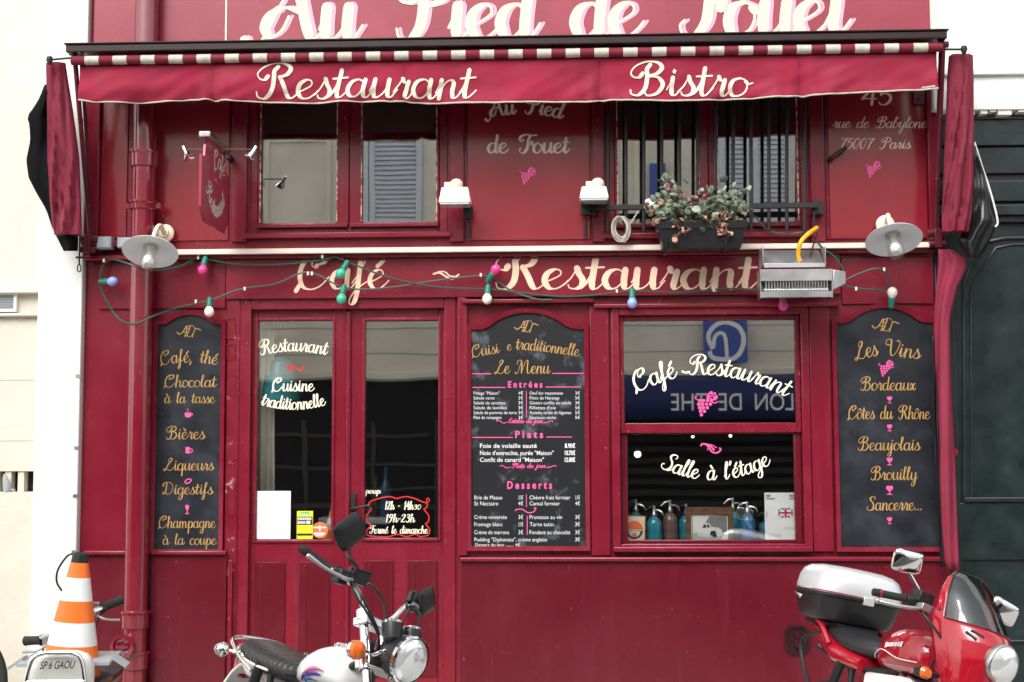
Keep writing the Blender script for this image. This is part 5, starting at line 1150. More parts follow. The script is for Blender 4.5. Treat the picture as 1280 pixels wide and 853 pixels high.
def siphon(px, top, y, mt, label, hb=.155):
    c = P(px, 679, y); zt_ = P(px, top, y).z - c.z; b = thing('siphon_bottle', label, 'soda siphon', c, (0, 0, R(rnd.uniform(-40, 40))), 'soda siphons in the shop window')
    H = zt_; m = MB(); m.lathe([(.042, 0), (.048, .006), (.048, H * .50), (.045, H * .58), (.030, H * .66), (.016, H * .70), (.016, H * .74)], seg=22); m.build('bottle', mt, b)
    m = MB(); m.lathe([(.018, H * .71), (.020, H * .76), (.014, H * .80), (.012, H * .90), (.008, H)], seg=14); m.tube([(0, 0, H * .86), (.03, 0, H * .87), (.055, 0, H * .82), (.062, 0, H * .74)], [.010, .008, .007, .005], 8, 4); m.tube([(0, 0, H * .96), (-.03, 0, H * .95), (-.06, 0, H * .86)], [.008, .007, .004], 8, 4); m.build('siphon_head', M['steel'], b)
siphon(795, 624, .30, M['teal'], 'soda siphon half hidden behind the round emblem card'); siphon(818, 632, .16, M['teal'], 'bright teal soda siphon beside the emblem card'); siphon(838, 625, .24, M['brown_glass'], 'brown glass soda siphon left of the picture frame')
siphon(858, 630, .30, M['teal'], 'soda siphon half hidden behind the left side of the picture frame'); siphon(917, 622, .30, M['teal'], 'green teal soda siphon just right of the picture frame'); siphon(935, 627, .18, M['blue_glass'], 'blue soda siphon between the picture frame and the white notice'); siphon(958, 640, .34, M['teal'], 'soda siphon mostly hidden behind the white notice')
# inside the door: counter, bottles, lamp, curtain
x0, x1, z0, z1 = rect(398, 647, 486, 780, .75); ct = thing('bar_counter', 'pale topped bar counter seen through the door glass', 'counter', ((x0 + x1) / 2, 1.0, .12)); m = MB(); m.box(x0, x1, .72, 1.5, z1 - .05, z1); loc(m, 'counter_top', M['white_metal'], ct, bevel=.01); m = MB(); m.box(x0 + .04, x1 - .04, .80, 1.45, .125, z1 - .051); loc(m, 'counter_front', M['interior'], ct)
ztop = z1
for i, (px, hgt, mt) in enumerate(((470, .30, 'black'), (482, .34, 'blue_glass'))):
    q = P(px, 640, .86); m = MB(); m.lathe([(.038, 0), (.040, .01), (.040, hgt * .6), (.015, hgt * .75), (.014, hgt)], (0, 0, 0), seg=18); o = m.build('bottle', M[mt]); o.location = (q.x, .86, ztop + .002); tag(o, ('dark wine bottle on the bar counter, nearer the door handle', 'dark bottle on the bar counter, farther from the door handle')[i], 'bottle')
q = P(350, 478, .20); lp = thing('pendant_lamp', 'teal glass pendant lamp hanging inside the left door pane', 'pendant lamp', q); m = MB(); m.lathe([(.03, .16), (.08, .13), (.13, -.05), (.135, -.12), (.125, -.12), (.07, .12)], seg=24, cap=False); m.build('lamp_shade', mat('teal lamp enamel', (.06, .42, .48), .2, coat=.5), lp); m = MB(); m.tube([(0, 0, .12), (0, 0, 2.74 - q.z)], .006, 8); m.build('cord', M['black'], lp); m = MB(); m.tube([(-.03, 0, -.05), (-.04, -.01, -.35), (-.035, 0, -.6)], .004, 6, 5); m.build('pull_cord', M['blue_glass'], lp)
m = MB(); m.sharp = 180; xl, xr = P(320, 600, .14).x, P(346, 600, .14).x; vs = []
for i in range(41):
    u = i / 40; xx = xl - .05 + (xr - xl + .05) * u; yy = .135 + .02 * math.sin(u * 22)
    vs += [(xx, yy, .45), (xx - .03 * u, yy, 2.68)]
m.add(vs, [(2 * i, 2 * i + 2, 2 * i + 3, 2 * i + 1) for i in range(40)]); tag(m.build('door_curtain', M['beige_wall'], None, solid=.003), 'pale curtain inside the left edge of the door glass, also standing in for a reflection', 'curtain')  # added pale cloth, also stands in for a curved reflection on the pane

M['teal_lamp'] = M['teal']
M['globe'] = mat('lit opal globe', (1, .93, .8), .4, emit=1.3)
for (px, py, y, r), lab in (((797, 568, 1.3, .026), 'small glowing globe lamp inside the shop window, lower left'), ((866, 546, 2.6, .013), 'tiny distant lamp glowing inside the shop window, left of the middle'), ((913, 545, 2.6, .014), 'tiny distant lamp glowing inside the shop window, right of the middle')):
    q = P(px, py, y); gl_ = thing('globe_lamp', lab, 'lamp', q, None, 'lamps inside the dining room'); m = MB(); m.ball((0, 0, 0), r, 16); m.build('globe', M['globe'], gl_); m = MB(); m.tube([(0, 0, r), (0, 0, 2.74 - q.z)], .004, 6); m.lathe([(.02, r - .004), (.012, r + .02)], seg=12); m.build('cord', M['black'], gl_)
# ------------------------------------------------------------------ neighbours
LX = P(45, 450, -.06).x
nw = thing('party_wall', 'narrow strip of bright white rendered wall left of the red front', 'wall', ((LX + WX0) / 2, 0, 0))
m = MB(); m.box(LX, WX0 - .002, -.06, 1.5, .0, 9); loc(m, 'wall', M['white_wall'], nw, bevel=.008)
m = MB()
for py in (150, 300, 470, 560, 620, 690): q = P(100, py, -.07); m.box(WX0 - .03, WX0 + .004, -.066, -.0605, q.z - .01, q.z + .01)
loc(m, 'wall_clip', M['steel'], nw, each=True)
nb = thing('beige_building', 'cream stone building at the far left with a ledge and small vent', 'building', (-8, .1, 0))
M['block'] = mat('beige stone blocks', (.62, .57, .48), .85, var=.05, bump=.3, bscale=40, dirt=(.58, .48, .36, .55, .3, .5), dscale=2)
z1 = P(20, 615, .0).z; z2 = P(20, 362, .0).z
m = MB(); m.box(-16, LX - .002, -.02, 2, 0, z1); loc(m, 'base_wall', M['block'], nb)
m = MB(); m.box(-16, LX - .002, .10, 2, z1 + .001, z1 + .13); loc(m, 'gap', M['dark'], nb)
m = MB()
for k in range(3): q = P(-6 + k * 16, 604, .03); m.box(q.x - .02, q.x + .02, .03, .099, z1 + .001, z1 + .129)
loc(m, 'block', M['block'], nb)
z1b = z1 + .131; m = MB(); m.box(-16, LX - .002, .02, 2, z1b, z2 - .03)
for k in range(3): zz = z1b + (z2 - z1b) * (k + .5) / 3; m.box(-16, LX - .003, .017, .0195, zz, zz + .006)
loc(m, 'middle_wall', M['block'], nb)
m = MB(); m.box(-16, LX - .002, -.04, 2, z2 - .029, z2 + .012); m.box(-16, LX - .002, -.02, 2, P(20, 392, 0).z - .02, P(20, 392, 0).z) ; loc(m, 'ledge', M['beige_wall'], nb, bevel=.006)
m = MB(); m.box(-16, LX - .002, .0, 2, z2 + .013, 9); loc(m, 'upper_wall', M['beige_wall'], nb)
q = rect(-12, 366, 21, 390, .0); m = MB(); frame_mb(m, q[0], q[1], q[2], q[3], .018, -.008, .019); loc(m, 'vent_frame', M['white_metal'], nb)
m = MB(); m.box(q[0] + .018, q[1] - .018, .004, .019, q[2] + .018, q[3] - .018)
for k in range(8): zz = q[2] + .02 + k * (q[3] - q[2] - .04) / 8; m.box(q[0] + .018, q[1] - .018, -.002, .0035, zz, zz + .006)
loc(m, 'vent', M['grey_box'], nb)
q = P(9, 608, -.0); m = MB(); m.sect([((q.x, -.01, z1 + .002), (.022, 0, 0), (0, .018, 0), 2), ((q.x, -.01, z1 + .05), (.026, 0, 0), (0, .02, 0), 2), ((q.x - .01, -.01, z1 + .09), (.016, 0, 0), (0, .014, 0), 2), ((q.x - .012, -.012, z1 + .115), (.008, 0, 0), (0, .008, 0), 2)], 12); m.obox((q.x + .02, .0, z1 + .02), (.03, 0, -.012), (0, .008, 0), (0, 0, .006)); tag(m.build('wall_ornament', M['grey_box']), 'small grey lump standing on the stone ledge at the far left', 'ornament')

RX = WX1
nr = thing('white_building', 'white rendered upper wall with chipped cornice above the dark green doors', 'building', (RX + 3, 0, 0))
zc0, zc1 = P(1225, 140, -.05).z, P(1225, 88, -.05).z
m = MB(); m.box(RX + .002, 14, -.03, 2, zc1 + .001, 9); loc(m, 'wall', M['white_wall'], nr)
m = MB(); m.box(RX + .002, 14, -.10, .3, zc0, zc1 - .001); m.box(RX + .002, 14, -.13, -.101, zc1 - .05, zc1 - .001); loc(m, 'cornice', M['cornice_grey'] if 'cornice_grey' in M else M['white_wall'], nr, bevel=.006)
rr = random.Random(4); m = MB(); xx = RX + .05
while xx < RX + .75:
    w_ = rr.uniform(.03, .09); h = rr.uniform(.008, .035); m.box(xx, xx + w_, -.09, -.02, zc0 - h, zc0 - .0005); xx += w_ + rr.uniform(0, .05)
loc(m, 'chipped_edge', M['beige_wall'], nr)
gd = thing('carriage_door', 'tall dark green panelled carriage door at the right edge', 'door', (RX + 1.2, 0, 0))
gx0, gx1 = RX + .004, RX + 3.4
m = MB(); m.box(gx0, gx1, .02, .12, 0, zc0 - .03); loc(m, 'door_leaf', M['green_paint'], gd)
def band(pa, pb, y, name='rail', x0=None, m_=M['green_paint']):
    m = MB(); z0, z1 = P(1240, pb, y).z, P(1240, pa, y).z; m.box(x0 or gx0, gx1, y, .0199, z0, z1); loc(m, name, m_, gd, bevel=.005)
band(150, 182, -.03); band(184, 217, -.01); band(226, 252, -.01); band(256, 269, -.05, 'transom'); band(270, 278, -.02, 'transom')
def moulding(pts, y, r, name='panel_moulding'):
    m = MB(); pp = [P(a, b, y) for a, b in pts]; m.tube(pp, r, 8); loc(m, name, M['green_paint'], gd)
edge = [(1205, 630), (1205, 352), (1214, 334), (1226, 316), (1236, 302), (1256, 298), (1420, 296)]
moulding(edge, .014, .012); moulding([(a + 9, b + 8 if b < 500 else b - 8) for a, b in edge], .016, .008)
z0, z1 = P(1240, 640, 0).z, P(1240, 622, 0).z
band(622, 628, -.012, 'lower_rail', P(1205, 600, 0).x); band(629, 700, .005, 'lower_rail'); band(800, 804, .006, 'lower_rail', P(1245, 800, 0).x)
m = MB(); q = rect(1176, 320, 1199, 860, -.0); m.box(gx0, q[1], .0, .0199, 0, q[3]); loc(m, 'door_stile', M['green_paint'], gd, bevel=.006)
rfl = P(1192, 566, -.02); m = MB(); m.lathe([(.025, 0), (.028, .012), (.02, .02)], (rfl.x, -.0005, rfl.z), (0, -1, 0), 16); tag(m.build('reflector', M['bike_red']), 'small red reflector disc on the green door frame behind the drape', 'reflector')

# ------------------------------------------------------------------ the house across the street (seen in the glass)
OY = -13.5
M['shutter_back'] = mat('shutter shadow board', (.10, .11, .13), .8)
M['slat'] = mat('dim roller shutter slat', (.042, .041, .039), .6)
def V(px, py, d=0.0):
    """point of the far street front whose image the glass shows at px, py"""
    p = P(px, py, -OY - d); return Vector((p.x, OY + d, p.z))
ob = thing('opposite_building', 'pale stone house across the street, reflected in the panes', 'building', (0, OY, 0))
zt2 = V(890, 472).z
m = MB(); 
m = MB(); m.box(-16, 16, OY - 8, OY, zt2, 7.6); loc(m, 'wall', M['stone'], ob)
m = MB()
for z in (zt2 + .02, 4.6, 7.45): m.box(-16, 16, OY + .001, OY + .08, z, z + .12)
loc(m, 'string_course', M['stone'], ob, bevel=.02)
m = MB(); m.box(-16, 16, OY - 8, OY - .05, 0, zt2 - .001); loc(m, 'shop_front', M['dark'], ob)
m = MB()
for k in range(13): m.box(V(772, 560).x, V(1008, 560).x, OY - .049, OY - .03, .25 + k * .17, .34 + k * .17)
for a_, b_, c_, d_ in ((.9, .98, -6, -2.0), (1.55, 1.6, -6, -2.0), (2.05, 2.10, -5.2, -2.3), (1.2, 1.24, -3.4, -2.2)): m.box(c_, d_, OY - .049, OY - .03, a_, b_)
for x_ in (-5.2, -4.3, -3.2, -2.2): m.box(x_, x_ + .07, OY - .049, OY - .028, .1, 2.3)
loc(m, 'shutter_slat', M['slat'], ob)
def owin(px0, px1, py0, py1, shut):
    a, b = V(px0, py0), V(px1, py1); x0, x1 = min(a.x, b.x), max(a.x, b.x)
    m = MB(); frame_mb(m, x0, x1, b.z, a.z, .08, OY + .001, OY + .06); m.box(x0 + .08, x1 - .08, OY + .001, OY + .012, b.z + .08, a.z - .08); o = m.build('window', M['stone'], None); local(o, ob)
def oshut(px0, px1, py0, py1):
    a, b = V(px0, py0), V(px1, py1); x0, x1 = min(a.x, b.x), max(a.x, b.x); z0, z1 = b.z, a.z
    m = MB(); frame_mb(m, x0, x1, z0, z1, .09, OY + .02, OY + .09); n = int((z1 - z0 - .18) / .075)
    for k in range(n):
        z = z0 + .09 + (z1 - z0 - .18) * (k + .5) / n; m.obox(((x0 + x1) / 2, OY + .05, z), ((x1 - x0) / 2 - .09, 0, 0), (0, .020, -.034), (0, .006, .004))
    o = m.build('shutter', M['shutter'], None); local(o, ob); m = MB(); m.box(x0 + .09, x1 - .09, OY + .003, OY + .010, z0 + .09, z1 - .09); o2 = m.build('backing', M['shutter_back'], None); o2.parent = o
oshut(462, 527, 165, 284); oshut(447, 460, 160, 286); oshut(898, 938, 150, 284); oshut(940, 990, 150, 284)
owin(330, 412, 172, 330, 0); owin(775, 800, 150, 300, 0)
m = MB(); a, b = V(812, 205), V(832, 275); m.box(a.x, b.x, OY + .05, OY + .12, b.z, a.z); loc(m, 'blue_banner', M['blue_sign'], ob)
# second house wing with grey panel and blue awning
a, b = V(700, 470, .9), V(1120, 522, .9); ow = thing('blue_awning', 'navy shop awning lettered SALON DE THE across the street', 'awning', (a.x, OY + .5, b.z)); m = MB(); x0, x1 = min(a.x, b.x), max(a.x, b.x)
m.add([(x0, OY + .002, a.z + .06), (x1, OY + .002, a.z + .06), (x1, OY + .9, a.z - .10), (x0, OY + .9, a.z - .10), (x1, OY + .9, b.z), (x0, OY + .9, b.z)], [(0, 1, 2, 3), (3, 2, 4, 5)]); loc(m, 'cloth', M['blue_cloth'], ow, solid=.01)
cu = bpy.data.curves.new('t', 'FONT'); cu.body = "SALON  DE  THE"; cu.size = 1; t = bpy.data.objects.new('t', cu); COL.objects.link(t); bpy.context.view_layer.update()
me = bpy.data.meshes.new_from_object(t.evaluated_get(bpy.context.evaluated_depsgraph_get())); bpy.data.objects.remove(t)
e0, e1 = V(840, 517, .92), V(1022, 517, .92); vx = [v.co.x for v in me.vertices]; k = (e1.x - e0.x) / (max(vx) - min(vx)); hgt = .27
for v in me.vertices: v.co = Vector((e1.x - (v.co.x - min(vx)) * k, OY + .92, e0.z + .05 + v.co.y / .73 * hgt))
me.materials.clear(); me.materials.append(M['paper']); o = bpy.data.objects.new('lettering', me); COL.objects.link(o); local(o, ow)
a, b = V(880, 399, .3), V(935, 453, .3); x0, x1 = min(a.x, b.x), max(a.x, b.x); os_ = thing('blue_sign', 'square blue sign with a white looped emblem across the street', 'sign', ((x0 + x1) / 2, OY + .3, b.z)); m = MB(); m.box(x0, x1, OY + .1, OY + .3, b.z, a.z); loc(m, 'board', M['blue_sign'], os_)
cx, cz, rs = (x0 + x1) / 2, (a.z + b.z) / 2, (x1 - x0) / 2
ink = Ink(lambda u, v, off: Vector((u, OY + .301 + off, v)))
ink.line([(cx + rs * a_, cz + rs * b_) for a_, b_ in ((-.62, -.4), (-.82, .1), (-.7, .5), (-.35, .82), (.1, .9), (.62, .65), (.84, .1), (.7, -.5), (.35, -.85), (-.2, -.88), (-.66, -.78), (-.8, -.5))], .07, 4); ink.line([(cx + rs * a_, cz + rs * b_) for a_, b_ in ((-.6, -.3), (-.5, .2), (-.2, .4), (.0, .1), (.05, -.85))], .06, 4)
local(ink.build('emblem', M['paper'], None), os_)
m = MB()
for z in [zt2 + .4 + i * .42 for i in range(5)]: m.box(-16, 16, OY + .0005, OY + .003, z, z + .02)
loc(m, 'joint_line', M['grey_box'], ob)
# ------------------------------------------------------------------ motorcycles
def steer_fn(head, axis, ang):
    h = Vector(head); q = Matrix.Rotation(ang, 3, Vector(axis).normalized())
    return lambda p: h + q @ (Vector(p) - h)
def put(mb, name, m, root, fn=None, each=False, **kw):
    if fn: mb.v = [fn(p) for p in mb.v]
    if each: return [q.build(name, m, root, **kw) for q in islands(mb)]
    return mb.build(name, m, root, **kw)
def wheel(root, c, r, w, fn=None, spokes=18, cast=False):
    c = Vector(c); m = MB()
    m.lathe([(r - w * 1.05, -w * .5), (r - w * .5, -w * .62), (r - w * .12, -w * .45), (r, 0), (r - w * .12, w * .45), (r - w * .5, w * .62), (r - w * 1.05, w * .5)], c, (0, 1, 0), 44, cap=False)
    wo = put(m, 'wheel', M['rubber'], root, fn)
    m = MB(); m.lathe([(r - w * 1.05, -w * .5), (r - w * 1.3, -w * .3), (r - w * 1.35, 0), (r - w * 1.3, w * .3), (r - w * 1.05, w * .5)], c, (0, 1, 0), 40, cap=False); m.lathe([(.04, -.05), (.06, -.03), (.03, 0), (.06, .03), (.04, .05)], c, (0, 1, 0), 16)
    if cast:
        for k in range(5):
            a = k * 2 * math.pi / 5; d = Vector((math.cos(a), 0, math.sin(a))); m.tube([c + d * .04, c + d * (r - w * 1.2)], [.03, .02], 8)
    else:
        for k in range(spokes):
            a = k * 2 * math.pi / spokes; b = a + (.25 if k % 2 else -.25); s = .035 if k % 2 else -.035
            m.tube([c + Vector((.045 * math.cos(a), s, .045 * math.sin(a))), c + Vector(((r - w * 1.25) * math.cos(b), 0, (r - w * 1.25) * math.sin(b)))], .0022, 4)
    r_ = put(m, 'rim', M['alu'], None, fn); r_.parent = wo
    m = MB(); m.lathe([(.05, .055), (.11, .056), (.11, .061), (.05, .062)], c, (0, 1, 0), 28); d_ = put(m, 'brake_disc', M['steel'], None, fn); d_.parent = wo
    return wo
def mirror_pair_line(a): return [tuple(p) for p in a]
def rounded_plate(mb, c, u, v, n, hw, hh, th, e=3.2, dish=.6):
    """rounded plate with a domed back; u, v, n axes"""
    c, u, v, n = Vector(c), Vector(u), Vector(v), Vector(n)
    rs = []
    for s, t in ((.93, -.0), (1, .15), (1, .45), (.85, .8), (.45, 1), (.02, 1.05)):
        rs.append([c + n * th * t + u * hw * s * math.copysign(abs(math.cos(a)) ** (2 / e), math.cos(a)) + v * hh * s * math.copysign(abs(math.sin(a)) ** (2 / e), math.sin(a)) for a in [2 * math.pi * k / 32 for k in range(32)]])
    return mb.rings(rs)

def white_bike(loc_, head, lean, st):
    root = thing('motorcycle', 'white roadster motorcycle with black quilted seat parked in front of the door', 'motorcycle', loc_, (-lean, 0, head), 'motorcycles parked in the street')
    ax = Vector((-.44, 0, .90)).normalized(); S = steer_fn((.36, 0, .95), ax, st)
    wheel(root, (-.60, 0, .30), .30, .11); wheel(root, (.69, 0, .30), .30, .09, S)
    m = MB()
    for s in (-1, 1):
        m.tube([(.69, s * .088, .30), (.52, s * .088, .66)], [.028, .030], 12)
    put(m, 'fork_slider', M['alu'], root, S, each=True)
    m = MB()
    for s in (-1, 1): m.tube([(.525, s * .088, .65), (.352, s * .088, 1.0)], .0185, 12)
    put(m, 'fork_tube', M['chrome'], root, S, each=True)
    m = MB(); m.obox((.372, 0, .965), (.035, 0, .012), (0, .115, 0), Vector((-.006, 0, .016))); m.obox((.448, 0, .81), (.035, 0, .014), (0, .115, 0), Vector((-.008, 0, .02)))
    for s in (-1, 1): m.lathe([(.030, -.02), (.030, .025), (.018, .032)], (.36, s * .088, .985), ax, 14); m.lathe([(.032, -.03), (.032, .03)], (.448, s * .088, .81), ax, 14)
    put(m, 'triple_clamp', M['chrome'], root, S, bevel=.004)
    bar = [(.335, 0, .99), (.335, .06, .99), (.345, .095, 1.02), (.345, .13, 1.065), (.325, .18, 1.095), (.28, .25, 1.12), (.215, .33, 1.155)]
    m = MB()
    for s in (-1, 1): m.tube([(x, s * y, z) for x, y, z in bar], .0115, 10, 4)
    put(m, 'handlebar', M['chrome'], root, S)
    for s in (-1, 1):
        m = MB(); a, b = Vector((.272, s * .255, 1.125)), Vector((.195, s * .345, 1.165)); m.tube([a, a.lerp(b, .06), a.lerp(b, .08), a.lerp(b, .92), a.lerp(b, .96), b], [.023, .023, .0165, .017, .021, .021], 14); m.lathe([(.017, 0), (.019, .012), (.014, .026)], b, b - a, 14); put(m, 'grip', M['rubber'], root, S)
        m = MB(); c = Vector((.297, s * .225, 1.115)); d = (b - a).normalized(); m.tube([c - d * .035, c + d * .03], [.026, .028], 14); m.box(c.x - .01, c.x + .035, c.y - .025, c.y + .025, c.z - .04, c.z + .02); put(m, 'switch_housing', M['black_plastic'], root, S, bevel=.004)
        m = MB(); m.tube([(.34, s * .19, 1.105), (.352, s * .24, 1.10), (.31, s * .32, 1.115), (.265, s * .375, 1.14)], [.009, .008, .007, .010], 8, 4); m.ball((.262, s * .378, 1.141), .011, 10); put(m, 'lever', M['alu'], root, S)
        m = MB(); mb_ = Vector((.32, s * .19, 1.115)); mt_ = Vector((.285, -.215, 1.215)) if s < 0 else Vector((.36, .235, 1.06)); m.tube([mb_, mb_ + Vector((.02, s * -.01, .045)), mb_ + Vector((-.005, s * .02, .07)), mt_] if s < 0 else [mb_ + Vector((.02, 0, -.03)), mb_ + Vector((.05, .03, -.04)), mt_.lerp(mb_, .3), mt_], [.011, .008, .008, .007], 8, 3)
        m.lathe([(.013, 0), (.013, .04)], mb_, (0, 0, 1), 8); so = put(m, 'mirror_stem', M['black'], root, S)
        m = MB(); rt = Matrix.Rotation(R(s * 38), 3, 'X'); u = rt @ Vector((0, 1, 0)); v = rt @ Vector((.15, 0, 1)); nn = Vector((1, 0, -.15)).normalized()
        rounded_plate(m, mt_ + Vector((-.005, s * .012, .075)), u, v, nn, .062 if s < 0 else .046, .072 if s < 0 else .056, .024, 4.5); mo_ = put(m, 'mirror', M['black_plastic'], None, S); mo_.parent = so
        m = MB(); c2 = mt_ + Vector((-.0065, s * .012, .075)); m.add([c2 - nn * .002 + u * (.058 if s < 0 else .043) * math.copysign(abs(math.cos(q)) ** .45, math.cos(q)) + v * (.068 if s < 0 else .052) * math.copysign(abs(math.sin(q)) ** .45, math.sin(q)) for q in [2 * math.pi * k / 24 for k in range(24)]], [tuple(range(24))]); g_ = put(m, 'mirror_glass', M['chrome'], None, S); g_.parent = so
    m = MB(); m.obox((.325, -.135, 1.125), (.022, -.008, 0), (.012, .034, 0), (0, 0, .026)); m.obox((.325, -.135, 1.154), (.025, -.009, 0), (.013, .037, 0), (0, 0, .004)); put(m, 'fluid_reservoir', M['black_plastic'], root, S, bevel=.004)
    m = MB(); m.tube([(.345, -.20, 1.10), (.40, -.20, 1.07), (.44, -.17, 1.02), (.47, -.09, .93), (.45, -.05, .84)], .0055, 8, 6); m.tube([(.34, -.19, 1.09), (.38, -.17, 1.04), (.43, -.12, .98), (.46, -.06, .90), (.44, -.04, .80)], .0050, 8, 6); m.tube([(.345, -.12, 1.10), (.37, -.10, 1.11), (.42, -.05, 1.05), (.45, -.03, .90), (.46, -.02, .8)], .0065, 8, 6)
    m.tube([(.345, .20, 1.10), (.40, .19, 1.06), (.44, .14, .98), (.45, .06, .85)], .0055, 8, 6); m.tube([(.34, .19, 1.09), (.37, .15, 1.07), (.41, .08, 1.0), (.38, .05, .86)], .005, 8, 6); put(m, 'cable', M['black'], root, S, each=True)
    # headlight, clocks, indicators
    hd = Vector((.93, 0, -.12)).normalized(); c = Vector((.565, 0, .865)); m = MB(); m.lathe([(.02, -.11), (.062, -.095), (.084, -.05), (.092, .0), (.093, .02)], c, hd, 32); put(m, 'headlight_shell', M['black'], root, S)
    m = MB(); m.lathe([(.096, .012), (.098, .028), (.092, .034)], c, hd, 36, cap=False); m.lathe([(.094, .012), (.096, .012)], c, hd, 36, cap=False); put(m, 'headlight_rim', M['chrome'], root, S)
    m = MB(); m.lathe([(.091, .026), (.080, .040), (.055, .050), (.02, .054), (.001, .055)], c, hd, 32); put(m, 'headlight', M['lens'], root, S)
    for s in (-1, 1):
        m = MB(); c = Vector((.50, s * .058, .975)); a_ = Vector((-.35, 0, .93)).normalized(); m.lathe([(.022, -.07), (.036, -.058), (.042, -.02), (.043, .012)], c, a_, 24); so = put(m, 'instrument', M['black_plastic'], root, S); m = MB(); m.lathe([(.044, .004), (.046, .012), (.040, .017), (.001, .017)], c, a_, 24); o = put(m, 'bezel', M['chrome'], None, S); o.parent = so
        m = MB(); c = Vector((.452, s * .165, .845)); m.tube([(.44, s * .09, .85), c], .010, 8); m.lathe([(.02, -.035), (.036, -.02), (.039, .0)], c, (1, 0, 0), 20); so = put(m, 'indicator', M['chrome'], root, S)
        m = MB(); m.lathe([(.038, .001), (.036, .016), (.024, .026), (.001, .029)], c, (1, 0, 0), 20); o = put(m, 'indicator_lens', M['orange_lens'], None, S); o.parent = so
        m = MB(); c = Vector((-.70, s * .19, .74)); m.tube([(-.60, s * .08, .72), (-.68, s * .16, .74), c], .008, 8); m.lathe([(.012, .05), (.028, .03), (.034, -.005), (.034, -.01)], c, (-1, s * -.0, 0), 18); m.ball(c + Vector((.012, 0, 0)), .032, 16); put(m, 'rear_indicator', M['chrome'], root)
    m = MB(); m.box(.43, .50, -.05, .05, .87, .93); m.tube([(.45, -.09, .83), (.50, -.07, .87), (.53, -.09, .87)], .009, 8, 3); m.tube([(.45, .09, .83), (.50, .07, .87), (.53, .09, .87)], .009, 8, 3); put(m, 'headlight_bracket', M['chrome'], root, S, bevel=.006)
    # body
    m = MB(); sec = [(.285, .755, .055, .045), (.26, .765, .095, .075), (.18, .78, .125, .090), (.06, .765, .130, .085), (-.06, .735, .110, .066), (-.14, .71, .075, .042), (-.17, .70, .03, .02)]
    m.sect([((x, 0, z), (0, w_, 0), (0, 0, h), 2.6) for x, z, w_, h in sec], 28); m.sharp = 60; tk = put(m, 'fuel_tank', M['bike_white'], root, sub=1)
    def on_tank(s, a, b, wd, mt, off):
        m = MB(); vs = []
        for i in range(13):
            t = i / 12; x = a[0] + (b[0] - a[0]) * t; z = a[1] + (b[1] - a[1]) * t + .02 * math.sin(t * 3.1); hw = interp([(q[0], q[2]) for q in reversed(sec)], x); zc = interp([(q[0], q[1]) for q in reversed(sec)], x); hh = interp([(q[0], q[3]) for q in reversed(sec)], x)
            for k in (-1, 0, 1):
                zz = z + k * wd * math.sin(t * 2.6 + .3); q = min(abs(zz - zc) / hh, .98); vs.append((x, s * (hw * (1 - q ** 2.6) ** (1 / 2.6) * .985 + off), zz))
        m.add(vs, [(i * 3 + k, i * 3 + k + 1, i * 3 + 3 + k + 1, i * 3 + 3 + k) for i in range(12) for k in range(2)]); o = m.build('stripe', mt, None, solid=.001); o.parent = tk
    M['purple'] = mat('purple tank stripe', (.10, .03, .30), .2, coat=.8); M['stripe_pink'] = mat('pink tank stripe', (.62, .12, .24), .2, coat=.8); M['stripe_blue'] = mat('blue tank stripe', (.06, .18, .55), .2, coat=.8)
    for s in (-1, 1): on_tank(s, (.18, .735), (-.03, .69), .012, M['purple'], .003); on_tank(s, (.20, .755), (.02, .715), .008, M['stripe_pink'], .004); on_tank(s, (.12, .705), (-.03, .67), .006, M['stripe_blue'], .004)
    m = MB(); m.lathe([(.035, 0), (.036, .012), (.028, .02)], (.10, 0, .852), (0, 0, 1), 20); put(m, 'fuel_cap', M['chrome'], root)
    m = MB(); m.sect([((x, 0, z), (0, w_, 0), (0, 0, h), 2.4) for x, z, w_, h in [(-.08, .70, .06, .03), (-.12, .705, .10, .05), (-.26, .715, .135, .058), (-.42, .725, .145, .062), (-.56, .745, .14, .062), (-.68, .765, .115, .05), (-.74, .775, .06, .025)]], 28)
    nt = M['seat_quilt'] if 'seat_quilt' in M else None
    if nt is None:
        q = mat('quilted black seat', (.022, .022, .024), .36, spec=.5); n = q.node_tree.nodes; l = q.node_tree.links; tc = n.new('ShaderNodeTexCoord'); wv = n.new('ShaderNodeTexWave'); wv.inputs['Scale'].default_value = 9; wv.wave_type = 'BANDS'; wv.bands_direction = 'X'; wv.wave_profile = 'SIN'; wv.inputs['Distortion'].default_value = 1.2; wv.inputs['Detail Scale'].default_value = .8; bp = n.new('ShaderNodeBump'); bp.inputs['Strength'].default_value = .55; bp.inputs['Distance'].default_value = .012
        l.new(tc.outputs['Object'], wv.inputs['Vector']); l.new(wv.outputs['Fac'], bp.inputs['Height']); l.new(bp.outputs[0], n['Principled BSDF'].inputs['Normal']); M['seat_quilt'] = q
    m.sharp = 80; so = put(m, 'seat', M['seat_quilt'], root, sub=1)
    m = MB()
    for s in (-1, 1): m.tube([(-.28, s * .142, .70), (-.44, s * .150, .71), (-.58, s * .146, .73), (-.70, s * .11, .76)], .006, 6, 4)
    o = m.build('piping', M['white_metal'], None); o.parent = so
    m = MB(); m.tube([(-.40, .16, .68), (-.55, .165, .73), (-.72, .14, .785), (-.79, .07, .80), (-.80, 0, .802), (-.79, -.07, .80), (-.72, -.14, .785), (-.55, -.165, .73), (-.40, -.16, .68)], .009, 10, 5); m.tube([(-.55, .165, .78), (-.60, .15, .70)], .008, 8); m.tube([(-.55, -.165, .78), (-.60, -.15, .70)], .008, 8); put(m, 'grab_rail', M['chrome'], root)
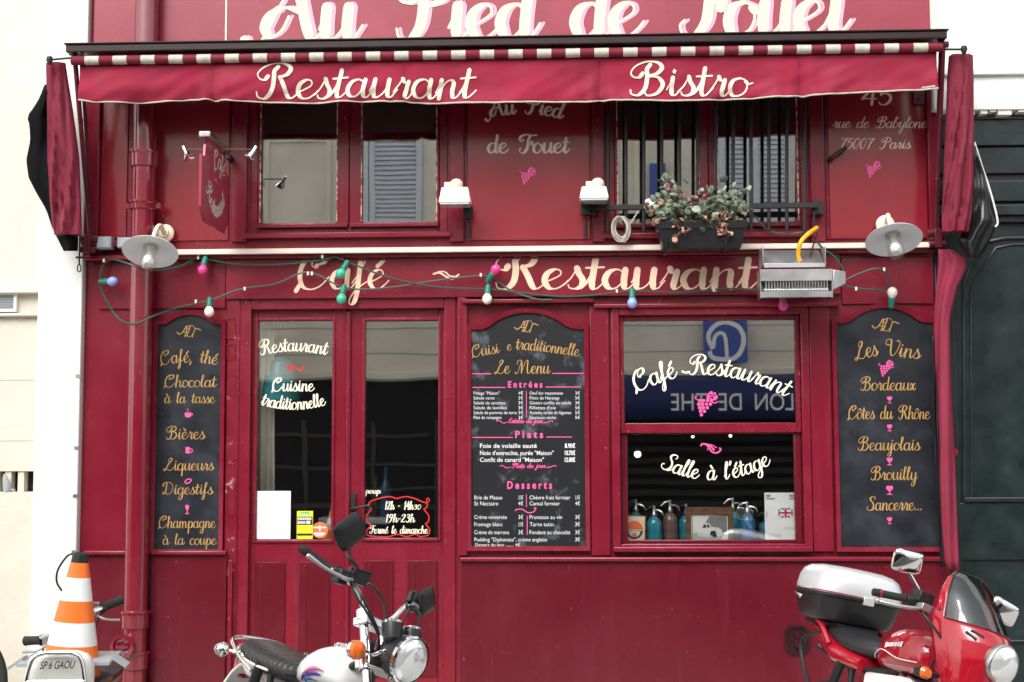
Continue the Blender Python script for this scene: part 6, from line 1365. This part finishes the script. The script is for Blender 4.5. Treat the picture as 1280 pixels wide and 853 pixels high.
    m = MB(); m.sect([((-.62 + .36 * math.cos(t), 0, .34 + .36 * math.sin(t)), (0, .07, 0), (.012 * math.cos(t), 0, .012 * math.sin(t)), 4) for t in [R(a) for a in range(60, 190, 13)]], 16); m.sect([((-.35, 0, .65), (0, .09, 0), (0, 0, .04), 3), ((-.60, 0, .675), (0, .10, 0), (0, 0, .045), 3), ((-.76, 0, .72), (0, .07, 0), (0, 0, .03), 3)], 18); put(m, 'rear_fender', M['bike_white'], root)
    m = MB(); m.lathe([(.045, 0), (.055, .02), (.05, .05), (.02, .06)], (-.80, 0, .66), (-1, 0, .1), 18); put(m, 'tail_light', M['bike_red'], root)
    m = MB(); m.sect([((.69 + .335 * math.cos(t), 0, .30 + .335 * math.sin(t)), (0, .06, 0), (.008 * math.cos(t), 0, .008 * math.sin(t)), 4) for t in [R(a) for a in range(20, 150, 13)]], 16); put(m, 'front_fender', M['bike_white'], root, S)
    engine(root)
    return root
def engine(root):
    m = MB(); m.box(-.22, .16, -.12, .12, .30, .48); m.lathe([(.13, -.15), (.13, .15)], (-.10, 0, .38), (0, 1, 0), 24)
    for k in range(8): m.obox((.09 + k * .012, 0, .50 + k * .028), (.085, 0, -.03), (0, .085, 0), (.004, 0, .008))
    m.obox((.19, 0, .69), (.06, 0, -.02), (0, .07, 0), (.01, 0, .025)); put(m, 'engine', M['alu'], root, bevel=.006)
    m = MB()
    for s in (-1, 1): m.tube([(.36, 0, .90), (.30, s * .03, .80), (.05, s * .06, .74), (-.30, s * .11, .70), (-.70, s * .10, .76)], .016, 8, 4); m.tube([(.40, 0, .80), (.30, s * .05, .55), (.22, s * .09, .32), (-.05, s * .11, .27), (-.25, s * .12, .36), (-.30, s * .11, .70)], .016, 8, 4); m.tube([(-.24, s * .11, .36), (-.60, s * .09, .30)], .02, 8); m.tube([(-.38, s * .13, .72), (-.56, s * .12, .36)], .025, 10)
    put(m, 'frame', M['black'], root)
    m = MB(); m.tube([(.26, -.05, .62), (.36, -.10, .52), (.28, -.15, .32), (-.10, -.17, .26), (-.50, -.19, .30), (-.85, -.20, .36)], [.02, .02, .022, .03, .042, .046], 12, 4); put(m, 'exhaust', M['chrome'], root)
    m = MB(); m.tube([(-.10, .12, .28), (-.14, .30, .02)], .012, 8); m.box(-.17, -.11, .28, .34, .005, .02); put(m, 'side_stand', M['black'], root)

def red_bike(loc_, head, lean, st):
    root = thing('motorcycle', 'red faired motorcycle with a silver lidded top box parked at the right', 'motorcycle', loc_, (-lean, 0, head), 'motorcycles parked in the street')
    ax = Vector((-.44, 0, .90)).normalized(); S = steer_fn((.36, 0, .95), ax, st)
    wheel(root, (-.66, 0, .30), .30, .13, None, 0, True); wheel(root, (.72, 0, .30), .30, .11, S, 0, True)
    m = MB()
    for s in (-1, 1): m.tube([(.72, s * .10, .30), (.55, s * .10, .64)], .032, 12)
    put(m, 'fork_slider', M['alu'], root, S, each=True)
    m = MB()
    for s in (-1, 1): m.tube([(.555, s * .10, .63), (.362, s * .10, 1.02)], .021, 12)
    put(m, 'fork_tube', M['chrome'], root, S, each=True)
    m = MB(); m.obox((.385, 0, .975), (.04, 0, .014), (0, .13, 0), (-.008, 0, .018)); m.obox((.462, 0, .80), (.04, 0, .014), (0, .13, 0), (-.008, 0, .02)); put(m, 'triple_clamp', M['alu'], root, S, bevel=.005)
    for s in (-1, 1):
        m = MB(); bar = [(.36, s * .10, 1.01), (.345, s * .16, 1.035), (.30, s * .25, 1.045), (.245, s * .36, 1.035)]; m.tube(bar, .012, 10, 4); put(m, 'handlebar', M['black'], root, S)
        m = MB(); a, b = Vector((.285, s * .28, 1.045)), Vector((.225, s * .395, 1.03)); m.tube([a, a.lerp(b, .06), a.lerp(b, .08), a.lerp(b, .9), b], [.024, .024, .0175, .018, .020], 14); m.lathe([(.018, 0), (.019, .02), (.012, .026)], b, b - a, 12); go = put(m, 'grip', M['rubber'], root, S)
        m = MB(); d = (b - a).normalized(); m.lathe([(.021, -.016), (.021, -.008)], b, d, 14); o = put(m, 'grip_ring', M['bike_red'], None, S); o.parent = go
        m = MB(); c = Vector((.305, s * .245, 1.047)); m.tube([c - d * .04, c + d * .035], [.026, .028], 12); m.obox((.325, s * .215, 1.075), (.03, 0, 0), (0, .045, 0), (0, 0, .025)); put(m, 'switch_housing', M['black_plastic'], root, S, bevel=.004)
        m = MB(); m.tube([(.345, s * .22, 1.03), (.365, s * .28, 1.01), (.33, s * .36, .995), (.275, s * .425, .99)], [.012, .010, .009, .011], 8, 4); m.ball((.272, s * .43, .99), .014, 10); m.obox((.345, s * .205, 1.03), (.025, 0, 0), (0, .04, 0), (0, 0, .018)); put(m, 'lever', M['alu'], root, S, bevel=.003)
        m = MB(); mb_ = Vector((.32, s * .215, 1.08)); mt_ = Vector((.295, -.305, 1.16) if s < 0 else (.32, .30, 1.11)); m.tube([mb_, mb_.lerp(mt_, .25) + Vector((0, 0, .0)), mt_], [.012, .009, .009], 8, 4); so = put(m, 'mirror_stem', M['chrome'], root, S)
        rt = Matrix.Rotation(R(s * -8), 3, 'X'); u = rt @ Vector((.12, 1, 0)); v = rt @ Vector((.1, 0, 1)); nn = u.cross(v).normalized() * (1); m = MB(); rounded_plate(m, mt_ + Vector((-.01, s * .03, .05)), u, v, nn if nn.x > 0 else -nn, .082, .054, .04, 5); o = put(m, 'mirror', M['chrome'], None, S); o.parent = so
    m = MB()
    for s in (-1, 1): m.tube([(.335, s * .24, 1.02), (.40, s * .23, .98), (.46, s * .16, .90), (.46, s * .08, .80)], .006, 8, 6); m.tube([(.33, s * .20, 1.03), (.38, s * .17, .94), (.40, s * .12, .85), (.34, s * .08, .74)], .0055, 8, 6)
    put(m, 'cable', M['black'], root, S, each=True)
    # fairing shell and screen (fixed to the steering head): one surface, the screen set into its upper front
    T = [(0, .66, .10, .57, .50), (.15, .74, .135, .645, .46), (.32, .86, .165, .675, .42), (.45, .95, .180, .655, .385), (.55, 1.015, .182, .61, .375), (.75, 1.135, .160, .51, .37), (.9, 1.21, .125, .435, .365), (1, 1.245, .085, .39, .36)]
    def fs(u, v, o=0):
        z, w_, nx, rx = (interp([(q[0], q[k]) for q in T], v) for k in (1, 2, 3, 4)); a = u * math.pi / 2
        return Vector((rx + (nx - rx + o) * math.cos(a) ** .85, (w_ + o) * math.copysign(abs(math.sin(a)) ** .85, math.sin(a)), z))
    us = [-1 + .16 * i / 5 for i in range(5)] + [-.84 + 1.68 * i / 24 for i in range(25)] + [.84 + .16 * i / 5 for i in range(1, 6)]
    vv = [.54 * i / 18 for i in range(19)] + [.54 + .46 * i / 12 for i in range(1, 13)]
    def patch(sel, o=0):
        m = MB(); m.sharp = 120; n_ = len(us)
        m.add([fs(u, v, o) for v in vv for u in us], [])
        m.f = [[i * n_ + k, i * n_ + k + 1, (i + 1) * n_ + k + 1, (i + 1) * n_ + k] for i in range(len(vv) - 1) for k in range(n_ - 1) if sel((us[k] + us[k + 1]) / 2, (vv[i] + vv[i + 1]) / 2)]; m.m = [0] * len(m.f)
        return islands(m)[0]
    scr = lambda u, v: abs(u) < .84 and v > .54
    fa = put(patch(lambda u, v: not scr(u, v)), 'fairing', M['bike_red'], root, S, solid=.007)
    put(patch(scr), 'windscreen', M['screen'], root, S)
    m = MB(); m.tube([fs(u, .54, .003) for u in us if abs(u) < .841] + [fs(.84, v, .003) for v in vv if v > .54] + [fs(u, 1, .003) for u in reversed(us) if abs(u) < .84] + [fs(-.84, v, .003) for v in reversed(vv) if v > .54], .0035, 6, loop=True); put(m, 'screen_edge', M['black_plastic'], root, S)
    for s in (-1, 1):
        for v in (.6, .92):
            m = MB(); q = fs(s * .91, v, .002); m.lathe([(.008, 0), (.008, .004), (.003, .006)], q, (.4, s, 0), 10); o = put(m, 'screw', M['black'], None, S); o.parent = fa
        m = MB()
        for k in range(2): q = fs(s * (.30 + .12 * k), .475 - .03 * k, .002); q2 = fs(s * (.48 + .08 * k), .50 - .02 * k, .002); m.tube([q, q2], .008, 6)
        o = put(m, 'intake_slot', M['black'], None, S); o.parent = fa
    c = Vector((.668, 0, .875)); m = MB(); m.lathe([(.088, -.03), (.091, .012), (.087, .018)], c, (1, 0, -.06), 36, cap=False); put(m, 'headlight_rim', M['steel'], root, S, solid=.004)
    m = MB(); m.lathe([(.088, .0), (.084, .02), (.064, .036), (.03, .044), (.001, .046)], c, (1, 0, -.06), 32); put(m, 'headlight', M['lens'], root, S)
    for s in (-1, 1):
        m = MB(); c = Vector((.47, s * .245, .74)); m.tube([(.46, s * .14, .75), c], .012, 8); m.sect([(c + Vector((-.03, 0, 0)), (0, .03, 0), (0, 0, .022), 3), (c + Vector((.0, 0, 0)), (0, .036, 0), (0, 0, .028), 3), (c + Vector((.012, 0, 0)), (0, .036, 0), (0, 0, .028), 3)], 16); so = put(m, 'indicator', M['black_plastic'], root, S); m = MB(); m.sect([(c + Vector((.0125, 0, 0)), (0, .035, 0), (0, 0, .027), 3), (c + Vector((.03, 0, 0)), (0, .024, 0), (0, 0, .018), 3)], 16); o = put(m, 'indicator_lens', M['orange_lens'], None, S); o.parent = so
    m = MB(); m.sect([((x, 0, z), (0, w_, 0), (0, 0, h), 2.6) for x, z, w_, h in [(.33, .82, .05, .04), (.30, .83, .11, .085), (.20, .845, .145, .115), (.05, .84, .15, .115), (-.08, .81, .125, .09), (-.15, .785, .08, .05)]], 28); m.sharp = 60; tk = put(m, 'fuel_tank', M['bike_red'], root, sub=1)
    m = MB()
    for s in (-1, 1): m.tube([(.28, s * .118, .80), (.15, s * .146, .80), (.02, s * .152, .825), (-.06, s * .137, .80), (-.10, s * .112, .775)], .0028, 6, 5)
    o = m.build('pinstripe', M['bike_white'], None); o.parent = tk
    m = MB(); m.sect([((-.10, 0, .80), (0, .08, 0), (0, 0, .03), 2.6), ((-.14, 0, .805), (0, .115, 0), (0, 0, .05), 2.6), ((-.30, 0, .805), (0, .15, 0), (0, 0, .05), 2.6), ((-.48, 0, .83), (0, .145, 0), (0, 0, .06), 2.6), ((-.62, 0, .865), (0, .12, 0), (0, 0, .05), 2.6), ((-.68, 0, .875), (0, .06, 0), (0, 0, .02), 2.6)], 26); m.sharp = 80; put(m, 'seat', M['seat_black'], root, sub=1)
    m = MB(); m.sect([((-.20, 0, .72), (0, .145, 0), (0, 0, .045), 3), ((-.45, 0, .75), (0, .165, 0), (0, 0, .06), 3), ((-.66, 0, .82), (0, .14, 0), (0, 0, .06), 3), ((-.84, 0, .86), (0, .09, 0), (0, 0, .035), 3)], 24); m.sharp = 60; put(m, 'tail_panel', M['bike_red'], root)
    m = MB(); m.tube([(-.48, .165, .79), (-.56, .175, .87), (-.66, .15, .905), (-.70, 0, .91), (-.66, -.15, .905), (-.56, -.175, .87), (-.48, -.165, .79)], .015, 10, 5); put(m, 'grab_rail', M['bike_red'], root)
    m = MB(); m.obox((.02, 0, .66), (.17, 0, .01), (0, .135, 0), (0, 0, .05)); put(m, 'side_panel', M['bike_white'], root, bevel=.02)
    m = MB()
    for s in (-1, 1): m.tube([(-.60, s * .13, .845), (-.80, s * .15, .78), (-.74, s * .14, .62), (-.55, s * .12, .45)], .011, 8, 4)
    m.box(-.86, -.50, -.12, .12, .878, .900); put(m, 'luggage_rack', M['black'], root)
    engine(root)
    m = MB(); m.sect([((.72 + .335 * math.cos(t), 0, .30 + .335 * math.sin(t)), (0, .065, 0), (.008 * math.cos(t), 0, .008 * math.sin(t)), 4) for t in [R(a) for a in range(15, 150, 13)]], 16); put(m, 'front_fender', M['bike_red'], root, S)
    m = MB()
    for k in range(7): x = .17 - k * .022; m.obox((x, -.1485 + .0012 * abs(k - 3), .868 - k * .003), (.008, 0, .002), (0, .0015, 0), (.003, 0, .010 if k not in (0, 6) else .013))
    o = m.build('lettering', M['bike_white'], None); o.parent = tk
    # top box
    cx, cz = -.66, .905
    def rr_(z, hl, hw, e=3.6, dx=0): return ((cx + dx, 0, z), (hl, 0, 0), (0, hw, 0), e)
    m = MB(); m.sect([rr_(cz, .16, .19), rr_(cz + .012, .175, .205), rr_(cz + .07, .195, .225), rr_(cz + .125, .205, .236), rr_(cz + .128, .212, .243), rr_(cz + .142, .212, .243)], 44); m.sharp = 50; bx_ = m.build('top_box', M['black_plastic'], root)
    m = MB(); m.sect([rr_(cz + .143, .207, .238), rr_(cz + .17, .207, .238), rr_(cz + .22, .200, .232), rr_(cz + .255, .185, .218), rr_(cz + .278, .155, .19), rr_(cz + .290, .11, .14), rr_(cz + .294, .04, .05)], 44); m.sharp = 75; o = m.build('lid', M['silver'], bx_)
    m = MB(); m.tube([p for p in [Vector((cx + .2085 * math.copysign(abs(math.cos(a)) ** (2 / 3.6), math.cos(a)), .2395 * math.copysign(abs(math.sin(a)) ** (2 / 3.6), math.sin(a)), cz + .149)) for a in [2 * math.pi * k / 60 for k in range(60)]]], .0028, 5, loop=True); m.build('red_seam', M['bike_red'], bx_)
    m = MB(); m.add([(cx - .12, -.2375, cz + .118), (cx - .02, -.2420, cz + .105), (cx - .05, -.236, cz + .085)], [(0, 1, 2)]); m.build('reflector_patch', M['silver'], bx_, solid=.002)
    m = MB(); m.obox((cx + .19, 0, cz + .135), (.024, 0, 0), (0, .03, 0), (0, 0, .022)); m.build('latch', M['silver'], bx_, bevel=.004)
    bx_.scale = (1.06, 1.06, 1.0); bx_.location = (.66 * .06, 0, 0)
    return root, bx_

a = P(470, 900, -3.05)
wb = white_bike((-1.16, -3.0, 0), R(-90 + 36), R(11), R(19))
q = P(1066, 745, -1.95)
rb_, tb_ = red_bike((q.x - .175 + .60 * .92 * .31, -1.95 - .60 * .92 * .95, 0), R(-90 + 18), R(12), R(16)); rb_.scale = (.92, .92, .92)

# ------------------------------------------------------------------ moped with the traffic cone on it
mp = thing('moped', 'cream moped with a chrome front guard parked at the left, under the traffic cone', 'moped', (P(84, 830, -3.0).x, -2.8, 0), (0, R(0), R(-90 + 10)))
M['cowl_cream'] = mat('cream moped paint', (.82, .81, .76), .3, coat=.5)
wheel(mp, (-.55, 0, .27), .27, .08); wheel(mp, (.52, 0, .27), .27, .08)
m = MB()
for s in (-1, 1): m.tube([(.52, s * .06, .27), (.42, s * .06, .62), (.30, s * .04, .88)], .02, 10, 3)
m.tube([(.31, 0, .70), (.20, 0, .45), (-.15, 0, .36), (-.35, 0, .45), (-.40, 0, .60)], .035, 12, 4); m.tube([(-.15, 0, .36), (-.55, 0, .27)], .025, 8); put(m, 'frame', M['black'], mp)
m = MB(); m.box(-.2, .08, -.09, .09, .24, .42); m.lathe([(.09, -.11), (.09, .11)], (-.08, 0, .33), (0, 1, 0), 20); put(m, 'engine', M['alu'], mp, bevel=.01)
m = MB(); m.sect([((-.62, 0, .64), (0, .09, 0), (0, 0, .035), 2.6), ((-.45, 0, .64), (0, .12, 0), (0, 0, .045), 2.6), ((-.2, 0, .63), (0, .09, 0), (0, 0, .04), 2.6), ((-.08, 0, .62), (0, .04, 0), (0, 0, .025), 2.6)], 22); put(m, 'seat', M['seat_black'], mp, sub=1)
m = MB()
for s in (-1, 1):
    m.tube([(.29, s * .02, .90), (.28, s * .06, .98), (.24, s * .10, 1.0), (.20, s * .12, 1.0)] if s > 0 else [(.29, s * .02, .86), (.28, s * .08, .90), (.24, s * .13, .885), (.21, s * .15, .875)], .011, 8, 4)
put(m, 'handlebar', M['chrome'], mp)
for s, zz, dx, ey in ((1, 1.0, 0, .10), (-1, .875, .01, .13)):
    m = MB(); a_, b_ = Vector((.215 + dx, s * ey, zz - .002)), Vector((.165 + dx, s * (ey + .08), zz + (.03 if s > 0 else -.01))); m.tube([a_, a_.lerp(b_, .1), a_.lerp(b_, .12), a_.lerp(b_, .9), b_], [.024, .024, .018, .019, .021], 12); put(m, 'grip', M['rubber'], mp)
    m = MB(); m.tube([(.235 + dx, s * (ey - .03), zz - .015), (.26 + dx, s * (ey + .02), zz - .04), (.22 + dx, s * (ey + .08), zz - .05)], .006, 8, 4); m.obox((.225 + dx, s * (ey - .02), zz), (.02, 0, 0), (0, .018, 0), (0, 0, .026)); put(m, 'lever', M['alu'], mp, bevel=.003)
m = MB(); m.sect([((.62, 0, .825), (0, .02, 0), (.0, 0, .01), 2.2), ((.60, 0, .80), (0, .115, 0), (0, 0, .045), 3.2), ((.58, 0, .76), (0, .128, 0), (0, 0, .09), 3.4), ((.50, 0, .74), (0, .132, 0), (0, 0, .10), 3.4), ((.44, 0, .74), (0, .10, 0), (0, 0, .085), 3.4)], 30); m.v = [Vector(p) for p in m.v]; m.sharp = 60; m.v = [p + Vector((0, 0, .025)) for p in m.v]; cw = put(m, 'front_cowl', M['cowl_cream'], mp, sub=1)
m = MB(); m.box(.585, .612, -.10, .10, .655, .742); put(m, 'headlight_panel', M['black_plastic'], mp, bevel=.01)
m = MB(); m.tube([(.66, .115, .60), (.665, .112, .74), (.65, .095, .84), (.64, .06, .868), (.64, 0, .87), (.64, -.06, .868), (.65, -.095, .84), (.665, -.112, .74), (.66, -.115, .60)], .009, 10, 5); m.tube([(.664, .112, .765), (.664, -.112, .765)], .008, 8); put(m, 'front_guard', M['chrome'], mp)
m = MB(); m.box(.14, .50, -.18, .18, .80, .812); m.obox((.36, .205, .80), (.05, 0, 0), (0, .03, -.02), (0, .003, .005)); m.obox((.36, -.205, .80), (.05, 0, 0), (0, .03, .02), (0, -.003, .005)); put(m, 'carrier', M['grey_box'], mp)
m = MB(); m.tube([(.22, .10, .98), (.27, .09, .93), (.30, .06, .86)], .004, 6, 5); m.tube([(.22, -.12, .87), (.27, -.12, .82), (.30, -.06, .84)], .004, 6, 5); put(m, 'cable', M['black'], mp, each=True)
cu = bpy.data.curves.new('t', 'FONT'); cu.body = "SP 6 GAOU"; cu.shear = .35; cu.offset = .012; t = bpy.data.objects.new('t', cu); COL.objects.link(t); bpy.context.view_layer.update()
me = bpy.data.meshes.new_from_object(t.evaluated_get(bpy.context.evaluated_depsgraph_get())); bpy.data.objects.remove(t)
vx = [v.co.x for v in me.vertices]; k = .135 / (max(vx) - min(vx))
for v in me.vertices: v.co = Vector((.628, -.066 + (v.co.x - min(vx)) * k, .808 + v.co.y * .042))
me.materials.clear(); me.materials.append(M['black']); o = bpy.data.objects.new('lettering', me); COL.objects.link(o); o.parent = cw

cn = thing('traffic_cone', 'orange and white striped traffic cone standing on the moped carrier', 'traffic cone', (0, 0, 0))
def cone():
    H, r0, r1 = .50, .125, .030
    def rad(t): return r0 + (r1 - r0) * t
    bands = [(0, .263, 0), (.263, .45, 1), (.45, .623, 0), (.623, .81, 1), (.81, .932, 0)]
    m = MB()
    for a, b, mi in bands: m.cur = mi; m.lathe([(rad(a), a * H), (rad(b), b * H)], (0, 0, .02), seg=40, cap=False)
    m.build('cone_body', [M['orange'], M['cone_white']], cn)
    m = MB(); m.sect([((0, 0, .0), (.15, 0, 0), (0, .15, 0), 6), ((0, 0, .02), (.15, 0, 0), (0, .15, 0), 6), ((0, 0, .03), (.13, 0, 0), (0, .13, 0), 4)], 32); m.build('base', M['black_plastic'], cn)
    m = MB(); m.lathe([(rad(.932), .932 * H), (rad(1.0) + .001, H), (rad(1) - .006, H + .006), (rad(1) - .012, H - .02)], (0, 0, .02), seg=32, cap=False); m.build('collar', M['black'], cn)
    m = MB(); m.tube([(-.02, 0, H + .02), (-.05, -.01, H + .01), (-.085, -.01, H - .05), (-.085, -.01, H - .10), (-.06, -.01, H - .135)], .0045, 8, 5); m.build('cord', M['black'], cn)
cone()
q = P(87, 815, -3.12); cn.location = (q.x, -3.12, 1.6 + P(95, 691, -3.12).z - 1.6 - .525)
cn.rotation_euler = (0, R(4), 0)

# ------------------------------------------------------------------ bicycle leaning in at the far left
bc = P(-62, 838, -.65); bk = thing('bicycle', 'bicycle with dark tyres just showing at the left edge', 'bicycle', (bc.x, -.65, 0))
for cx in (0, -1.05):
    m = MB(); m.tube([(cx + .32 * math.cos(a), 0, .34 + .32 * math.sin(a)) for a in [2 * math.pi * k / 40 for k in range(40)]], .024, 10, loop=True); wo = m.build('wheel', M['rubber'], bk)
    m = MB(); m.tube([(cx + .295 * math.cos(a), 0, .34 + .295 * math.sin(a)) for a in [2 * math.pi * k / 40 for k in range(40)]], .012, 8, loop=True)
    for k in range(24): a = k * math.pi / 12; m.tube([(cx, .03 * (-1) ** k, .34), (cx + .29 * math.cos(a), 0, .34 + .29 * math.sin(a))], .0015, 4)
    m.lathe([(.02, -.04), (.02, .04)], (cx, 0, .34), (0, 1, 0), 10); m.build('rim', M['steel'], wo)
m = MB(); m.tube([(-1.05, .05, .34), (-.60, .0, .30), (-.20, 0, .80), (-.78, 0, .82), (-.60, 0, .30)], .016, 8); m.tube([(-1.05, 0, .34), (-.78, 0, .82), (-.80, 0, .92)], .013, 8); m.tube([(0, .05, .34), (-.14, 0, .68), (-.22, 0, .98)], .015, 8); m.build('frame', M['black'], bk)
m = MB(); m.tube([(-.22, 0, .98), (-.18, .1, 1.0), (-.24, .28, 1.0)], .011, 8, 3); m.tube([(-.22, 0, .98), (-.18, -.1, 1.0), (-.24, -.28, 1.0)], .011, 8, 3); m.build('handlebar', M['chrome'], bk)
m = MB(); m.sect([((-.92, 0, .94), (0, .07, 0), (0, 0, .03), 2.4), ((-.78, 0, .94), (0, .05, 0), (0, 0, .03), 2.4), ((-.65, 0, .93), (0, .015, 0), (0, 0, .015), 2.4)], 14); m.build('saddle', M['seat_black'], bk)
